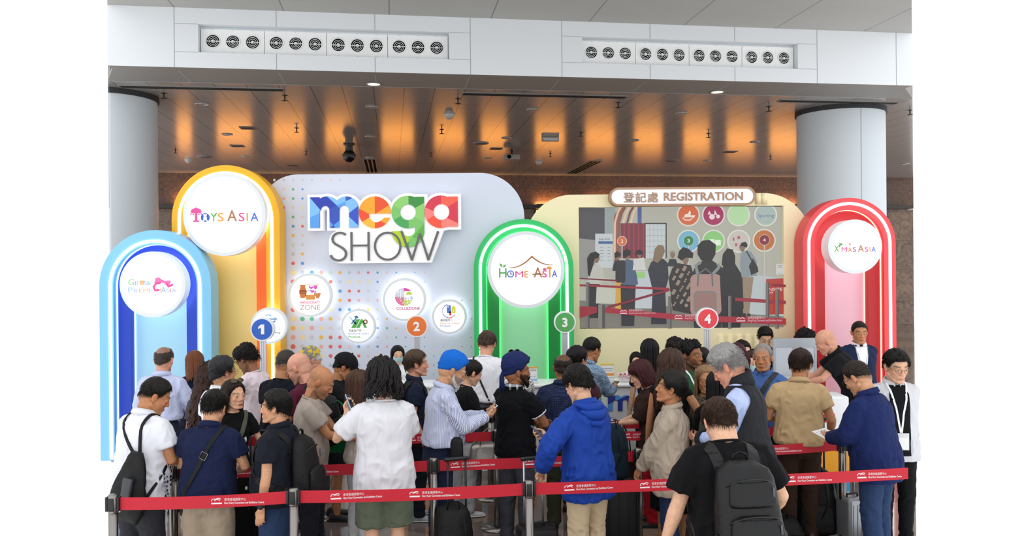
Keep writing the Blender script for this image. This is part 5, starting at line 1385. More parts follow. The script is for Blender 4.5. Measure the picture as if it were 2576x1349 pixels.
def person(px, py, d, face, label, skin='asian', hair='short', hcol='#15120f', shirt=None, legs=None, shoes='#222222',
           lean=0, pitch=0, yaw=0, armL='down', armR='down', wide=1.0, belly=0.0, fem=False, near=False, tilt=0, twist=0,
           beard=None, glasses=None, vox=None, seed=1, feet=None, stubble=0.0, brow=None, group=None, lips=None, face_seen=True, hvol=1.0, smile=False, neckw=1.0, headz=0.0):
    """px,py: top of the head in the photograph; d: distance; face: heading, 0 = away from the camera, 90 = to the right.
    shirt: dict(mat, sleeve='short'|'long'|'none', hem, ease, neck='crew'|'polo'|'shirt'|'hood'...); legs: dict(mat, kind)"""
    p = Person(); rs = random.Random(seed)
    ln, pt = math.radians(lean), math.radians(pitch)
    tw = math.radians(twist)
    def T(q):
        q = Vector(q); k = max(0.0, min(1.0, (q.z - 0.86) / 0.42)); k = k * k * (3 - 2 * k)
        c = Vector((0, 0, 0.93)); r = q - c
        r = Matrix.Rotation(-ln * (0.35 + 0.65 * k) if q.z > 0.93 else 0, 3, 'X') @ Matrix.Rotation(tw * k, 3, 'Z') @ r
        return c + r
    nb = T((0, -0.012, 1.475))
    Hm = Matrix.Translation(nb) @ Matrix.Rotation(math.radians(yaw) + tw, 4, 'Z') @ Matrix.Rotation(math.radians(tilt), 4, 'Y') @ Matrix.Rotation(-(ln * 0.75 + pt * 0.45), 4, 'X') @ \
         Matrix.Translation((0, 0.016, 0.072 + headz)) @ Matrix.Rotation(-pt * 0.55, 4, 'X') @ Matrix.Translation((0, 0.012, 0.082)) @ Matrix.Scale(1.16, 4)
    # size so that the crown meets the pixel at this distance
    crown = max((Hm @ Vector((0.0755 * math.sin(a) * math.cos(e), -0.012 + 0.0965 * math.cos(a) * math.cos(e), 0.03 + 0.0865 * math.sin(e)))).z
                for a in np.linspace(0, 6.28, 16) for e in np.linspace(0, 1.57, 8)) + {'bald': 0.0}.get(hair, 0.012 * hvol)
    hx, hz = at(px, py, d)
    s = hz / crown
    p.stature = 1.75 * s
    th = -math.radians(face)
    cw = Matrix.Rotation(th, 4, 'Z') @ (Hm @ Vector((0, 0.0, 0.03))) * s
    root = empty('person', (hx - cw.x, d - cw.y, 0), th)
    tag(root, label, 'person', group)
    p.root = root; p.s = s; p.T = T; p.Hm = Hm; p.label = label
    S4 = Matrix.Scale(s, 4)
    p.world = Matrix.Translation(root.location) @ Matrix.Rotation(th, 4, 'Z') @ S4
    W_ = wide
    fw = 0.93 if fem else 1.0
    # ------- joints
    sh = {+1: T((0.168 * fw * (0.5 + 0.5 * W_), -0.012, 1.392)), -1: T((-0.168 * fw * (0.5 + 0.5 * W_), -0.012, 1.392))}
    L1, L2 = 0.285, 0.255
    arms = {}
    for sd, ps in ((+1, armR), (-1, armL)):
        if isinstance(ps, str): tg, nn, cu, po = POSES[ps]; raw = False
        else:
            base = POSES[ps[0]] if isinstance(ps[0], str) else POSES['down']
            tg = ps[1]; nn = ps[2] if len(ps) > 2 and ps[2] else base[1]; cu = ps[3] if len(ps) > 3 and ps[3] is not None else base[2]; po = ps[4] if len(ps) > 4 else base[3]
        tgt = Vector((tg[0] * sd, tg[1], tg[2]))
        if ps == 'down': tgt.x = sd * max(0.25, 0.205 * W_ + 0.055)
        pole = Vector((po[0] * sd, po[1], po[2]))
        el, wr = ik(sh[sd], tgt, L1, L2, pole)
        Fd = (wr - el).normalized()
        N = Vector((nn[0] * sd, nn[1], nn[2])); N = (N - Fd * N.dot(Fd)).normalized()
        arms[sd] = (sh[sd], el, wr, Fd, N, cu)
    p.arms = arms
    # ------- skin: one continuous body
    g = G()
    TT = lambda ring: [T(q) for q in ring]
    wa = 0.118 if fem else 0.142
    tor = [(0.86, 0.150, 0.098), (0.98, 0.140, 0.09), (1.08, wa * 0.95, 0.085), (1.2, 0.145 * fw, 0.092), (1.32, 0.158 * fw, 0.098), (1.40, 0.150 * fw, 0.080), (1.455, 0.085 * fw, 0.062), (1.485, 0.05, 0.05)]
    g.loft([TT(se_ring(0, -0.005, z, a * (0.3 + 0.7 * W_), b * (0.4 + 0.6 * W_), 20, 2.2)) for z, a, b in tor])
    nr = (0.048 if fem else 0.061) * (0.6 + 0.4 * W_) * neckw
    g.tube([T((0, -0.012, 1.43)), nb, Hm @ Vector((0, -0.018, -0.085)), Hm @ Vector((0, -0.018, -0.02))], [nr * 1.0, nr * 1.0, nr, nr * 0.98], 14, 'round')
    head_pieces(g, Hm, fem, 0.97 if fem else 1.0)
    ar = (0.80 if fem else 0.94) * (0.4 + 0.6 * W_)
    for sd in (1, -1):
        a, e, w_, Fd, N, cu = arms[sd]
        g.tube([a, a.lerp(e, 0.35), a.lerp(e, 0.8), e, e.lerp(w_, 0.3), e.lerp(w_, 0.75), w_], [0.044 * ar, 0.046 * ar, 0.041 * ar, 0.039 * ar, 0.041 * ar, 0.030 * ar, 0.0255], 12, 'round')
        hand_pieces(g, w_, Fd, N, sd > 0, cu, 0.04, 0.96 if not fem else 0.88)
    feet = feet or ((0.10, 0.02), (-0.10, -0.02))
    kind = (legs or {}).get('kind', 'trousers')
    bare = kind in ('shorts', 'skirt')
    legpts = []
    for (fx, fy), sd in zip(feet, (1, -1)):
        hip = Vector((0.092 * sd, 0, 0.88)); an = Vector((fx, fy, 0.085))
        kn = hip.lerp(an, 0.50) + Vector((0.004 * sd, 0.022, 0))
        legpts.append((hip, kn, an))
        if bare:
            lw = 0.86 if fem else 1.0
            g.tube([hip, hip.lerp(kn, 0.5), kn, kn.lerp(an, 0.28) + Vector((0, -0.012, 0)), kn.lerp(an, 0.7), an, an - Vector((0, 0, 0.035))],
                   [0.085 * lw, 0.072 * lw, 0.055 * lw, 0.056 * lw, 0.042 * lw, 0.034, 0.034], 14, 'round')
    g.v = [S4 @ Vector(q) for q in g.v]
    vx = vox or (0.0056 if near else 0.0075)
    me = solid(g, vx, 2, 'body')
    # tone per point
    co = get_co(me) / s
    Hi = np.array(Hm.inverted()); hl = co @ Hi[:3, :3].T + Hi[:3, 3]
    base = np.array(lin(SKINS[skin])); C = np.tile(base, (len(co), 1))
    x, y, z = hl[:, 0], hl[:, 1], hl[:, 2]; ax = np.abs(x)
    inhead = (np.linalg.norm(hl, axis=1) < 0.15)
    def blend(mask, col, k=1.0):
        mm = (mask * k * inhead)[:, None]; C[:] = C * (1 - mm) + np.array(col) * mm
    red = base * np.array((1.04, 0.80, 0.76))
    blend(np.exp(-((ax - 0.045) ** 2 + (z + 0.03) ** 2) / 0.0007) * (y > 0.03), red, 0.55)
    blend(np.exp(-((ax) ** 2 + (z + 0.03) ** 2) / 0.0004) * (y > 0.09), red, 0.5)
    blend(((ax > 0.074) & (y < 0.02) & (z > -0.045)) * 1.0, red, 0.5)
    lc = lin(lips) if lips else base * np.array((0.78, 0.46, 0.44))
    blend(np.exp(-((x / 0.023) ** 4 + ((z + 0.0695) / 0.0095) ** 4)) * (y > 0.07), lc, 0.85)
    bc = np.array(lin(brow or hcol)) * 0.9 + base * 0.1
    by = 0.0265 + 0.05 * np.clip(0.030 - ax, -1, 0) * -0.4 - 0.25 * np.clip(ax - 0.042, 0, 1)
    blend(sstep(0.012, 0.018, ax) * (1 - sstep(0.050, 0.056, ax)) * np.exp(-((z - by) / (0.0048 if not fem else 0.0036)) ** 4) * (y > 0.045), bc, 0.85)
    blend(np.exp(-((ax - 0.0315) ** 2 / 0.00022 + (z + 0.012) ** 2 / 0.00006)) * (y > 0.05), base * np.array((0.7, 0.6, 0.6)), 0.35)
    if smile: blend(np.exp(-((x / 0.02) ** 6 + ((z + 0.0695) / 0.0042) ** 4)) * (y > 0.08), (0.85, 0.82, 0.78), 0.95)
    else: blend(np.exp(-((x / 0.021) ** 6 + ((z + 0.0698) / 0.0016) ** 2)) * (y > 0.08), lc * 0.35 if lips is None else np.array(lc) * 0.4, 0.7)
    if stubble > 0:
        az = np.degrees(np.arctan2(ax, y + 0.03))
        low = sstep(0.0, -0.035, z) * (y > -0.02) * (1 - np.exp(-((x / 0.024) ** 4 + ((z + 0.07) / 0.012) ** 4))) * sstep(0.0, 0.03, 0.075 - np.abs(ax - 0.0) * 0 - 0.0) 
        chk = 1 - np.exp(-((ax - 0.036) ** 2 + (z + 0.028) ** 2) / 0.0006)
        blend(low * chk * (np.hypot(x, z + 0.03) > 0.035), np.array(lin(brow or hcol)), stubble)
    if hair in ('buzz', 'fade', 'balding', 'bald', 'grayside', 'short', 'spiky', 'recede'):     # close-cropped sides and nape
        az = np.degrees(np.abs(np.arctan2(x, y))); el = np.degrees(np.arctan2(z, np.hypot(x, y)))
        crop = sstep(-0.105, -0.07, z) * sstep(-4, 12, el - hairline(az, 'm') + (0 if hair != 'bald' else -6))
        if hair == 'bald': crop *= 0.35 * sstep(70, 100, az) * (1 - sstep(20, 45, el))
        blend(crop * (ax < 0.082), np.array(lin(hcol)) * 0.8 + base * 0.2, 0.8)
    a = me.color_attributes.new('tone', 'FLOAT_COLOR', 'POINT')
    a.data.foreach_set('color', np.concatenate([C, np.ones((len(C), 1))], 1).astype(np.float32).ravel())
    p.body = link('body', me, skin_mat(), root)
    # ------- eyes
    for sd in (-1, 1):
        if face_seen:
            g = G()
            c = Vector((sd * 0.0315, 0.0790, -0.0008))
            g.cur = 0; g.ball(S4 @ Hm @ c, (0.0135 * s, 0.0115 * s, 0.0068 * s), Hm.to_3x3(), 16, 10)
            g.cur = 1; g.ball(S4 @ Hm @ (c + Vector((0, 0.0085, 0.0006))), (0.0058 * s, 0.0038 * s, 0.0058 * s), Hm.to_3x3(), 12, 8)
            g.build('eye', [mat('eye_white', '#d8d0c8', 0.25), mat('iris', '#1c120c', 0.15)], root)
    make_hair(p, hair, hcol, seed, fem, hvol, near)
    if beard: make_beard(p, beard, seed)
    if glasses: make_glasses(p, glasses)
    make_shirt(p, shirt, W_, belly, fem, near, seed)
    make_legs(p, legs or {}, legpts, W_, belly, fem, near, seed)
    make_shoes(p, feet, shoes, kind)
    return p

def make_hair(p, hair, hcol, seed, fem, vol=1.0, near=False):
    s = p.s; Hm = p.Hm; g = G(); m = hair_mat(hcol); k = 1.0 if near else 0.5
    if hair in ('short', 'spiky', 'curly', 'mop', 'fade', 'gray', 'side'):
        ln = {'fade': 'fade', 'mop': 'm'}.get(hair, 'm')
        th = {'short': 0.018, 'spiky': 0.022, 'curly': 0.020, 'mop': 0.032, 'fade': 0.010, 'gray': 0.026, 'side': 0.024}[hair] * vol
        hair_shell(g, Hm, th, ln, seed=seed, rough={'curly': 0.5, 'mop': 0.3, 'gray': 0.2}.get(hair, 0.14), top={'fade': 1.3}.get(hair, 1.0), curl={'curly': 0.012, 'mop': 0.012}.get(hair, 0))
        le = {'short': 0.026, 'spiky': 0.032, 'curly': 0.018, 'mop': 0.045, 'fade': 0.014, 'gray': 0.036, 'side': 0.03}[hair]
        lf = {'spiky': 0.45, 'mop': 0.35, 'curly': 0.6, 'gray': 0.25}.get(hair, 0.10)
        fl = {'gray': (0.5, 0.3, -0.2), 'spiky': (0.2, 0.8, 0), 'side': (0.9, 0.4, -0.2)}.get(hair, (0, 0.5, -0.6) if hair == 'mop' else (0, 0.3, -0.5))
        hair_strands(g, Hm, int(1700 * k), le, ln, seed=seed, thick=th, lift=lf, flow=fl, wild=0.6 if hair in ('curly', 'mop') else 0.18, rad=0.0019 if hair in ('curly', 'mop') else 0.0012)
    elif hair in ('buzz', 'balding', 'recede', 'grayside'):
        ln = {'balding': 'm', 'recede': 'recede', 'grayside': 'fringe'}.get(hair, 'fade')
        bd = {'balding': 38, 'grayside': 0}.get(hair, 0)
        hair_shell(g, Hm, 0.007 * vol, ln, seed=seed, bald=bd, rough=0.1)
        hair_strands(g, Hm, int(700 * k), 0.012, ln, seed=seed, thick=0.006, lift=0.2, bald=bd, flow=(0, -0.3, -1))
    elif hair == 'bald':
        pass
    elif hair == 'shag':      # shaggy, to the nape
        hair_shell(g, Hm, 0.036, 'f', seed=seed, rough=0.3, curl=0.010)
        hair_locks(g, Hm, 190, -0.12, seed, 0.0062, 50, 0.014, 0.009, 0.0, up=0.085, freq=8)
        hair_strands(g, Hm, 1400, 0.055, 'f', seed=seed, thick=0.036, lift=0.15, flow=(0, -0.4, -1), wild=0.6, rad=0.0022)
    elif hair in ('long', 'longwave', 'longcurl', 'bob', 'tail', 'bun', 'mid'):
        ln = 'bang' if hair == 'bob' and vol > 1.05 else 'f'
        th = {'longcurl': 0.030, 'longwave': 0.022, 'bob': 0.024}.get(hair, 0.015) * vol
        hair_shell(g, Hm, th, ln, seed=seed, rough=0.5 if hair == 'longcurl' else 0.12, curl=0.014 if hair == 'longcurl' else 0, part=0.02 if hair in ('long', 'longwave', 'mid') else 0)
        ze = {'long': -0.34, 'longwave': -0.33, 'longcurl': -0.44, 'bob': -0.125, 'mid': -0.19}.get(hair)
        if ze:
            n = {'longcurl': 150, 'bob': 90}.get(hair, 110)
            hair_locks(g, Hm, n, ze, seed, {'longcurl': 0.016, 'longwave': 0.012}.get(hair, 0.011), 70 if hair != 'bob' else 78,
                       {'longcurl': 0.12, 'longwave': 0.05, 'bob': 0.012}.get(hair, 0.004), {'longcurl': 0.013, 'longwave': 0.006}.get(hair, 0.0015),
                       0.03 if hair != 'bob' else 0.0, {'longcurl': 26, 'longwave': 12}.get(hair, 4), up=th * 1.8)
        if hair == 'tail':
            for i in range(34):
                r = random.Random(seed * 50 + i); ox, oy = r.uniform(-0.02, 0.02), r.uniform(-0.02, 0.015)
                pts = [Hm @ Vector(q) for q in ((ox * 0.4, -0.105, 0.062), (ox, -0.15 + oy, 0.05), (ox * 1.4, -0.17 + oy, -0.02), (ox * 1.3, -0.15 + oy, -0.12), (ox, -0.13 + oy, -0.20 - 0.05 * r.random()))]
                g.tube(pts, [0.006, 0.010, 0.011, 0.009, 0.003], 6)
        if hair == 'bun':
            g.ball(Hm @ Vector((0, -0.115, 0.03)), (0.04, 0.035, 0.04), Hm.to_3x3())
        hair_strands(g, Hm, int(700 * k), 0.03, ln, seed=seed, thick=th, lift=0.05, flow=(0, -0.6, -1), wild=0.25)
    elif hair in ('turban', 'patka'):
        g = G()
        R3 = Hm.to_3x3()
        hair_shell(g, Hm, 0.046 if hair == 'turban' else 0.030, 'fade', seed=seed, rough=0.07, top=1.0)
        for i in range(3 if hair == 'turban' else 0):
            t = i * 0.020
            pts = []
            for a in range(0, 25):
                q = 2 * PI * a / 24; rr = 0.088 + 0.004 * i
                pts.append(Hm @ Vector((rr * math.sin(q), -0.012 + (rr + 0.018) * math.cos(q), 0.052 + t * 0.7 + 0.020 * math.cos(q) - 0.018 * (1 - math.cos(q)) * 0.5 + 0.006 * math.sin(q + i))))
            g.tube(pts, 0.010, 6, True, 1.0)
        g.ball(Hm @ Vector((0, -0.105, 0.005)), (0.022, 0.020, 0.018), R3)                     # knot
        for sx, l in ((-0.018, 0.17), (0.020, 0.13)) if hair == 'turban' else ():
            g.tube([Hm @ Vector((sx * 0.5, -0.115, 0.005)), Hm @ Vector((sx, -0.128, -0.05)), Hm @ Vector((sx * 1.6, -0.125, -l))], [0.010, 0.016, 0.018], 8, True, 0.45)
        g.v = [tuple(Vector(q) * s) for q in g.v]
        me = g.mesh('turban'); link('turban', me, fabric(hcol, rough=0.75), p.root, True); 
        return
    elif hair == 'cap':       # hair below, cap as a part of its own
        hair_shell(g, Hm, 0.014, 'm', seed=seed)
        hair_strands(g, Hm, int(500 * k), 0.018, 'm', seed=seed, thick=0.01, lift=0.1, flow=(0, -0.3, -1))
    g.v = [tuple(Vector(q) * s) for q in g.v]
    if g.v: link('hair', g.mesh('hair'), m, p.root, True)

def make_cap(p, m, reverse=False, brim=None):
    g = G(); s = p.s; Hm = p.Hm
    u = np.linspace(0, 2 * np.pi, 40, endpoint=False); vs = []; rows = 12
    for i in range(rows):
        e0 = 0.30 + (1.54 - 0.30) * i / (rows - 1)
        for a in u:
            e = e0 + 0.10 * math.cos(a) * (1 - i / (rows - 1))
            d = np.array([[math.sin(a) * math.cos(e), math.cos(a) * math.cos(e), math.sin(e)]])
            r = skull_r(d)[0] + 0.021 - 0.004 * (abs(math.cos(3 * a)) < 0.08)
            vs.append(Hm @ Vector(d[0] * r))
    fs = [(i * 40 + j, i * 40 + (j + 1) % 40, (i + 1) * 40 + (j + 1) % 40, (i + 1) * 40 + j) for i in range(rows - 1) for j in range(40)]
    fs.append([(rows - 1) * 40 + j for j in range(40)])
    g.add(vs, fs); g.ball(Hm @ Vector((0, 0, 0.142)), (0.009, 0.009, 0.005), Hm.to_3x3())
    top = []; bot = []
    for q in range(13):
        a = -1.15 + 2.3 * q / 12
        for ln_ in (0, 1):
            r0 = 0.092 + ln_ * 0.078 * math.cos(a * 0.95) ** 0.6 if abs(a) < 1.6 else 0.092
            x = math.sin(a) * (0.085 + 0.0 * ln_); y = math.cos(a) * (r0 + 0.012)
            zz = 0.046 - ln_ * 0.024 - 0.020 * (a / 1.15) ** 2
            top.append(Hm @ Vector((x, y, zz + 0.003))); bot.append(Hm @ Vector((x, y, zz - 0.003)))
    n = len(top); f = []
    for q in range(12):
        a, b, c, d = 2 * q, 2 * q + 1, 2 * q + 3, 2 * q + 2
        f += [(a, b, c, d), (n + d, n + c, n + b, n + a), (b, n + b, n + c, c)]
    g.add(top + bot, f)
    g.v = [tuple(Vector(q) * s) for q in g.v]
    return link('cap', g.mesh('cap'), m, p.root, True)

def make_beard(p, spec, seed):
    col, ln = spec[0], spec[1]
    g = G(); s = p.s; Hm = p.Hm; rs = np.random.RandomState(seed)
    n = 0
    shell = [Hm @ Vector(q) for q in ()]
    for sd in (-1, 1):
        g.tube([Hm @ Vector(q) for q in ((sd * 0.070, 0.010, -0.02), (sd * 0.064, 0.022, -0.055), (sd * 0.046, 0.056, -0.088), (0, 0.088, -0.106))], [0.006, 0.013, 0.018, 0.020], 8, 'round')
        g.tube([Hm @ Vector(q) for q in ((0, 0.107, -0.052), (sd * 0.020, 0.099, -0.057), (sd * 0.031, 0.084, -0.075))], [0.006, 0.0075, 0.005], 8, 'round')
    g.tube([Hm @ Vector((0, 0.080, -0.098)), Hm @ Vector((0, 0.088, -0.118 - ln))], [0.027, 0.012], 10, 'round')
    for i in range(500):
        a = rs.uniform(-1.35, 1.35); zz = rs.uniform(-0.115, -0.03) if abs(a) > 0.35 else rs.uniform(-0.125, -0.088)
        e = math.asin(max(-0.99, min(0.99, zz / 0.125)))
        d = np.array([[math.sin(a) * math.cos(e), math.cos(a) * math.cos(e), math.sin(e)]])
        r = skull_r(d)[0] + 0.008
        q0 = d[0] * r; dr = d[0] * 0.4 + np.array((0, 0, -1)) + rs.normal(size=3) * 0.3; dr /= np.linalg.norm(dr)
        q1 = q0 + dr * (0.012 + ln * rs.rand()); sd = np.cross(dr, d[0]); sd /= np.linalg.norm(sd) + 1e-9
        g.add([Hm @ Vector(v) for v in (q0 + sd * 0.0016, q0 - sd * 0.0016, q0 + d[0] * 0.002, q1)], [(0, 1, 3), (1, 2, 3), (2, 0, 3)])
    g.v = [tuple(Vector(q) * s) for q in g.v]
    link('beard', g.mesh('beard'), hair_mat(col), p.root, True)

def make_glasses(p, col, up=False, tint=None, big=1.0):
    g = G(); s = p.s; Hm = p.Hm
    H2 = Hm if not up else Hm @ Matrix.Translation((0, -0.028, 0.062)) @ Matrix.Rotation(0.72, 4, 'X')
    for sd in (-1, 1):
        pts = [H2 @ Vector((sd * 0.033 + 0.023 * big * math.cos(a), 0.1035 - 0.12 * max(0, abs(sd * 0.033 + 0.023 * math.cos(a)) - 0.03), -0.003 + 0.0175 * big * math.sin(a))) for a in np.linspace(0, 2 * PI, 21)]
        g.tube(pts, 0.0016, 5, False)
        g.tube([H2 @ Vector(q) for q in ((sd * 0.056, 0.097, 0.003), (sd * 0.075, 0.082, 0.004), (sd * 0.0815, 0.0, 0.006), (sd * 0.080, -0.02, -0.010))], 0.0016, 5)
        if tint:
            g.cur = 1
            c = H2 @ Vector((sd * 0.033, 0.1025, -0.003)); g.add([c] + pts[:-1], [(0, i + 1, (i + 1) % 20 + 1) for i in range(20)]); g.cur = 0
    g.tube([H2 @ Vector((-0.010, 0.1045, 0.003)), H2 @ Vector((0, 0.107, 0.006)), H2 @ Vector((0.010, 0.1045, 0.003))], 0.0014, 5)
    g.v = [tuple(Vector(q) * s) for q in g.v]
    ms = [mat('glasses_frame', col, 0.3)]
    if tint: ms.append(mat('tinted_lens', tint, 0.08))
    return g.build('sunglasses' if up else 'glasses', ms, p.root)

def make_mask(p, col='#a9cfd6'):
    g = G(); Hm = p.Hm; s = p.s; vs = []; nu, nv = 15, 9
    for i in range(nv):
        zz = -0.012 - 0.098 * i / (nv - 1)
        for j in range(nu):
            a = -1.12 + 2.24 * j / (nu - 1); e = math.asin(zz / 0.13)
            d = np.array([[math.sin(a) * math.cos(e), math.cos(a) * math.cos(e), math.sin(e)]])
            r = max(skull_r(d)[0] + 0.007, (0.122 if abs(a) < 0.6 else 0) * math.cos(a * 1.25))
            vs.append(Hm @ Vector(d[0] * r))
    g.add(vs, [(i * nu + j, i * nu + j + 1, (i + 1) * nu + j + 1, (i + 1) * nu + j) for i in range(nv - 1) for j in range(nu - 1)])
    for sd in (-1, 1):
        for zz in (-0.02, -0.085):
            g.tube([Hm @ Vector((sd * 0.062, 0.045, zz)), Hm @ Vector((sd * 0.083, -0.01, -0.01))], 0.0012, 4)
    g.v = [tuple(Vector(q) * s) for q in g.v]
    o = g.build('face_mask', mat('mask_cloth', col, 0.8), p.root)
    md = o.modifiers.new('t', 'SOLIDIFY'); md.thickness = 0.002
    return o

def make_shirt(p, sh, W_, belly, fem, near, seed):
    sh = sh or {}
    s = p.s; T = p.T; S4 = Matrix.Scale(s, 4)
    ease = sh.get('ease', 0.0); hem = sh.get('hem', 0.86); sl = sh.get('sleeve', 'short'); neck = sh.get('neck', 'crew')
    fw = 0.93 if fem else 1.0
    g = G()
    if fem: prof = [(0.80, 0.182, 0.130, 0.120), (0.90, 0.182, 0.130, 0.118), (1.00, 0.164, 0.114, 0.108), (1.08, 0.142, 0.096, 0.098), (1.17, 0.148, 0.098, 0.108), (1.26, 0.160, 0.103, 0.140), (1.33, 0.163, 0.100, 0.120), (1.39, 0.165, 0.090, 0.090), (1.43, 0.130, 0.084, 0.074), (1.462, 0.080, 0.072, 0.060)]
    else:   prof = [(0.72, 0.196, 0.143, 0.138), (0.88, 0.194, 0.141, 0.138), (0.96, 0.186, 0.133, 0.133), (1.06, 0.172, 0.116, 0.126), (1.16, 0.171, 0.113, 0.122), (1.26, 0.176, 0.120, 0.122), (1.33, 0.176, 0.120, 0.114), (1.39, 0.165, 0.106, 0.094), (1.43, 0.122, 0.094, 0.082), (1.47, 0.086, 0.082, 0.070)]
    rings = []
    zs = [q[0] for q in prof]
    tz = [hem + (1.472 if not fem else 1.462) * 0 + (zs[-1] - hem) * i / 26 for i in range(27)]
    for z in tz:
        a = np.interp(z, zs, [q[1] for q in prof]); b = np.interp(z, zs, [q[2] for q in prof]); f = np.interp(z, zs, [q[3] for q in prof])
        up = 1 - max(0, min(1, (z - 1.36) / 0.08))
        bl = belly * math.exp(-((z - 1.04) / 0.13) ** 2)
        sk = (0.3 + 0.7 * W_) if z < 1.40 else (0.5 + 0.5 * W_)
        rings.append([T(q) for q in se_ring(0, -0.004, z, a * sk * fw ** 0.5 + ease * up + bl * 0.3, b * sk + ease * up * 0.8, 32, 2.35, f * sk + ease * up * 0.8 + bl)])
    g.loft(rings)
    nb = p.T((0, -0.012, 1.475))
    r0 = (0.052 if fem else 0.062) * (0.5 + 0.5 * W_)
    for sd in (1, -1):
        a = p.arms[sd][0]
        g.tube([T((0.045 * sd, -0.016, 1.452)), a.lerp(T((0.045 * sd, -0.016, 1.452)), 0.35) + Vector((0, 0, 0.006)), a + Vector((0, 0, 0.004))], [0.030, 0.046, 0.056 if not fem else 0.047], 12, 'round')
    ends = {}
    for sd in (1, -1):
        a, e, w_, Fd, N, cu = p.arms[sd]
        if sl == 'none':
            g.tube([T((0.07 * sd, -0.012, 1.44)), a + Vector((-0.03 * sd, 0, 0.012))], [0.05, 0.045], 12, 'round'); continue
        if sl == 'short':
            f = sh.get('slen', 0.62)
            r1 = (0.060 if fem else 0.073) * (0.45 + 0.55 * W_) + ease * 0.4
            g.tube([a + Vector((-0.045 * sd, 0, 0.0)), a, a.lerp(e, f * 0.5), a.lerp(e, f)], [r0 * 0.98, r0 * 1.02, r1 * 0.98, r1], 16, True)
        else:
            k = sh.get('slim', 1.0) * (0.45 + 0.55 * W_) * (0.84 if fem else 1.0)
            ex = ease * 0.35; c = sh.get('cuff', 0.97)
            pts = [a + Vector((-0.045 * sd, 0, 0)), a, a.lerp(e, 0.4), a.lerp(e, 0.8), e, e.lerp(w_, 0.2), e.lerp(w_, 0.6), e.lerp(w_, c - 0.05), e.lerp(w_, c)]
            g.tube(pts, [r0, r0 * 1.02, 0.064 * k + ex, 0.059 * k + ex, 0.058 * k + ex, 0.057 * k + ex, 0.049 * k + ex, 0.041 * k + ex * 0.6, 0.038 * k + ex * 0.5], 16, True)
            ends[sd] = (e.lerp(w_, c - 0.06), e.lerp(w_, c + 0.01), 0.041 * k + ex * 0.5)
    g.v = [S4 @ Vector(q) for q in g.v]
    me = solid(g, 0.0095 if near else 0.0125, 4, 'shirt')
    # folds
    co = get_co(me); no = get_no(me); q = co / s
    n1 = vnoise(q * np.array((9, 9, 5)) + seed * 3.1, seed); n2 = vnoise(q * np.array((20, 20, 13)) + n1[:, None] * 2.2, seed + 5)
    rid = 1 - np.abs(2 * n2 - 1)
    arm = np.zeros(len(q))
    for sd in (1, -1):
        for J, R in ((p.arms[sd][1], 0.09), (p.arms[sd][0] - Vector((0.03 * sd, 0, 0.07)), 0.10)):
            arm = np.maximum(arm, np.exp(-((q - np.array(J)) ** 2).sum(1) / R ** 2))
    low = sstep(1.12, 0.98, q[:, 2]) * (q[:, 2] > hem + 0.03)
    amp = sh.get('fold', 1.0) * (0.0055 + 0.009 * arm * (sl != 'none') + 0.006 * low)
    co = co + no * ((rid - 0.55) * amp * 2.0 + (n1 - 0.5) * 0.010 * sh.get('fold', 1.0))[:, None]
    set_co(me, co)
    p.shirt = link(sh.get('name', 'shirt'), me, sh.get('mat') or fabric('#888888'), p.root, True)
    p.bvh = BVHTree.FromPolygons([tuple(v) for v in co], [tuple(f.vertices) for f in me.polygons])
    # neck line
    mm = sh.get('mat'); R3 = Matrix.Identity(3)
    g = G()
    nr = (0.058 if fem else 0.068) * (0.6 + 0.4 * W_)
    def ring(z, r, yo=0.0, fz=0.0, n=28):
        return [T((r * 1.04 * math.sin(a), -0.012 + yo + r * math.cos(a), z + fz * math.cos(a))) for a in np.linspace(0, 2 * PI, n, endpoint=False)]
    if neck == 'crew' or neck == 'scoop':
        rr = ring(1.466, nr + 0.008, 0.006, -0.016); g.tube(rr + rr[:1], 0.0085, 6, False)
    elif neck in ('polo', 'shirt'):
        A = [ring(1.455, nr + 0.012, 0.002, -0.012), ring(1.502, nr + 0.004, 0.002, -0.018), ring(1.506, nr + 0.010, 0.002, -0.020), ring(1.468, nr + 0.026, 0.004, -0.022), ring(1.46, nr + 0.020, 0.004, -0.02)]
        A = [r[1:] for r in A]     # open at the throat
        V = [q for r in A for q in r]; n = len(A[0])
        g.add(V, [(i * n + j, i * n + j + 1, (i + 1) * n + j + 1, (i + 1) * n + j) for i in range(4) for j in range(n - 1)])
    elif neck == 'stand':
        A = [ring(1.44, nr + 0.030, 0.002, -0.012), ring(1.50, nr + 0.013, 0.004, -0.020), ring(1.535, nr + 0.010, 0.004, -0.03), ring(1.53, nr + 0.003, 0.004, -0.03), ring(1.47, nr, 0.004, -0.02)]
        A = [r[2:-1] for r in A]; V = [q for r in A for q in r]; n = len(A[0])
        g.add(V, [(i * n + j, i * n + j + 1, (i + 1) * n + j + 1, (i + 1) * n + j) for i in range(4) for j in range(n - 1)])
    elif neck == 'hood':
        A = [ring(1.44, nr + 0.035, 0.0, -0.02), ring(1.50, nr + 0.020, 0.004, -0.02), ring(1.49, nr + 0.006, 0.004, -0.02)]
        g.loft(A, False)
        for i, (zz, yy, rr, ww) in enumerate(((1.455, -0.10, 0.040, 0.115), (1.40, -0.135, 0.042, 0.10), (1.335, -0.142, 0.030, 0.075))):
            g.tube([T((-ww, yy + 0.05, zz + 0.02)), T((-ww * 0.6, yy - 0.005, zz - 0.005)), T((0, yy - 0.022, zz - 0.012)), T((ww * 0.6, yy - 0.005, zz - 0.005)), T((ww, yy + 0.05, zz + 0.02))], [rr * 0.45, rr * 0.9, rr, rr * 0.9, rr * 0.45], 10, 'round')
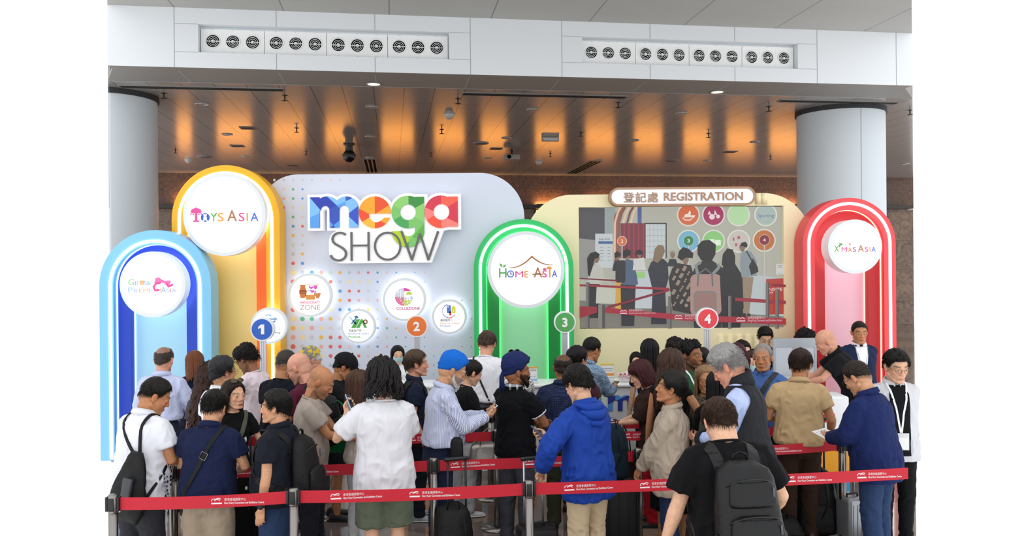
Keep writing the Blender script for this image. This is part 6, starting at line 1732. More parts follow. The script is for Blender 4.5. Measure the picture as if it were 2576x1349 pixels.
    if g.v:
        g.v = [S4 @ Vector(q) for q in g.v]
        o = link('hood' if neck == 'hood' else 'collar', g.mesh('collar'), sh.get('collar') or mm or fabric('#888888'), p.root, True)
        if neck != 'crew': o.modifiers.new('t', 'SOLIDIFY').thickness = 0.003
    if sl == 'long' and sh.get('cuffs', True):
        for sd, (a, b, r) in ends.items():
            g = G(); g.tube([S4 @ a, S4 @ b], r * 1.06 * s, 14, True); g.build('cuff', sh.get('cuffmat') or mm, p.root)
    if sl == 'short' and sh.get('trim'):
        for sd in (1, -1):
            a, e = p.arms[sd][0], p.arms[sd][1]; f = sh.get('slen', 0.62); r1 = 0.0745 * (0.45 + 0.55 * W_) + ease * 0.4
            g = G(); g.tube([S4 @ a.lerp(e, f - 0.035), S4 @ a.lerp(e, f + 0.004)], r1 * s, 16, True); g.build('cuff', sh['trim'], p.root)

def make_legs(p, lg, legpts, W_, belly, fem, near, seed):
    s = p.s; S4 = Matrix.Scale(s, 4); kind = lg.get('kind', 'trousers'); m = lg.get('mat') or fabric('#2a2d35')
    g = G(); k = (0.35 + 0.65 * W_) * (0.93 if fem else 1.0)
    top = lg.get('top', 1.0)
    if kind in ('skirt', 'dress'):
        hemz = lg.get('hem', 0.25); fl = lg.get('flare', 0.10)
        for i in range(14):
            t = i / 13; z = top + (hemz - top) * t
            a = np.interp(z, (0.2, 0.7, 0.88, 1.02), (0.17 + fl, 0.185 + fl * 0.4, 0.176, 0.135)); b = np.interp(z, (0.2, 0.7, 0.88, 1.02), (0.14 + fl, 0.135 + fl * 0.4, 0.118, 0.1))
            g.loft([], False) if False else None
            legpts and None
            if i == 0: rings = []
            ring = se_ring(0, 0, z, a * k, b * k, 40, 2.2)
            ring = [Vector((q.x * (1 + 0.05 * t * math.sin(9 * math.atan2(q.y, q.x) + seed)), q.y * (1 + 0.05 * t * math.sin(9 * math.atan2(q.y, q.x) + seed)), q.z)) for q in ring]
            rings.append(ring)
        g.loft(rings)
        g.v = [S4 @ Vector(q) for q in g.v]
        p.legs = link('skirt', g.mesh('skirt'), m, p.root, True)
        return
    for i, z in enumerate((top, 0.94, 0.88, 0.82, 0.78)):
        a = (0.145, 0.158, 0.166, 0.164, 0.152)[i] * k; b = (0.105, 0.114, 0.122, 0.118, 0.10)[i] * k
        if i == 0: rings = []
        rings.append(se_ring(0, -0.008, z, a, b, 26, 2.3, b * 0.95 + belly * 0.5))
    g.loft(rings)
    wl = lg.get('w', 1.0)
    for (hip, kn, an) in legpts:
        if kind == 'shorts':
            ke = hip.lerp(kn, lg.get('len', 0.82))
            g.tube([hip + Vector((0, 0, 0)), hip.lerp(ke, 0.5), ke], [0.098 * k, 0.100 * k * wl, 0.098 * k * wl], 18, True)
        else:
            g.tube([hip, hip.lerp(kn, 0.4), kn, kn.lerp(an, 0.4) + Vector((0, -0.008, 0)), kn.lerp(an, 0.85), an - Vector((0, 0, 0.03))], [0.098 * k, 0.090 * k * wl, 0.072 * k * wl, 0.070 * k * wl, 0.060 * k * wl, 0.062 * k * wl], 16, True)
    g.v = [S4 @ Vector(q) for q in g.v]
    me = solid(g, 0.012 if near else 0.016, 4, 'trousers')
    co = get_co(me); no = get_no(me); q = co / s
    n1 = vnoise(q * np.array((8, 8, 5)) + seed, seed + 9); n2 = vnoise(q * np.array((16, 16, 24)) + n1[:, None] * 2, seed + 2)
    amp = 0.004 + 0.008 * np.exp(-((q[:, 2] - 0.47) / 0.1) ** 2) + 0.010 * sstep(0.25, 0.1, q[:, 2]) + 0.006 * np.exp(-((q[:, 2] - 0.82) / 0.06) ** 2)
    co += no * (((1 - np.abs(2 * n2 - 1)) - 0.55) * amp * 1.6)[:, None]
    set_co(me, co)
    p.legs = link('shorts' if kind == 'shorts' else 'trousers', me, m, p.root, True)
    if lg.get('belt'):
        g = G(); r = [[Vector(q) * s for q in se_ring(0, -0.008, z, 0.160 * k + 0.012, 0.118 * k + 0.012, 30, 2.3, 0.118 * k + 0.012 + belly * 0.7)] for z in (top - 0.04, top - 0.002)]
        g.loft(r); g.build('belt', mat('leather_belt', lg['belt'], 0.45), p.root)

def make_shoes(p, feet, col, kind):
    s = p.s
    for (fx, fy), sd in zip(feet, (1, -1)):
        g = G()
        secs = [(-0.085, 0.026, 0.062), (-0.07, 0.034, 0.085), (-0.03, 0.036, 0.098), (0.02, 0.040, 0.082), (0.07, 0.046, 0.060), (0.12, 0.047, 0.050), (0.155, 0.036, 0.042), (0.175, 0.018, 0.030)]
        rings = []
        for y, w, h in secs:
            r = []
            for k in range(16):
                a = 2 * PI * k / 16; zz = 0.024 + max(0, math.sin(a)) * (h - 0.024) if math.sin(a) > 0 else 0.012
                r.append(Vector((fx * 1.06 + (w * math.cos(a)) + 0.12 * sd * y, fy + y, zz)) * s)
            rings.append(r)
        g.loft(rings)
        g.cur = 1
        rings = [[Vector((fx * 1.06 + (w + 0.005) * math.cos(2 * PI * k / 16) + 0.12 * sd * y, fy + y * 1.03, max(0.0, 0.012 + 0.012 * math.sin(2 * PI * k / 16)))) * s for k in range(16)] for y, w, h in secs]
        g.loft(rings)
        c2 = col[1] if isinstance(col, tuple) else '#1a1a1a'; c1 = col[0] if isinstance(col, tuple) else col
        g.build('shoe', [mat('shoe_upper', c1, 0.55), mat('shoe_sole', c2, 0.7)], p.root)

# ---- things worn over the clothes
def surf_loop(p, c, u, v, n=48, off=0.006, a0=0.0, a1=2 * PI, bvh=None):
    """points on the clothed torso around c in the plane of u,v (person space, unscaled)"""
    b = bvh or p.bvh; s = p.s; c = Vector(c) * s; P = []; N = []
    u = Vector(u).normalized(); v = Vector(v); v = (v - u * v.dot(u)).normalized()
    for i in range(n + 1):
        t = a0 + (a1 - a0) * i / n; d = u * math.cos(t) + v * math.sin(t)
        h = b.ray_cast(c, d)
        if h[0] is None: continue
        nn = h[1] if h[1].dot(d) > 0 else -h[1]
        P.append(h[0] + nn * off); N.append(nn)
    # ease bumps
    for _ in range(3):
        P = [P[0]] + [(P[i - 1] + P[i] * 2 + P[i + 1]) / 4 for i in range(1, len(P) - 1)] + [P[-1]]
    return P, N

def on_surf(p, q, off=0.006):
    h = p.bvh.find_nearest(Vector(q) * p.s)
    n = h[1]; dv = Vector(q) * p.s - h[0]
    if dv.dot(n) < 0 and dv.length > 0.06: n = n
    return h[0] + n * off, n

def to_root(o, p):
    """place an object modelled in the person's space as a thing of its own"""
    o.location = p.root.location; o.rotation_euler = p.root.rotation_euler
    return o

def lanyard(p, col='#e8eaee', badge='#f2f3f2', zb=1.02, w=0.016, text_col=None, bsize=(0.052, 0.062)):
    """neck band with a badge, part of the person's outfit"""
    s = p.s; g = G()
    L = []; NN = []
    for sx in (-1, 1):
        pts = [(sx * 0.055, -0.055, 1.50), (sx * 0.075, 0.0, 1.49), (sx * 0.072, 0.06, 1.43), (sx * 0.052, 0.12, 1.33), (sx * 0.026, 0.135, 1.20), (0.004 * sx, 0.14, zb + 0.075)]
        P = []; N = []
        for i in range(len(pts) - 1):
            for k in range(4):
                q = p.T(Vector(pts[i]).lerp(Vector(pts[i + 1]), k / 4)); a, n = on_surf(p, q, 0.007); P.append(a); N.append(n)
        a, n = on_surf(p, p.T(pts[-1]), 0.008); P.append(a); N.append(n)
        g.ribbon(P, N, w * s, 0.002)
        tip, tn = a, n
    o = g.build('lanyard', mat('lanyard_band', col, 0.6), p.root)
    g = G(); fwd = Vector((0, 1, 0)); bw, bh = bsize
    c = tip + Vector((0, 0.012, -bh * s))
    M = Matrix.Translation(c) @ Matrix.Rotation(PI, 4, 'Z')
    g.box((-bw * s, -0.003, -bh * s), (bw * s, 0.003, bh * s), M, 0.002)
    g.cur = 1; g.box((-bw * 0.85 * s, -0.0045, -bh * 0.9 * s), (bw * 0.85 * s, -0.003, bh * 0.45 * s), M)
    g.build('badge', [mat('badge_holder', '#20242a' if badge == 'dark' else '#d9dcdf', 0.3), mat('badge_card', '#f4f4f2', 0.6)], o)
    return o
# ------------------------------------------------------------------ the crowd
FB = fabric
def tee(c, **k): return dict(mat=FB(c, *k.pop('pat', ())), sleeve=k.pop('sleeve', 'short'), neck=k.pop('neck', 'crew'), **k)
def pants(c, **k): return dict(mat=FB(c, *k.pop('pat', ())), **k)
JEANS = ('denim', '#2c3f60')
Q = {}
# -- front row, behind the first belt
Q[1] = person(396, 948, 6.24, 26, 'man in a white polo with dark triangles, looking down at the left belt end', 'tan', 'fade', '#15120f',
    tee('#e2e4ec', pat=('triangles', '#27304f'), neck='polo', ease=0.016, hem=0.80), pants('#3a3b40', pat=('denim', '#2b2c31'), w=1.1), '#222222', lean=6, pitch=24, yaw=-34, armL=('reading', (0.0, 0.31, 1.06)), armR=('reading', (0.12, 0.29, 1.05)), wide=1.22, belly=0.05, near=True, seed=1, face_seen=False)
Q[2] = person(541, 980, 6.2, 6, 'man from behind in a navy polo and beige trousers, black strap across his back', 'asian', 'short', '#14110f',
    tee('#1a2140', neck='polo', ease=0.016, hem=0.85), pants('#a3937f', w=1.25), '#333333', lean=7, pitch=20, armL=('reading', (0.13, 0.30, 1.04), None, None, (1.0, -0.5, -0.8)), armR=('reading', (0.13, 0.30, 1.04), None, None, (1.0, -0.5, -0.8)), wide=1.2, belly=0.03, near=True, seed=2, face_seen=False, hvol=1.1)
Q[3] = person(588, 956, 6.92, 140, 'woman in a black tee with sunglasses on her head, looking to the right', 'light', 'mid', '#231713',
    tee('#141416', neck='scoop', hem=0.92), dict(mat=FB('#131314', 'print', '#e8e8e8'), kind='skirt', hem=0.22, flare=0.05), '#1a1a1a', armL=('reading', (0.22, 0.30, 1.03)), armR=('reading', (0.04, 0.32, 0.98)), fem=True, near=True, seed=3, yaw=14, lips='#b0504f', wide=0.95)
Q[4] = person(693, 980, 6.12, -82, 'man in a black polo with a black backpack, facing left in the front row', 'asian', 'short', '#14110f',
    tee('#1b1e28', neck='polo', ease=0.018, hem=0.84), pants('#2a3a58', pat=JEANS, w=1.15), '#222222', armL=('down', (0.27, 0.03, 0.80)), armR='down', wide=1.28, belly=0.05, near=True, seed=4, yaw=8, stubble=0.15, hvol=1.1, brow='#1c1714')
Q[5] = person(812, 922, 6.9, 82, 'bald man in a greige tee facing right and looking down at his hands', 'tan', 'bald', '#3c332c',
    tee('#a79b91', ease=0.012, hem=0.82), pants('#24262c'), ('#1b1b1c', '#1b1b1c'), lean=5, pitch=26, armL=('phone', (0.04, 0.42, 1.10)), armR=('phone', (0.06, 0.42, 1.10)), wide=1.15, belly=0.03, near=True, seed=5, stubble=0.55, yaw=-4)
Q[6] = person(962, 906, 6.32, -14, 'person with shaggy black hair in a loose white tee and olive shorts', 'light', 'shag', '#1a1718',
    tee('#dfdfe5', ease=0.035, hem=0.76, slen=0.80), pants('#5f6857', kind='shorts', w=1.25, len=0.92), '#dddddd', armL=('phonehi', (0.27, 0.22, 1.34), (0.1, -1, 0.3), 0.8, (0.8, -0.1, -1)), armR=('fold', (-0.02, 0.24, 1.10)), wide=1.02, near=True, seed=6, pitch=8, yaw=6, face_seen=False)
Q[7] = person(1143, 886, 6.98, 78, 'older man in a bright blue turban and striped shirt reading his phone', 'olive', 'patka', '#1667c9',
    dict(mat=FB('#dfe3f2', 'stripe', '#8e9ac4', 1.9), sleeve='long', neck='shirt', hem=0.99, ease=0.012), pants('#252c45', belt='#15151a', top=1.03), '#222222', lean=6, pitch=22, armL=('phone', (0.03, 0.40, 1.20)), armR=('phone', (0.05, 0.40, 1.20)), wide=1.12, belly=0.07, near=True, seed=7, beard=('#c9c6c2', 0.012), glasses='#a08a70', brow='#b8b2ac')
Q[8] = person(1300, 894, 7.26, 40, 'man in a navy turban and black polo with folded arms, head turned right', 'brown', 'turban', '#1e2a57',
    tee('#101114', neck='polo', hem=0.84, ease=0.006, trim=FB('#d9dbe2'), collar=FB('#101114', 'plaid', '#c9ccd6', 0.5)), pants('#4c4d56', pat=('denim', '#3c3d45')), '#222222', armL='fold', armR=('fold', (0.06, 0.24, 1.08)), wide=1.06, near=True, seed=8, beard=('#161210', 0.012), yaw=-34, brow='#14110f')
Q[9] = person(1450, 919, 6.36, -38, 'man in a bright blue hooded windbreaker and beige trousers looking at a phone', 'light', 'spiky', '#15120f',
    dict(mat=FB('#1c419c', rough=0.5), sleeve='long', neck='hood', ease=0.034, hem=0.74, fold=1.5, name='windbreaker', slim=1.15), pants('#cbb796', w=1.1), '#666666', lean=4, pitch=24, armL=('handle', (0.34, 0.16, 0.98), (0, -0.2, -1), 1.0, (0.9, -0.5, 0)), armR=('phone', (-0.10, 0.36, 1.17)), wide=1.0, near=True, seed=9, glasses='#1a1a1c', hvol=1.2)
Q[10] = person(1690, 935, 6.5, -74, 'man in a beige zip jacket with clasped hands, gazing up to the left', 'tan', 'side', '#1b1816',
    dict(mat=FB('#b3a492', rough=0.6), sleeve='long', neck='shirt', ease=0.026, hem=0.74, fold=1.3, name='jacket', slim=1.08), pants('#22304e'), '#222222', armL='clasp', armR='clasp', pitch=-10, wide=1.06, belly=0.03, near=True, seed=10, brow='#1c1714')
Q[11] = person(1806, 999, 4.95, -9, 'man in a black tee with a large black backpack, nearest the viewer', 'light', 'short', '#36241a',
    tee('#121214', ease=0.020, hem=0.78, slen=0.78), pants('#232630', w=1.15), '#222222', lean=8, pitch=26, armL=('down', (0.40, 0.06, 0.84)), armR=('hang', (0.36, 0.20, 0.98)), wide=1.38, near=True, seed=11, vox=0.0055, face_seen=False, neckw=1.12, hvol=0.9, headz=-0.035)
Q[12] = person(1822, 868, 6.28, -60, 'tall grey-haired man in a black vest over a light blue shirt, looking down', 'pink', 'gray', '#8f8d8b',
    dict(mat=FB('#b7c6ee'), sleeve='long', neck='shirt', ease=0.008, hem=0.84), pants('#2a2c33'), '#222222', lean=7, pitch=30, armL=('reading', (0.03, 0.34, 1.06)), armR=('hip', (0.20, 0.20, 1.06)), wide=1.12, near=True, seed=12, glasses='#15151a', brow='#8a8480')
Q[13] = person(2015, 877, 7.4, 10, 'man in a tan polo and dark brown trousers seen from behind, head turned right', 'tan', 'short', '#2b1c15',
    tee('#c0a47b', neck='polo', ease=0.014, hem=0.90), pants('#35251d'), '#3a2c22', lean=2, pitch=14, yaw=-30, armL=('reading', (0.16, 0.26, 1.08)), armR=('hang', (0.30, 0.14, 0.96)), wide=1.14, belly=0.03, near=True, seed=13, glasses='#222222')
Q[14] = person(2150, 905, 6.8, -40, 'man in a navy blazer and blue jeans looking down at papers', 'asian', 'buzz', '#2a221c',
    dict(mat=FB('#1e2a5a'), sleeve='long', neck='shirt', ease=0.024, hem=0.76, name='blazer', slim=1.12, fold=0.8), pants('#2f4368', pat=JEANS), '#222222', lean=9, pitch=28, armL=('reading', (0.10, 0.36, 1.06)), armR=('reading', (0.02, 0.36, 1.06)), wide=1.18, belly=0.05, near=True, seed=14, glasses='#111114')
Q[15] = person(2256, 880, 7.15, 184, 'young man with white lanyard, white overshirt and black tee at the right edge', 'light', 'spiky', '#13100f',
    dict(mat=FB('#d3d5da'), sleeve='long', neck='shirt', ease=0.022, hem=0.78, name='overshirt'), pants('#17181b'), '#222222', pitch=14, yaw=6, armL='behind', armR='down', wide=0.98, near=True, seed=15, glasses='#5b4534', hvol=1.0)
# -- second and third rows
Q[17] = person(413, 870, 8.35, 2, 'balding man in a pale blue shirt seen from behind, before the blue arch', 'pink', 'balding', '#3b332e',
    dict(mat=FB('#c3cbea'), sleeve='long', neck='shirt', ease=0.018, hem=1.0), pants('#2a3044', belt='#1c1c20', top=1.03), '#222222', pitch=10, armL=('hip', (0.10, 0.22, 1.06)), armR=('hip', (0.10, 0.22, 1.06)), wide=1.1, seed=17, face_seen=False)
Q[18] = person(489, 882, 9.0, -25, 'woman with a reddish brown bob in a dark navy jacket, before the blue arch', 'light', 'mid', '#6d3f26',
    dict(mat=FB('#1e2438'), sleeve='long', neck='crew', ease=0.01, name='jacket'), pants('#20242e'), '#222222', fem=True, seed=18, pitch=10, armL=('strap', (0.26, 0.26, 1.12)), armR='phone', face_seen=False)
Q[19] = person(525, 920, 7.7, -8, 'woman with long curly dark brown hair seen from behind', 'tan', 'longcurl', '#35211a',
    dict(mat=FB('#46464a'), sleeve='short', neck='crew'), pants('#2c2c30'), '#222222', fem=True, seed=19, face_seen=False, hvol=1.3)
Q[20] = person(560, 897, 7.28, 32, 'man with black-grey hair and white shirt from behind, black strap on his shoulder', 'asian', 'side', '#2b2b2e',
    dict(mat=FB('#edf0f6'), sleeve='short', neck='shirt', ease=0.018), pants('#2a2c33'), '#222222', seed=20, glasses='#3a3a40', wide=1.05, armL='down', armR='down', face_seen=False, yaw=-8)
Q[21] = person(616, 869, 8.45, -72, 'man with curly dark hair in a pale pink tee looking down to the left', 'brown', 'mop', '#17110f',
    tee('#ecdde4', ease=0.014, hem=0.82), pants('#8d8a86'), '#555555', lean=5, pitch=30, stubble=0.5, seed=21, armL=('phone', (0.02, 0.34, 1.06)), armR='phone', wide=0.96)
Q[22] = person(722, 878, 7.85, 22, 'man in a black tee seen from behind, left of the bald man in burgundy', 'tan', 'buzz', '#3b3531',
    tee('#171a24', ease=0.012), pants('#39405a', pat=JEANS), '#222222', seed=22, wide=1.12, pitch=22, lean=4, armL='reading', armR='phone', face_seen=False)
Q[23] = person(748, 888, 7.38, -72, 'bald bearded man with glasses in a burgundy tee, looking down', 'pink', 'bald', '#5c4a3f',
    tee('#571d33', ease=0.012), pants('#30323a'), '#222222', seed=23, lean=6, pitch=24, stubble=0.45, glasses='#26262a', wide=1.16, belly=0.04, armL='phone', armR='phone', near=True)
Q[24] = person(776, 873, 8.65, -112, 'older man in a camouflage cap and blue plaid shirt looking down', 'pink', 'cap', '#c8c4c0',
    dict(mat=FB('#eceef6', 'plaid', '#5a6a9c'), sleeve='short', neck='shirt', ease=0.02), pants('#4a4c52'), '#222222', seed=24, lean=5, pitch=24, wide=1.1, belly=0.05, glasses='#3c4a5c', armL='phone', armR='phone', brow='#b9b3ac')
Q[25] = person(872, 888, 8.1, 82, 'young man in a black cap and black tee typing on his phone', 'tan', 'cap', '#14110f',
    tee('#18191c', ease=0.018, hem=0.82), pants('#1c1d22', kind='shorts', w=1.2), ('#1b1b1c', '#1b1b1c'), seed=25, lean=4, pitch=26, armL=('phone', (0.02, 0.40, 1.14)), armR=('phone', (0.05, 0.40, 1.14)), near=True)
Q[26] = person(906, 930, 7.15, 60, 'woman in a cream top and white trousers half hidden behind the white tee', 'light', 'long', '#4a3326',
    dict(mat=FB('#e6ddd0'), sleeve='long', neck='crew', ease=0.012, hem=0.88), pants('#e9e9ea', w=1.2), '#eeeeee', fem=True, seed=26, armL=('reading', (0.14, 0.26, 1.02)), armR='reading', face_seen=False)
Q[27] = person(1000, 870, 10.42, 172, 'masked clerk with long black hair in a white jacket behind the counter', 'light', 'long', '#151214',
    dict(mat=FB('#eff1f3'), sleeve='long', neck='shirt', ease=0.012, name='jacket'), pants('#1c1d20'), '#222222', fem=True, seed=27, yaw=10, pitch=6)
Q[28] = person(1047, 880, 8.05, 76, 'man with short brown hair in a dark navy polo and backpack, gazing right', 'pink', 'short', '#4b3a2e',
    tee('#1c2336', neck='polo', ease=0.008, hem=0.86), pants('#1d2028'), ('#a9b0b8', '#e6e8ea'), seed=28, armR=('hang', (0.22, 0.05, 0.88)), armL='down', near=True, stubble=0.15, brow='#6d5644', wide=1.0)
Q[29] = person(1190, 905, 8.2, 66, 'woman in a black jacket and grey sweatpants looking at her phone', 'light', 'bun', '#1a1413',
    dict(mat=FB('#17181b'), sleeve='long', neck='crew', ease=0.022, name='jacket'), pants('#b9babd', w=1.2), ('#d8d8da', '#f2f2f2'), fem=True, seed=29, lean=4, pitch=24, armL=('phone', (0.02, 0.30, 1.16)), armR=('phone', (0.06, 0.32, 1.14)))
Q[30] = person(1226, 832, 9.2, 12, 'man in a white tee leaning on the counter before the green arch, seen from behind', 'pink', 'short', '#4a3a31',
    tee('#e9ebf2', ease=0.022, hem=0.98), pants('#5b5d64', top=1.03), ('#8c8275', '#d8d2c8'), seed=30, lean=10, pitch=22, armL='desk', armR=('desk', (0.24, 0.36, 1.10)), wide=1.14, face_seen=False)
Q[31] = person(1297, 884, 8.45, -18, 'woman in a black and white patterned top behind the navy turban', 'tan', 'bun', '#1a1413',
    dict(mat=FB('#ece9e6', 'fleck', '#4a4846'), sleeve='long', neck='crew', ease=0.01), pants('#202126'), '#222222', fem=True, seed=31, armL='phone', armR='phone', face_seen=False)
Q[32] = person(1417, 889, 7.75, 12, 'balding man in a dotted navy shirt seen from behind the blue windbreaker', 'brown', 'balding', '#241c17',
    dict(mat=FB('#232c48', 'dots', '#46557c'), sleeve='short', neck='shirt', ease=0.02), pants('#3d4030'), '#222222', seed=32, wide=1.2, pitch=12, armL='reading', armR='reading', face_seen=False)
Q[33] = person(1452, 871, 8.25, 36, 'man with thick black hair in a maroon shirt, head turned right', 'asian', 'short', '#131011',
    tee('#57343e', ease=0.018), pants('#23262c'), '#222222', seed=33, hvol=1.4, armL='phone', armR='phone', glasses='#333333', yaw=-8)
Q[34] = person(1490, 848, 9.0, 50, 'man in a blue flowered shirt holding a black phone over the counter', 'tan', 'fade', '#17130f',
    dict(mat=FB('#8ea6bd', 'fleck', '#44607d'), sleeve='long', neck='shirt', ease=0.016), pants('#1b1c20'), '#222222', seed=34, lean=8, pitch=12, armL=('phone', (0.02, 0.40, 1.13)), armR=('phone', (0.06, 0.42, 1.14)), wide=1.1)
Q[35] = person(1600, 886, 10.42, 186, 'masked clerk with dark hair and glasses behind the counter with the small logo', 'light', 'mid', '#171314',
    dict(mat=FB('#e9ebee'), sleeve='long', neck='shirt', name='jacket'), pants('#1c1d20'), '#222222', fem=True, seed=35, pitch=8, glasses='#3a3a3c')
Q[36] = person(1608, 907, 7.85, -80, 'woman with a short dark red bob in a brown blouse and red trousers', 'light', 'bob', '#3f1a1c',
    dict(mat=FB('#33201c'), sleeve='short', neck='crew', ease=0.026, hem=0.84, slen=0.9), pants('#a31621', w=1.25), '#222222', fem=True, seed=36, lean=5, pitch=20, hvol=1.1, armL=('reading', (0.02, 0.36, 1.08)), armR=('reading', (0.0, 0.36, 1.08)), near=True, wide=1.05, lips='#a4514c')
Q[37] = person(1634, 852, 9.0, 6, 'woman with very long straight black hair seen from behind before the cream wall', 'light', 'long', '#121014',
    dict(mat=FB('#1d2133'), sleeve='short', neck='crew'), pants('#1c1d20'), '#222222', fem=True, seed=37, face_seen=False)
Q[38] = person(1690, 878, 7.2, 38, 'woman with long brown hair in a sleeveless black top, holding a card', 'tan', 'longwave', '#3f2c22',
    dict(mat=FB('#131316'), sleeve='none', neck='crew', hem=0.86), dict(mat=FB('#131316'), kind='skirt', hem=0.35, flare=0.03), '#222222', fem=True, seed=38, armR=('strap', (0.30, 0.24, 1.26), (-0.3, -1, 0.2), 0.9, (0.6, -0.3, -1)), armL='down', wide=1.08, near=True, face_seen=False)
Q[39] = person(1698, 853, 9.3, 0, 'person with curled dark hair behind the woman in the sleeveless top', 'light', 'mop', '#1c1414', tee('#2a2c34'), pants('#222226'), '#222222', seed=39, face_seen=False)
Q[40] = person(1738, 857, 8.05, 148, 'bearded man in a green tee with a white lanyard, talking to the right', 'brown', 'curly', '#120f0e',
    tee('#2c5a3d', ease=0.012), pants('#2a2c33'), '#222222', seed=40, stubble=0.75, yaw=14, armL='down', armR='phone', wide=1.08, near=True, brow='#120f0e')
Q[41] = person(1767, 872, 9.0, 8, 'man with cropped dark hair seen from behind at the pole of number four', 'tan', 'buzz', '#1b1614', tee('#17181b'), pants('#222226'), '#222222', seed=41, face_seen=False)
Q[42] = person(1774, 920, 7.4, 186, 'smiling woman with blond hair facing the viewer, left of the grey-haired man', 'tan', 'mid', '#8d6f50',
    dict(mat=FB('#4c4238', 'fleck', '#8a7a66'), sleeve='short', neck='scoop'), pants('#222226'), '#222222', fem=True, seed=42, smile=True, armL='down', armR='down', near=True)
Q[43] = person(1808, 930, 6.8, 24, 'woman with straight black hair and a grey backpack, hidden by the man in the vest', 'light', 'long', '#141012',
    dict(mat=FB('#141416'), sleeve='short', neck='scoop'), pants('#222226'), '#222222', fem=True, seed=43, armL='down', armR='down', face_seen=False)
Q[44] = person(1850, 863, 8.5, -24, 'woman with a burgundy streaked ponytail seen from behind', 'light', 'tail', '#3d1a22',
    dict(mat=FB('#e4e4e8'), sleeve='short', neck='crew'), pants('#222226'), '#222222', fem=True, seed=44, face_seen=False, hvol=1.4)
Q[45] = person(1868, 857, 9.45, 160, 'person with dark hair and glasses facing the viewer behind the burgundy ponytail', 'light', 'short', '#14110f', tee('#1d1e22'), pants('#222226'), '#222222', seed=45, glasses='#555555', hvol=1.3)
Q[46] = person(1888, 885, 8.8, 200, 'woman with brown hair and a blue mask, behind the man in the blue polo', 'light', 'bob', '#33211a', tee('#e8e8ea'), pants('#222226'), '#222222', fem=True, seed=46)
Q[47] = person(1918, 863, 8.05, -142, 'older man with short grey hair in a blue polo with a strap', 'tan', 'recede', '#8c8681',
    tee('#4a6aa6', neck='polo', ease=0.018), pants('#33363e'), '#222222', seed=47, wide=1.2, belly=0.05, near=True, brow='#6b5f56', yaw=12, pitch=4, stubble=0.12)
Q[48] = person(1925, 823, 10.62, 184, 'young clerk with glasses in a black shirt behind the grey partition', 'light', 'spiky', '#131012',
    dict(mat=FB('#17181b'), sleeve='long', neck='shirt'), pants('#222226'), '#222222', seed=48, pitch=22, glasses='#8a8a8c')
Q[49] = person(2029, 830, 10.5, 160, 'clerk with curly black hair behind the grey partition', 'light', 'longcurl', '#171213', dict(mat=FB('#222226'), sleeve='short'), pants('#222226'), '#222222', fem=True, seed=49, pitch=20)
Q[50] = person(2072, 829, 9.5, -76, 'bald man in a black shirt leaning over the counter before the red arch', 'pink', 'bald', '#6a5a50',
    dict(mat=FB('#17181c'), sleeve='short', neck='polo', ease=0.016, hem=0.84), pants('#52719c', pat=('denim', '#44608a')), ('#1d1d20', '#f2f2f2'), seed=50, lean=28, pitch=10, armL=('desk', (0.12, 0.62, 1.05)), armR=('desk', (0.12, 0.62, 1.05)), wide=1.16)
Q[51] = person(2162, 807, 10.2, 184, 'man in a navy suit with a hanging badge, hands behind his back', 'tan', 'buzz', '#17130f',
    dict(mat=FB('#232d4a'), sleeve='long', neck='shirt', ease=0.018, hem=0.80, name='suit_jacket', collar=FB('#eef0f4')), pants('#232d4a'), '#17171a', seed=51, pitch=6, yaw=-4, armL='behind', armR='behind', near=True, wide=1.05)

# ---- outfit details
make_cap(Q[24], FB('#85857c', 'camo', '#d8b73a'))
make_cap(Q[25], FB('#1a1b1e'))
make_mask(Q[27]); make_mask(Q[35]); make_mask(Q[46])
make_glasses(Q[3], '#5a4a30', up=True, tint='#4a3d22', big=1.15)
make_glasses(Q[31], '#222222', up=True, tint='#1a1a1c')
lanyard(Q[15], '#f2f3f5', 'clear', 0.97, 0.018, bsize=(0.065, 0.075)); lanyard(Q[40], '#e6eaf0', 'clear', 1.0, 0.020)
lanyard(Q[51], '#7d828c', 'dark', 1.12, 0.006, bsize=(0.048, 0.066)); lanyard(Q[30], '#e4e6ea', 'clear', 1.05, 0.012)

def front_panel(p, name, m, z0, z1, wz, off=0.006, nx=9, nz=16, neckz=1.46):
    """part of a garment that shows between the open fronts of a jacket"""
    g = G(); vs = []
    for j in range(nz + 1):
        z = z0 + (z1 - z0) * j / nz
        for i in range(nx + 1):
            x = wz(z) * (2 * i / nx - 1)
            q = p.T((x, 0.10, z)); h = p.bvh.ray_cast(Vector((q.x, q.y + 0.5, q.z)) * p.s, Vector((0, -1, 0)))
            if h[0] is None: h = (q * p.s, Vector((0, 1, 0)))
            vs.append(h[0] + Vector((0, off, 0)))
    n = nx + 1
    g.add(vs, [(j * n + i, j * n + i + 1, (j + 1) * n + i + 1, (j + 1) * n + i) for j in range(nz) for i in range(nx)])
    o = g.build(name, m, p.root); md = o.modifiers.new('t', 'SOLIDIFY'); md.thickness = 0.003
    return o
front_panel(Q[51], 'shirt_front', FB('#f2f3f7'), 0.98, 1.45, lambda z: 0.020 + 0.055 * max(0, min(1, (z - 0.98) / 0.42)) , 0.005)
front_panel(Q[15], 'tee_front', FB('#17181b'), 0.84, 1.455, lambda z: 0.085 if z < 1.38 else 0.07, 0.005)
front_panel(Q[27], 'top_front', FB('#1c1c20'), 1.0, 1.43, lambda z: 0.04 + 0.0 * z, 0.005)
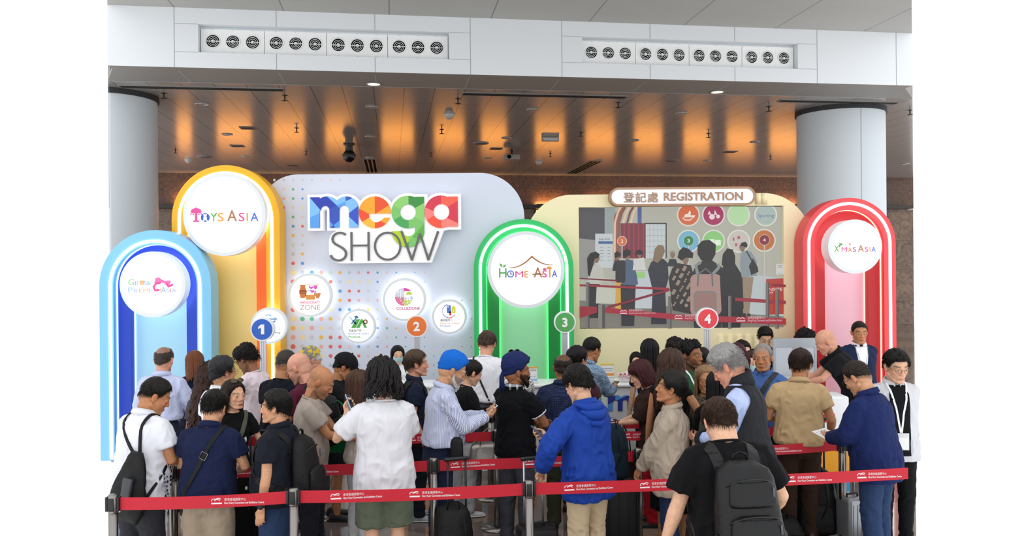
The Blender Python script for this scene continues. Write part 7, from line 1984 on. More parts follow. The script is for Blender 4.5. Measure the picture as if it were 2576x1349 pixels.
# open vest over the blue shirt: torso only
def vest(p, m, hem):
    me = p.shirt.data; co = get_co(me) / p.s
    g = G(); g.v = []; A = {}
    inv = [p.arms[s_][0] for s_ in (1, -1)]
    keep = []
    for f in me.polygons:
        c = np.mean([co[i] for i in f.vertices], 0); ok = c[2] > hem
        for s_ in (1, -1):
            a, e, w_ = p.arms[s_][:3]
            for (u, v_, r) in ((a.lerp(e, -0.02), e, 0.094), (e, w_, 0.08)):
                d = v_ - u; t = max(0, min(1, (Vector(c) - u).dot(d) / d.dot(d)))
                if (u + d * t - Vector(c)).length < r and abs(c[0]) > 0.105: ok = False
        if ok: keep.append(tuple(f.vertices))
    no = get_no(me); idx = {}; vs = []; fs = []
    for f in keep:
        q = []
        for i in f:
            if i not in idx: idx[i] = len(vs); vs.append(Vector(co[i] * p.s + no[i] * (0.014 + 0.012 * max(0, 1.2 - co[i][2]))))
            q.append(idx[i])
        fs.append(q)
    cnt = {}
    for q in fs:
        for a, b in zip(q, q[1:] + q[:1]): cnt[tuple(sorted((a, b)))] = cnt.get(tuple(sorted((a, b))), 0) + 1
    nb = {}
    for (a, b), c in cnt.items():
        if c == 1: nb.setdefault(a, []).append(b); nb.setdefault(b, []).append(a)
    for _ in range(14):
        new = {i: (vs[i] + sum((vs[j] for j in l), Vector()) / len(l)) / 2 for i, l in nb.items()}
        for i, q in new.items(): vs[i] = q
    g.add(vs, fs); o = g.build('vest', m, p.root); o.modifiers.new('t', 'SOLIDIFY').thickness = 0.006
    g = G(); A = []
    for z, r in ((1.45, 0.100), (1.50, 0.086), (1.545, 0.082), (1.54, 0.076), (1.47, 0.08)):
        A.append([p.T((r * math.sin(a), -0.012 + r * math.cos(a), z - 0.03 * math.cos(a))) * p.s for a in np.linspace(0.5, 2 * PI - 0.5, 26)])
    g.add([q for r in A for q in r], [(i * 26 + j, i * 26 + j + 1, (i + 1) * 26 + j + 1, (i + 1) * 26 + j) for i in range(4) for j in range(25)])
    g.build('vest_collar', m, p.root).modifiers.new('t', 'SOLIDIFY').thickness = 0.003
vest(Q[12], FB('#26272c', rough=0.6), 0.70 if False else 0.85)
def cylinder_skirt(p, name, m, z0, z1, k=1.0):
    g = G(); rings = []
    for i in range(8):
        z = z0 + (z1 - z0) * i / 7
        rings.append([p.T(q) * p.s for q in se_ring(0, -0.004, z, (0.212 + 0.02 * (1 - i / 7)) * k, (0.16 + 0.02 * (1 - i / 7)) * k, 36, 2.4)])
    g.loft(rings, False); o = g.build(name, m, p.root); o.modifiers.new('t', 'SOLIDIFY').thickness = 0.005
cylinder_skirt(Q[12], 'vest_hem', FB('#26272c', rough=0.6), 0.74, 0.98, 1.08)
def chest_print(p, c, x, z, r):
    h = p.bvh.ray_cast(Vector((x, 0.6, z)) * p.s, Vector((0, -1, 0)))
    g = G(); plate(g, [circ(0, 0, r, 28)], [circ(0.0, 0.0, r * 0.62, 20)], 0, 0.003, M=Matrix.Translation(h[0] + Vector((0, 0.002, 0)))); g.build('chest_print', ink(c), p.root)
chest_print(Q[3], '#eceff2', -0.03, 1.20, 0.055)
def watch(p, sd, c='#17181b'):
    e, w = p.arms[sd][1], p.arms[sd][2]; d = (w - e).normalized(); g = G()
    g.tube([(e.lerp(w, 0.90)) * p.s, (e.lerp(w, 0.97)) * p.s], 0.031 * p.s, 14, True)
    n = -p.arms[sd][4]; g.lathe([(0, 0), (0.021, 0), (0.021, 0.010), (0, 0.010)], 18, Matrix.Translation(e.lerp(w, 0.935) * p.s + n * 0.026) @ n.to_track_quat('Z', 'Y').to_matrix().to_4x4())
    g.build('watch', mat('watch_black', c, 0.35), p.root)
watch(Q[4], -1); watch(Q[38], 1); watch(Q[36], -1)
# ------------------------------------------------------------------ barrier posts and belts
M_BELT = mat('belt_red', '#c4142b', 0.6, bump=0.15, bscale=300)
M_BELTDARK = mat('belt_red', '#c4142b', 0.6, bump=0.15, bscale=300)
HP = 0.94
_post = None
def post(px, d, label):
    global _post
    x = X(px, d, 1200)
    if _post is None:
        root = empty('barrier_post', (x, d, 0)); _post = root
        g = G(); g.lathe([(0.0315, 0.02), (0.0315, HP - 0.085)], 28); g.build('post', M_STEEL, root)
        g = G(); g.lathe([(0, 0), (0.165, 0.0), (0.165, 0.012), (0.06, 0.026), (0.034, 0.03), (0, 0.03)], 40); g.build('base', M_STEEL, root)
        g = G(); g.lathe([(0.033, HP - 0.125), (0.034, HP - 0.12), (0.034, HP - 0.012), (0.030, HP), (0, HP)], 28)
        g.build('cassette', M_STEEL, root)
        g = G(); g.box((0.030, -0.022, HP - 0.115), (0.048, 0.022, HP - 0.015), None, 0.004); g.box((-0.048, -0.022, HP - 0.115), (-0.030, 0.022, HP - 0.015), None, 0.004); g.box((-0.02, -0.041, HP - 0.11), (0.02, -0.030, HP - 0.02), None, 0.004); g.build('belt_clip', M_BLACK, root)
    else:
        root = copy_tree(_post); root.location = (x, d, 0)
    tag(root, label, 'barrier post', 'steel barrier posts')
    return Vector((x, d, 0))
_print = {}
def belt_print(parent, M):
    """white wave mark and two lines of lettering, printed on the belt"""
    if not _print:
        g = G(); k = 0.001
        def arc(x, z, r, a0, a1, w): return stroke([(x + r * math.cos(math.radians(a0 + (a1 - a0) * i / 10)), z + r * 0.8 * math.sin(math.radians(a0 + (a1 - a0) * i / 10))) for i in range(11)], w)
        plate(g, [arc(0.014, 0.050, 0.016, 200, 20, 0.005), arc(0.044, 0.050, 0.020, 165, 40, 0.006), arc(0.036, 0.040, 0.022, 150, 30, 0.004), rect(-0.004, 0.026, 0.070, 0.036)], [], 0.001, -0.0006)
        _print['mark'] = g.mesh('belt_mark'); _print['mark'].materials.append(mat('belt_white', '#f4e8ea', 0.6))
        a = text_mesh('香港會議展覽中心', 0.022, align='LEFT', width=0.15); a.materials.append(mat('belt_white', '#f4e8ea', 0.6)); _print['a'] = a
        b = text_mesh('Hong Kong Convention and Exhibition Centre', 0.021, align='LEFT', width=0.275, bold=0.0004); b.materials.append(mat('belt_white', '#f4e8ea', 0.6)); _print['b'] = b
    for nm, key, off in (('belt_mark', 'mark', (0, 0, 0)), ('lettering', 'a', (0.085, -0.001, 0.049)), ('lettering', 'b', (0.085, -0.001, 0.026))):
        o = link(nm, _print[key], None, parent); o.matrix_local = M @ Matrix.Translation(off)
def belt(a, b, label, first=0.25, step=0.56, cut=0.0):
    """belt between floor points a and b"""
    a, b = Vector((a[0], a[1], 0)), Vector((b[0], b[1], 0))
    dv = (b - a); L = dv.length; u = dv / L; rz = math.atan2(u.y, u.x)
    p0 = a + u * 0.045; L -= 0.09
    root = empty('barrier_belt', (p0.x, p0.y, 0), rz); tag(root, label, 'barrier belt', 'red barrier belts')
    n = 24; z0, z1 = HP - 0.110, HP - 0.022; r0 = []; sag = 0.012
    rings = []
    for i in range(n + 1):
        t = i / n; s_ = -sag * 4 * t * (1 - t)
        rings.append([Vector((t * L, -0.001, z0 + s_)), Vector((t * L, 0.001, z0 + s_)), Vector((t * L, 0.001, z1 + s_)), Vector((t * L, -0.001, z1 + s_))])
    g = G(); g.loft(rings, smooth=False); w = g.build('webbing', M_BELT, root)
    x = first
    while x + 0.36 < L:
        t = (x + 0.18) / L; s_ = -sag * 4 * t * (1 - t)
        belt_print(w, Matrix.Translation((x, -0.0022, z0 + s_)) @ Matrix.Rotation(-sag * 4 * (1 - 2 * t) / L, 4, 'Y'))
        x += step
    return root
PT = lambda px, d: Vector((X(px, d, 1200), d, 0))
S0 = post(284, 5.67, 'steel barrier post at the left end of the front belt')
S1 = post(738, 5.80, 'steel barrier post in the front row beside the black backpack')
S2 = post(1331, 5.95, 'steel barrier post in the front row before the navy turban')
S4 = post(1091, 6.65, 'steel barrier post at the trolley handle before the striped shirt')
S5 = post(1606, 6.92, 'steel barrier post behind the front belt beside the beige jacket')
S6 = post(1236, 8.72, 'steel barrier post farthest back, behind the navy turban')
S13 = post(1250, 7.75, 'dark steel barrier post close before the farthest post')
S9 = post(2120, 7.25, 'steel barrier post left of the navy blazer')
S7 = post(1964, 7.85, 'steel barrier post between the black vest and the tan polo')
S10 = post(1541, 8.25, 'steel barrier post before the counter with the small logo')
S11 = post(803, 8.1, 'steel barrier post behind the bald man in greige')
S12 = post(436, 6.5, 'steel barrier post between the white polo and the navy polo')
belt(S0, S1, 'front red belt at the far left', 0.62, 0.62)
belt(S1, S2, 'front red belt across the olive shorts', 0.22)
belt(S2, PT(2298, 6.30), 'front red belt across the blue windbreaker', 0.22, 0.57)
belt(S12, S4, 'second red belt behind the olive shorts', 0.3, 0.6)
belt(S4, S5, 'second red belt before the striped shirt', 0.10, 0.62)
belt(S5, S9, 'second red belt behind the beige jacket', 0.5, 0.6)
belt(PT(600, 7.62), S13, 'third red belt behind the greige tee', 0.3, 0.62)
belt(PT(610, 8.42), S6, 'fourth red belt, higher in view, behind the striped shirt', 0.35, 0.6)
belt(PT(1480, 7.72), S7, 'red belt behind the man with the blue windbreaker, before the red trousers', 0.3, 0.6)
belt(S10, PT(2112, 8.5), 'farthest red belt at the right counters', 0.3, 0.6)

# ------------------------------------------------------------------ things carried and worn
def hp(p, sd, f=0.075, n=0.030):
    w, Fd, N = p.arms[sd][2:5]; return p.world @ (w + Fd * f + N * n)
def phone(p, sd, label, col='#15161a', screen=True, both=False):
    c = hp(p, sd)
    if both: c = (c + hp(p, -sd)) / 2
    eye = p.world @ (p.Hm @ Vector((0, 0.09, 0)))
    n = (eye - c).normalized(); up = (p.world.to_3x3() @ Vector((0, 0.6, 1))).normalized(); up = (up - n * up.dot(n)).normalized(); s = up.cross(n)
    M = Matrix((s.to_4d(), up.to_4d(), n.to_4d(), (0, 0, 0, 1))).transposed(); 
    for i in range(3): M[3][i] = 0
    root = empty('phone'); root.matrix_world = Matrix.Translation(c + n * 0.01) @ M
    tag(root, label, 'phone', 'phones in hands')
    g = G(); g.box((-0.039, -0.08, -0.005), (0.039, 0.08, 0.004), None, 0.004); g.build('case', mat('phone_case', col, 0.4), root)
    g = G(); g.box((-0.034, -0.074, 0.0035), (0.034, 0.074, 0.0052)); g.build('screen', mat('phone_screen', '#2a2f38', 0.1), root)
    g = G(); g.box((0.010, 0.045, -0.0075), (0.032, 0.072, -0.004), None, 0.003); g.build('lens_bump', M_BLACK, root)
    return root
phone(Q[6], -1, 'phone in a light blue case held up beside shaggy black hair', '#9cc4e4')
phone(Q[7], 1, 'phone in a pale case held by the man in the blue turban', '#d8dcd8', both=True)
phone(Q[9], 1, 'dark blue phone held by the man in the blue windbreaker', '#27466e')
phone(Q[3], -1, 'phone in a white case held by the woman with sunglasses', '#e4e2e0')
phone(Q[25], 1, 'phone held by the young man in the black cap', both=True)
phone(Q[29], 1, 'black phone held by the woman in the black jacket', both=True)
phone(Q[34], 1, 'black phone held by the man in the flowered blue shirt')
phone(Q[5], 1, 'black phone held by the bald man in greige', both=True)
def sheet(p, sd, label, w=0.11, h=0.16):
    c = hp(p, sd, 0.09, 0.035); root = empty('paper_sheet'); root.matrix_world = Matrix.Translation(c) @ p.world.to_3x3().normalized().to_4x4() @ Matrix.Rotation(0.35, 4, 'X')
    tag(root, label, 'paper'); g = G(); g.box((-w, -h / 2, -0.001), (w, h / 2, 0.001)); g.build('sheet', ink('#f2f3f4'), root)
    g = G()
    for i in range(4): g.box((-w * 0.8, h * (0.3 - 0.16 * i), 0.001), (w * 0.7, h * (0.34 - 0.16 * i), 0.0016))
    g.build('print', ink('#b9bdc4'), root)
sheet(Q[14], -1, 'white papers held by the man in the navy blazer')
c = hp(Q[1], 1, 0.08, 0.04); root = empty('drink_tumbler', c); tag(root, 'steel tumbler with a red band held by the man in the white polo', 'tumbler')
g = G(); g.lathe([(0, -0.09), (0.030, -0.09), (0.036, 0.06), (0.036, 0.068), (0, 0.068)], 24); g.build('cup', M_STEEL, root); g = G(); g.lathe([(0.0335, -0.03), (0.0352, -0.03), (0.0362, 0.02), (0.034, 0.02)], 24); g.build('band', ink('#8c2030'), root)
c = hp(Q[38], 1, 0.09, 0.03); root = empty('card_holder', c); tag(root, 'white and mint card held by the woman in the sleeveless black top', 'card'); root.rotation_euler = (0.3, 0.4, 0.5)
g = G(); g.box((-0.04, -0.003, -0.055), (0.04, 0.003, 0.055), None, 0.002); g.build('card', ink('#eef0f0'), root); g = G(); g.box((-0.02, -0.006, 0.03), (0.02, -0.003, 0.06), None, 0.001); g.build('clip', ink('#4fb8a4'), root)

def soft(rings_fn, n=10, m=28): return [rings_fn(i / (n - 1)) for i in range(n)]
def bag_body(g, w, h, dpt, p_=3.2, taper=0.85, n=14, round_=0.16):
    """soft box standing on z=0, back at y=0, front towards -y"""
    rings = []
    for i in range(n):
        t = i / (n - 1); e = 1 - (abs(2 * t - 1)) ** 7 * round_ * 2.2
        if t == 0 or t == 1: e *= 0.72
        ww = w * (1 - (1 - taper) * t) * e; dd = dpt * (1.0 - 0.38 * t ** 1.6) * e
        rings.append(se_ring(0, -dd / 2, t * h, ww / 2, dd / 2, 30, p_))
    g.loft(rings)
def noise_mesh(me, amp, sc, seed):
    co = get_co(me); no = get_no(me); n = vnoise(co * sc, seed); r = 1 - np.abs(2 * vnoise(co * sc * 2.2, seed + 2) - 1); set_co(me, co + no * ((n - 0.5) * amp + (r - 0.5) * amp * 0.6)[:, None])

def straps(p, root, m, zt=1.36, zb=1.02, x=0.10, w=0.05, names='strap', start=None):
    for sd in (-1, 1):
        g = G(); P = []; N = []
        path = [(x * 0.85 * sd, -0.16, zt - 0.04), (x * sd, -0.11, zt + 0.06), (x * 1.0 * sd, -0.03, zt + 0.11), (x * 1.05 * sd, 0.05, zt + 0.06), (x * 1.15 * sd, 0.12, zt - 0.04), (x * 1.35 * sd, 0.13, zt - 0.16), (x * 1.62 * sd, 0.06, zt - 0.24), (x * 1.6 * sd, -0.06, zb + 0.04), (x * 1.35 * sd, -0.15, zb)]
        if start: path[0] = (start[0] + 0.03 * sd, -0.16, start[1]); path[-1] = (start[0] + 0.09 * sd, -0.17, start[2])
        for i in range(len(path) - 1):
            for k in range(4):
                q = p.T(Vector(path[i]).lerp(Vector(path[i + 1]), k / 4)); a, n = on_surf(p, q, 0.007); P.append(a); N.append(n)
        for _ in range(2): P = [P[0]] + [(P[i - 1] + P[i] * 2 + P[i + 1]) / 4 for i in range(1, len(P) - 1)] + [P[-1]]
        g.ribbon(P, N, w * p.s, 0.010); g.build(names, m, root)
def at_back(p, z, off=0.0):
    """frame on the wearer's back: x right, y away from the chest, z up, origin on the cloth (person space metres)"""
    h = p.bvh.ray_cast(p.T((0, 0, z)) * p.s, Vector((0, -1, 0)))
    q = h[0] if h[0] is not None else p.T((0, -0.13, z)) * p.s
    a, b = p.T((0, 0, z - 0.15)), p.T((0, 0, z + 0.15)); up = (b - a).normalized()
    ang = math.atan2(up.y, up.z)
    return Matrix.Translation(q + Vector((0, -off, 0))) @ Matrix.Rotation(-ang, 4, 'X')
def backpack(p, label, m, w=0.30, h=0.46, dpt=0.17, z=1.20, group='backpacks', big=False, strap_w=0.055, one=0):
    root = empty('backpack'); to_root(root, p); tag(root, label, 'backpack', group)
    B_ = at_back(p, z, 0.004) @ Matrix.Translation((0, 0, -h / 2))
    def put(name, g, mm, par=None):
        g.v = [tuple(B_ @ Vector(q)) for q in g.v]; return g.build(name, mm, par or root)
    g = G(); bag_body(g, w, h, dpt, 3.0, 0.80); o = put('main_body', g, m); noise_mesh(o.data, 0.010, 9, 3)
    g = G(); bag_body(g, w * 0.80, h * 0.46, dpt * 0.42, 3.2, 0.88); g.v = [(q[0], q[1] - dpt * 0.80, q[2] + h * 0.07) for q in g.v]; o = put('front_pocket', g, m); noise_mesh(o.data, 0.006, 14, 5)
    if big:
        g = G(); bag_body(g, w * 0.70, h * 0.26, dpt * 0.30, 3.2, 0.86); g.v = [(q[0], q[1] - dpt * 0.66, q[2] + h * 0.58) for q in g.v]; put('upper_pocket', g, m)
        for sd in (-1, 1):
            g = G(); g.tube([(sd * w * 0.47, -dpt * 0.5, h * 0.10), (sd * w * 0.48, -dpt * 0.52, h * 0.32)], [0.03, 0.026], 10, 'round', 0.7); put('side_pocket', g, m)
    zp = M_ALU if not big else M_BLACK
    zm = mat('zipper', '#0c0c0d', 0.35)
    for (zz, ww, yy) in ((h * 0.50, w * 0.36, -dpt * 1.10), (h * 0.82, w * 0.34, -dpt * 0.86)):
        g = G(); g.tube([(ww * math.sin(t), yy - 0.0 + 0.05 * (1 - math.cos(t)), zz + 0.045 * math.cos(t) - 0.03) for t in np.linspace(-1.45, 1.45, 17)], 0.0045, 6); put('zipper', g, zm)
        g = G(); g.box((ww * 0.80, yy - 0.008, zz - 0.085), (ww * 0.80 + 0.012, yy, zz - 0.03), None, 0.002); put('zip_pull', g, mat('zip_pull', '#55575b', 0.35, 0.4))
    g = G(); g.tube([(-0.045, -0.03, h - 0.01), (-0.04, -0.03, h + 0.03), (0, -0.03, h + 0.045), (0.04, -0.03, h + 0.03), (0.045, -0.03, h - 0.01)], 0.009, 8, True, 0.5); put('handle', g, m)
    straps(p, root, m, z + h * 0.34, z - h * 0.38, 0.105, strap_w)
    return root
M_NYLON = mat('black_nylon', '#0d0e10', 0.6, bump=0.3, bscale=25, spec=0.3)
M_NYLON2 = mat('black_nylon', '#0f1012', 0.42, bump=0.3, bscale=30, spec=0.35)
backpack(Q[11], 'large black backpack with zip pockets on the nearest man', M_NYLON2, 0.41, 0.60, 0.21, 1.10, big=True, strap_w=0.075)
backpack(Q[4], 'black backpack on the man in the black polo', M_NYLON, 0.31, 0.48, 0.17, 1.13)
backpack(Q[28], 'black backpack on the man in the navy polo gazing right', M_NYLON, 0.28, 0.42, 0.13, 1.20)
backpack(Q[43], 'grey backpack behind the curly head of the nearest man', FB('#55594f'), 0.30, 0.44, 0.15, 1.18)
backpack(Q[33], 'black backpack on the man in the maroon shirt', M_NYLON, 0.28, 0.42, 0.12, 1.16)
backpack(Q[23], 'black backpack with wide strap on the bald man in burgundy', M_NYLON, 0.30, 0.46, 0.15, 1.14, strap_w=0.07)
# drawstring bag
p = Q[1]; root = empty('drawstring_bag'); to_root(root, p); tag(root, 'black drawstring bag with white stripes on the back of the white polo', 'bag')
B_ = at_back(p, 0.98, 0.005) @ Matrix.Translation((0.15, 0.01, 0)) @ Matrix.Rotation(0.15, 4, 'Z') @ Matrix.Rotation(0.14, 4, 'Y')
g = G(); rings = []
for i in range(14):
    t = i / 13; ww = 0.165 * (1 - 0.72 * t ** 2.0) * (0.55 + 0.45 * min(1, t * 5)); dd = 0.052 * (1 - 0.55 * t) * (0.4 + 0.6 * min(1, t * 5))
    rings.append([B_ @ (q + Vector((-0.02, 0, 0))) for q in se_ring(0, -dd, -0.27 + t * 0.50, ww, dd, 26, 2.4)])
g.loft(rings); o = g.build('main_body', M_NYLON, root); noise_mesh(o.data, 0.022, 12, 4)
for k in range(3):
    g = G(); g.tube([B_ @ Vector(q) for q in ((-0.09 + k * 0.035, -0.106, -0.20 + k * 0.006), (-0.12 + k * 0.035, -0.098, -0.10))], 0.007, 6, True, 0.5); g.build('stripe', ink('#e8eaec'), root)
g = G(); g.box((-0.035, -0.112, -0.08), (0.045, -0.085, 0.06), B_, 0.008); g.build('mesh_pocket', mat('mesh_pocket', '#3b3d41', 0.4), root)
straps(p, root, M_NYLON, 1.36, 0.86, 0.11, 0.024, 'cord', (0.12, 1.19, 0.80))

def crossbody(p, label, m, name='shoulder_bag', hi=1, w=0.035, bag=None, cat='bag', hz=0.95, buckle=False, bag_m=None, bagpos=None):
    """strap from one shoulder to the other hip with an optional bag on it"""
    root = empty(name); to_root(root, p); tag(root, label, cat, None)
    c = p.T((0.0, -0.005, 1.20)); u = (p.T((0.125 * hi, -0.01, 1.45)) - c)
    P, N = surf_loop(p, c, u, Vector((0, 1, 0)), 72, 0.007)
    g = G(); g.ribbon(P, N, w * p.s, 0.004); g.build('strap', m, root)
    if buckle:
        k = int(len(P) * 0.80); a, n = P[k], N[k]; t = (P[k + 1] - P[k - 1]).normalized(); b = t.cross(n)
        g = G(); q = [a + n * 0.006 + t * x * 0.026 + b * y * 0.024 for x, y in ((-1, -1), (1, -1), (1, 1), (-1, 1))]; g.tube(q + q[:1], 0.004, 6); g.build('buckle', M_STEEL, root)
    if bag:
        bw, bh, bd = bag; pos = bagpos or (-0.20 * hi, 0.02, hz)
        g = G(); bag_body(g, bw, bh, bd, 2.8, 0.9); g.v = [tuple(Vector(pos) * p.s + Matrix.Rotation(PI / 2 * hi, 3, 'Z') @ Vector((q[0], q[1], q[2] - bh / 2))) for q in g.v]
        o = g.build('bag_body', bag_m or m, root); noise_mesh(o.data, 0.008, 14, 2)
    return root
crossbody(Q[2], 'black strap with a steel buckle across the navy polo back', M_NYLON, hi=1, buckle=True, bag=(0.2, 0.18, 0.07), bagpos=(-0.215, 0.02, 0.84))
crossbody(Q[3], 'olive shoulder bag on the woman in the black tee', FB('#5d6054'), hi=-1, bag=(0.30, 0.22, 0.10), bagpos=(0.20, 0.05, 0.90), w=0.045)
crossbody(Q[47], 'grey edged shoulder strap across the blue polo', mat('strap_black', '#26282c', 0.6), hi=-1, w=0.05, bag=(0.26, 0.2, 0.08))
crossbody(Q[20], 'black shoulder bag strap on the white shirt', M_NYLON, hi=-1, w=0.04, bag=(0.26, 0.22, 0.08))
crossbody(Q[24], 'black shoulder strap on the plaid shirt', M_NYLON, hi=1, w=0.04, bag=(0.24, 0.2, 0.08))
crossbody(Q[40], 'dark shoulder strap across the green tee', M_NYLON, hi=-1, w=0.05, bag=(0.22, 0.18, 0.07))
crossbody(Q[30], 'thin black bag strap on the white tee at the green arch', M_NYLON, hi=-1, w=0.02, bag=(0.2, 0.16, 0.06))
p = Q[7]; root = empty('belt_pouch'); to_root(root, p); tag(root, 'black belt pouch on the trousers of the man in the blue turban', 'pouch')
g = G(); bag_body(g, 0.11, 0.24, 0.06, 3.2, 0.92); g.v = [tuple(Vector((0.215, 0.13, 0.84)) * p.s + Matrix.Rotation(1.2, 3, 'Z') @ Vector(q)) for q in g.v]; g.build('pouch', M_NYLON, root)
g = G(); g.tube([Vector((0.262, 0.155, 0.86)) * p.s, Vector((0.262, 0.155, 1.0)) * p.s], 0.005, 6); g.build('zipper', M_ALU, root)

def tote(pos, rz, label, m, w=0.34, h=0.36, dpt=0.10, drop=0.22, name='tote_bag', cat='bag', soft_=0.012, hm=None):
    """bag hanging from two handles; pos = top of the handles"""
    root = empty(name, pos, rz); tag(root, label, cat)
    g = G(); bag_body(g, w, h, dpt, 3.4, 0.92); g.v = [(q[0], q[1] + dpt / 2, q[2] - h - drop) for q in g.v]; o = g.build('bag_body', m, root); noise_mesh(o.data, soft_, 10, 6)
    for s_ in (-1, 1):
        g = G(); g.tube([(-w * 0.22, s_ * dpt * 0.3, -drop - 0.02), (-w * 0.16, s_ * 0.02, -drop * 0.35), (0, 0.0, -0.0), (w * 0.16, s_ * 0.02, -drop * 0.35), (w * 0.22, s_ * dpt * 0.3, -drop - 0.02)], 0.010, 8, True, 0.5); g.build('handle', hm or m, root)
    return root
def hang(p, off, **k): return p.world @ Vector(off)
tote((X(850, 7.3, 1080), 7.3, Z(1008, 7.3, 850)), 0.1, 'green printed shopping bag on the arm of the man in the black cap', fabric('#0f7a48', 'dots', '#1c8f58', 0.6, 0.5), 0.36, 0.33, 0.10, 0.14)
tote(hang(Q[29], (0.26, 0.20, 1.02)), 0.1, 'silver leather handbag on the arm of the woman in the black jacket', mat('silver_leather', '#9a9690', 0.32, 0.7), 0.40, 0.26, 0.15, 0.14, 'handbag', 'handbag')
tote(hang(Q[36], (0.02, 0.30, 1.05)), 0.3, 'dark brown handbag hanging from the arm of the woman in brown', mat('brown_leather', '#231a17', 0.5), 0.26, 0.40, 0.12, 0.24, 'handbag', 'handbag')
tote(hang(Q[26], (-0.16, 0.22, 0.98)), 0.4, 'black cloth bag before the white trousers', FB('#1c1c20'), 0.30, 0.42, 0.14, 0.10)
tote(hang(Q[19], (0.10, -0.20, 1.28)), -0.2, 'dark grey tote bag on the shoulder of the curly-haired woman', FB('#46474b'), 0.36, 0.40, 0.10, 0.20)
tote(hang(Q[36], (0.16, 0.36, 1.06)), 0.2, 'white paper bag with green lettering held by the woman in brown', ink('#e8eef0'), 0.22, 0.30, 0.09, 0.14, 'paper_bag', 'bag', 0.002)
p = Q[36]; o = bpy.data.objects['paper_bag']; text('lettering', 'O', 0.14, ink('#43a04a'), o, (0, -0.055, -0.36), bold=0.006)

def suitcase(x, y, rz, label, m, w=0.42, h=0.62, dpt=0.25, handle=1.02, lean=0.0, shell=False, pole_m=None):
    root = empty('suitcase', (x, y, 0), rz); tag(root, label, 'suitcase', 'suitcases')
    root.rotation_euler = (lean, 0, rz)
    g = G(); g.box((-w / 2, -dpt / 2, 0.05), (w / 2, dpt / 2, h), None, 0.035); g.build('shell', m, root)
    g = G()
    for z in (0.12, 0.3, 0.48):
        if z < h - .05: pass
    for sx in (-0.3, -0.1, 0.1, 0.3):
        g.box((w * sx - 0.006, -dpt / 2 - 0.006, 0.09), (w * sx + 0.006, -dpt / 2 + 0.01, h - 0.05), None, 0.003)
    g.build('ridges', m, root)
    for sx in (-1, 1):
        for sy in (-1, 1):
            g = G(); g.lathe([(0, -0.012), (0.026, -0.012), (0.028, 0.0), (0.026, 0.012), (0, 0.012)], 18, Matrix.Translation((sx * (w / 2 - 0.05), sy * (dpt / 2 - 0.04), 0.028)) @ Matrix.Rotation(PI / 2, 4, 'Y')); g.build('wheel', M_BLACK, root)
    g = G()
    for sx in (-1, 1): g.tube([(sx * 0.075, dpt / 2 - 0.03, h - 0.02), (sx * 0.075, dpt / 2 - 0.03, handle)], 0.009, 8)
    g.build('telescopic_rods', pole_m or M_ALU, root)
    g = G(); g.tube([(-0.09, dpt / 2 - 0.03, handle), (0.09, dpt / 2 - 0.03, handle)], 0.016, 10, 'round'); g.build('grip', M_BLACK, root)
    g = G(); g.tube([(-0.06, 0, h - 0.005), (-0.05, 0, h + 0.025), (0.05, 0, h + 0.025), (0.06, 0, h - 0.005)], 0.010, 8); g.build('carry_handle', M_BLACK, root)
    return root
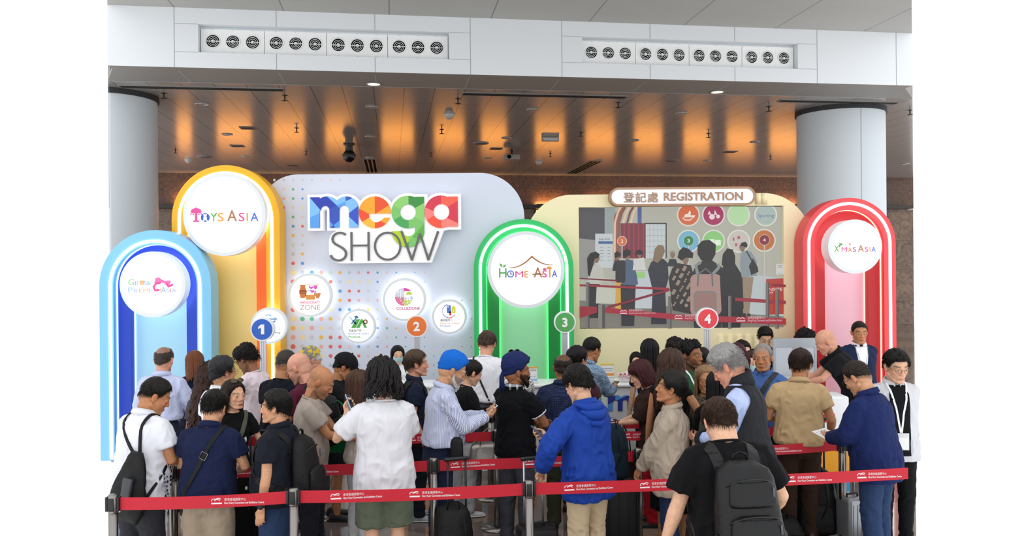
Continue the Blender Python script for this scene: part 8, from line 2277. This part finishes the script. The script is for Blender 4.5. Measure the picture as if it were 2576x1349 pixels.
def floor_bag(x, y, z, rz, label, m, w=0.34, h=0.46, dpt=0.22, lean=0.0):
    root = empty('backpack', (x, y, z), rz); root.rotation_euler = (lean, 0, rz); tag(root, label, 'bag', 'bags off the back')
    g = G(); bag_body(g, w, h, dpt, 2.8, 0.78); g.v = [(q[0], q[1] + dpt / 2, q[2]) for q in g.v]; o = g.build('main_body', m, root); noise_mesh(o.data, 0.025, 8, 9)
    g = G(); bag_body(g, w * 0.75, h * 0.45, dpt * 0.3, 3, 0.9); g.v = [(q[0], q[1] - dpt * 0.38, q[2] + h * 0.08) for q in g.v]; o = g.build('front_pocket', m, root); noise_mesh(o.data, 0.012, 12, 8)
    g = G(); g.tube([(-0.05, 0, h - 0.02), (-0.04, 0, h + 0.04), (0.04, 0, h + 0.04), (0.05, 0, h - 0.02)], 0.010, 8, True, 0.5); g.build('handle', m, root)
    g = G(); g.tube([(w * 0.2, -dpt * 0.45, h * 0.9), (w * 0.26, -dpt * 0.60, h * 0.6), (w * 0.1, -dpt * 0.62, h * 0.3)], 0.014, 8, True, 0.4); g.build('strap', m, root)
    return root
DARKC = mat('black_case', '#0d0e10', 0.45, spec=0.35)
q = PT(1342, 6.28); suitcase(q.x + 0.02, q.y, 0.25, 'black suitcase with a tall silver handle before the navy turban', DARKC, 0.30, 0.50, 0.22, 1.00)
q = PT(1545, 6.9); suitcase(q.x, q.y + .05, -0.1, 'black suitcase behind the blue windbreaker', DARKC, 0.42, 0.66, 0.26, 0.95)
floor_bag(q.x - .02, q.y + 0.05, 0.665, 0.0, 'dark teal backpack strapped on the suitcase behind the windbreaker', FB('#1c2a33'), 0.33, 0.46, 0.2)
q = PT(1106, 6.62); suitcase(q.x + 0.16, q.y - 0.08, 0.3, 'small black trolley case before the striped shirt man', DARKC, 0.30, 0.30, 0.2, 0.94, pole_m=M_BLACK)
q = PT(1140, 6.52); floor_bag(q.x, q.y, 0.12, 0.2, 'black backpack with a clip before the navy trousers of the turbaned man', M_NYLON, 0.34, 0.46, 0.22)
q = PT(2066, 7.75); suitcase(q.x, q.y + 0.1, -0.2, 'black trolley case beside the dark brown trousers', DARKC, 0.36, 0.42, 0.22, 0.98, pole_m=M_BLACK)
q = PT(2052, 7.42); floor_bag(q.x, q.y, 0.02, -0.3, 'bulging black backpack at the trolley beside the dark brown trousers', M_NYLON, 0.40, 0.60, 0.2, 0.08)
q = PT(2172, 7.15); suitcase(q.x - 0.06, q.y + 0.1, 0.3, 'silver and black suitcase at the jeans of the man in the blazer', mat('silver_case', '#9b9ea3', 0.35, 0.6), 0.22, 0.42, 0.2, 0.88)
q = PT(1968, 7.15); floor_bag(q.x, q.y, 0.0, 0.3, 'black bag on the floor right of the nearest man', M_NYLON, 0.40, 0.26, 0.26)
q = PT(648, 7.3); suitcase(q.x, q.y, 0.1, 'black trolley case behind the woman with sunglasses', DARKC, 0.30, 0.5, 0.2, 1.02, pole_m=M_BLACK)
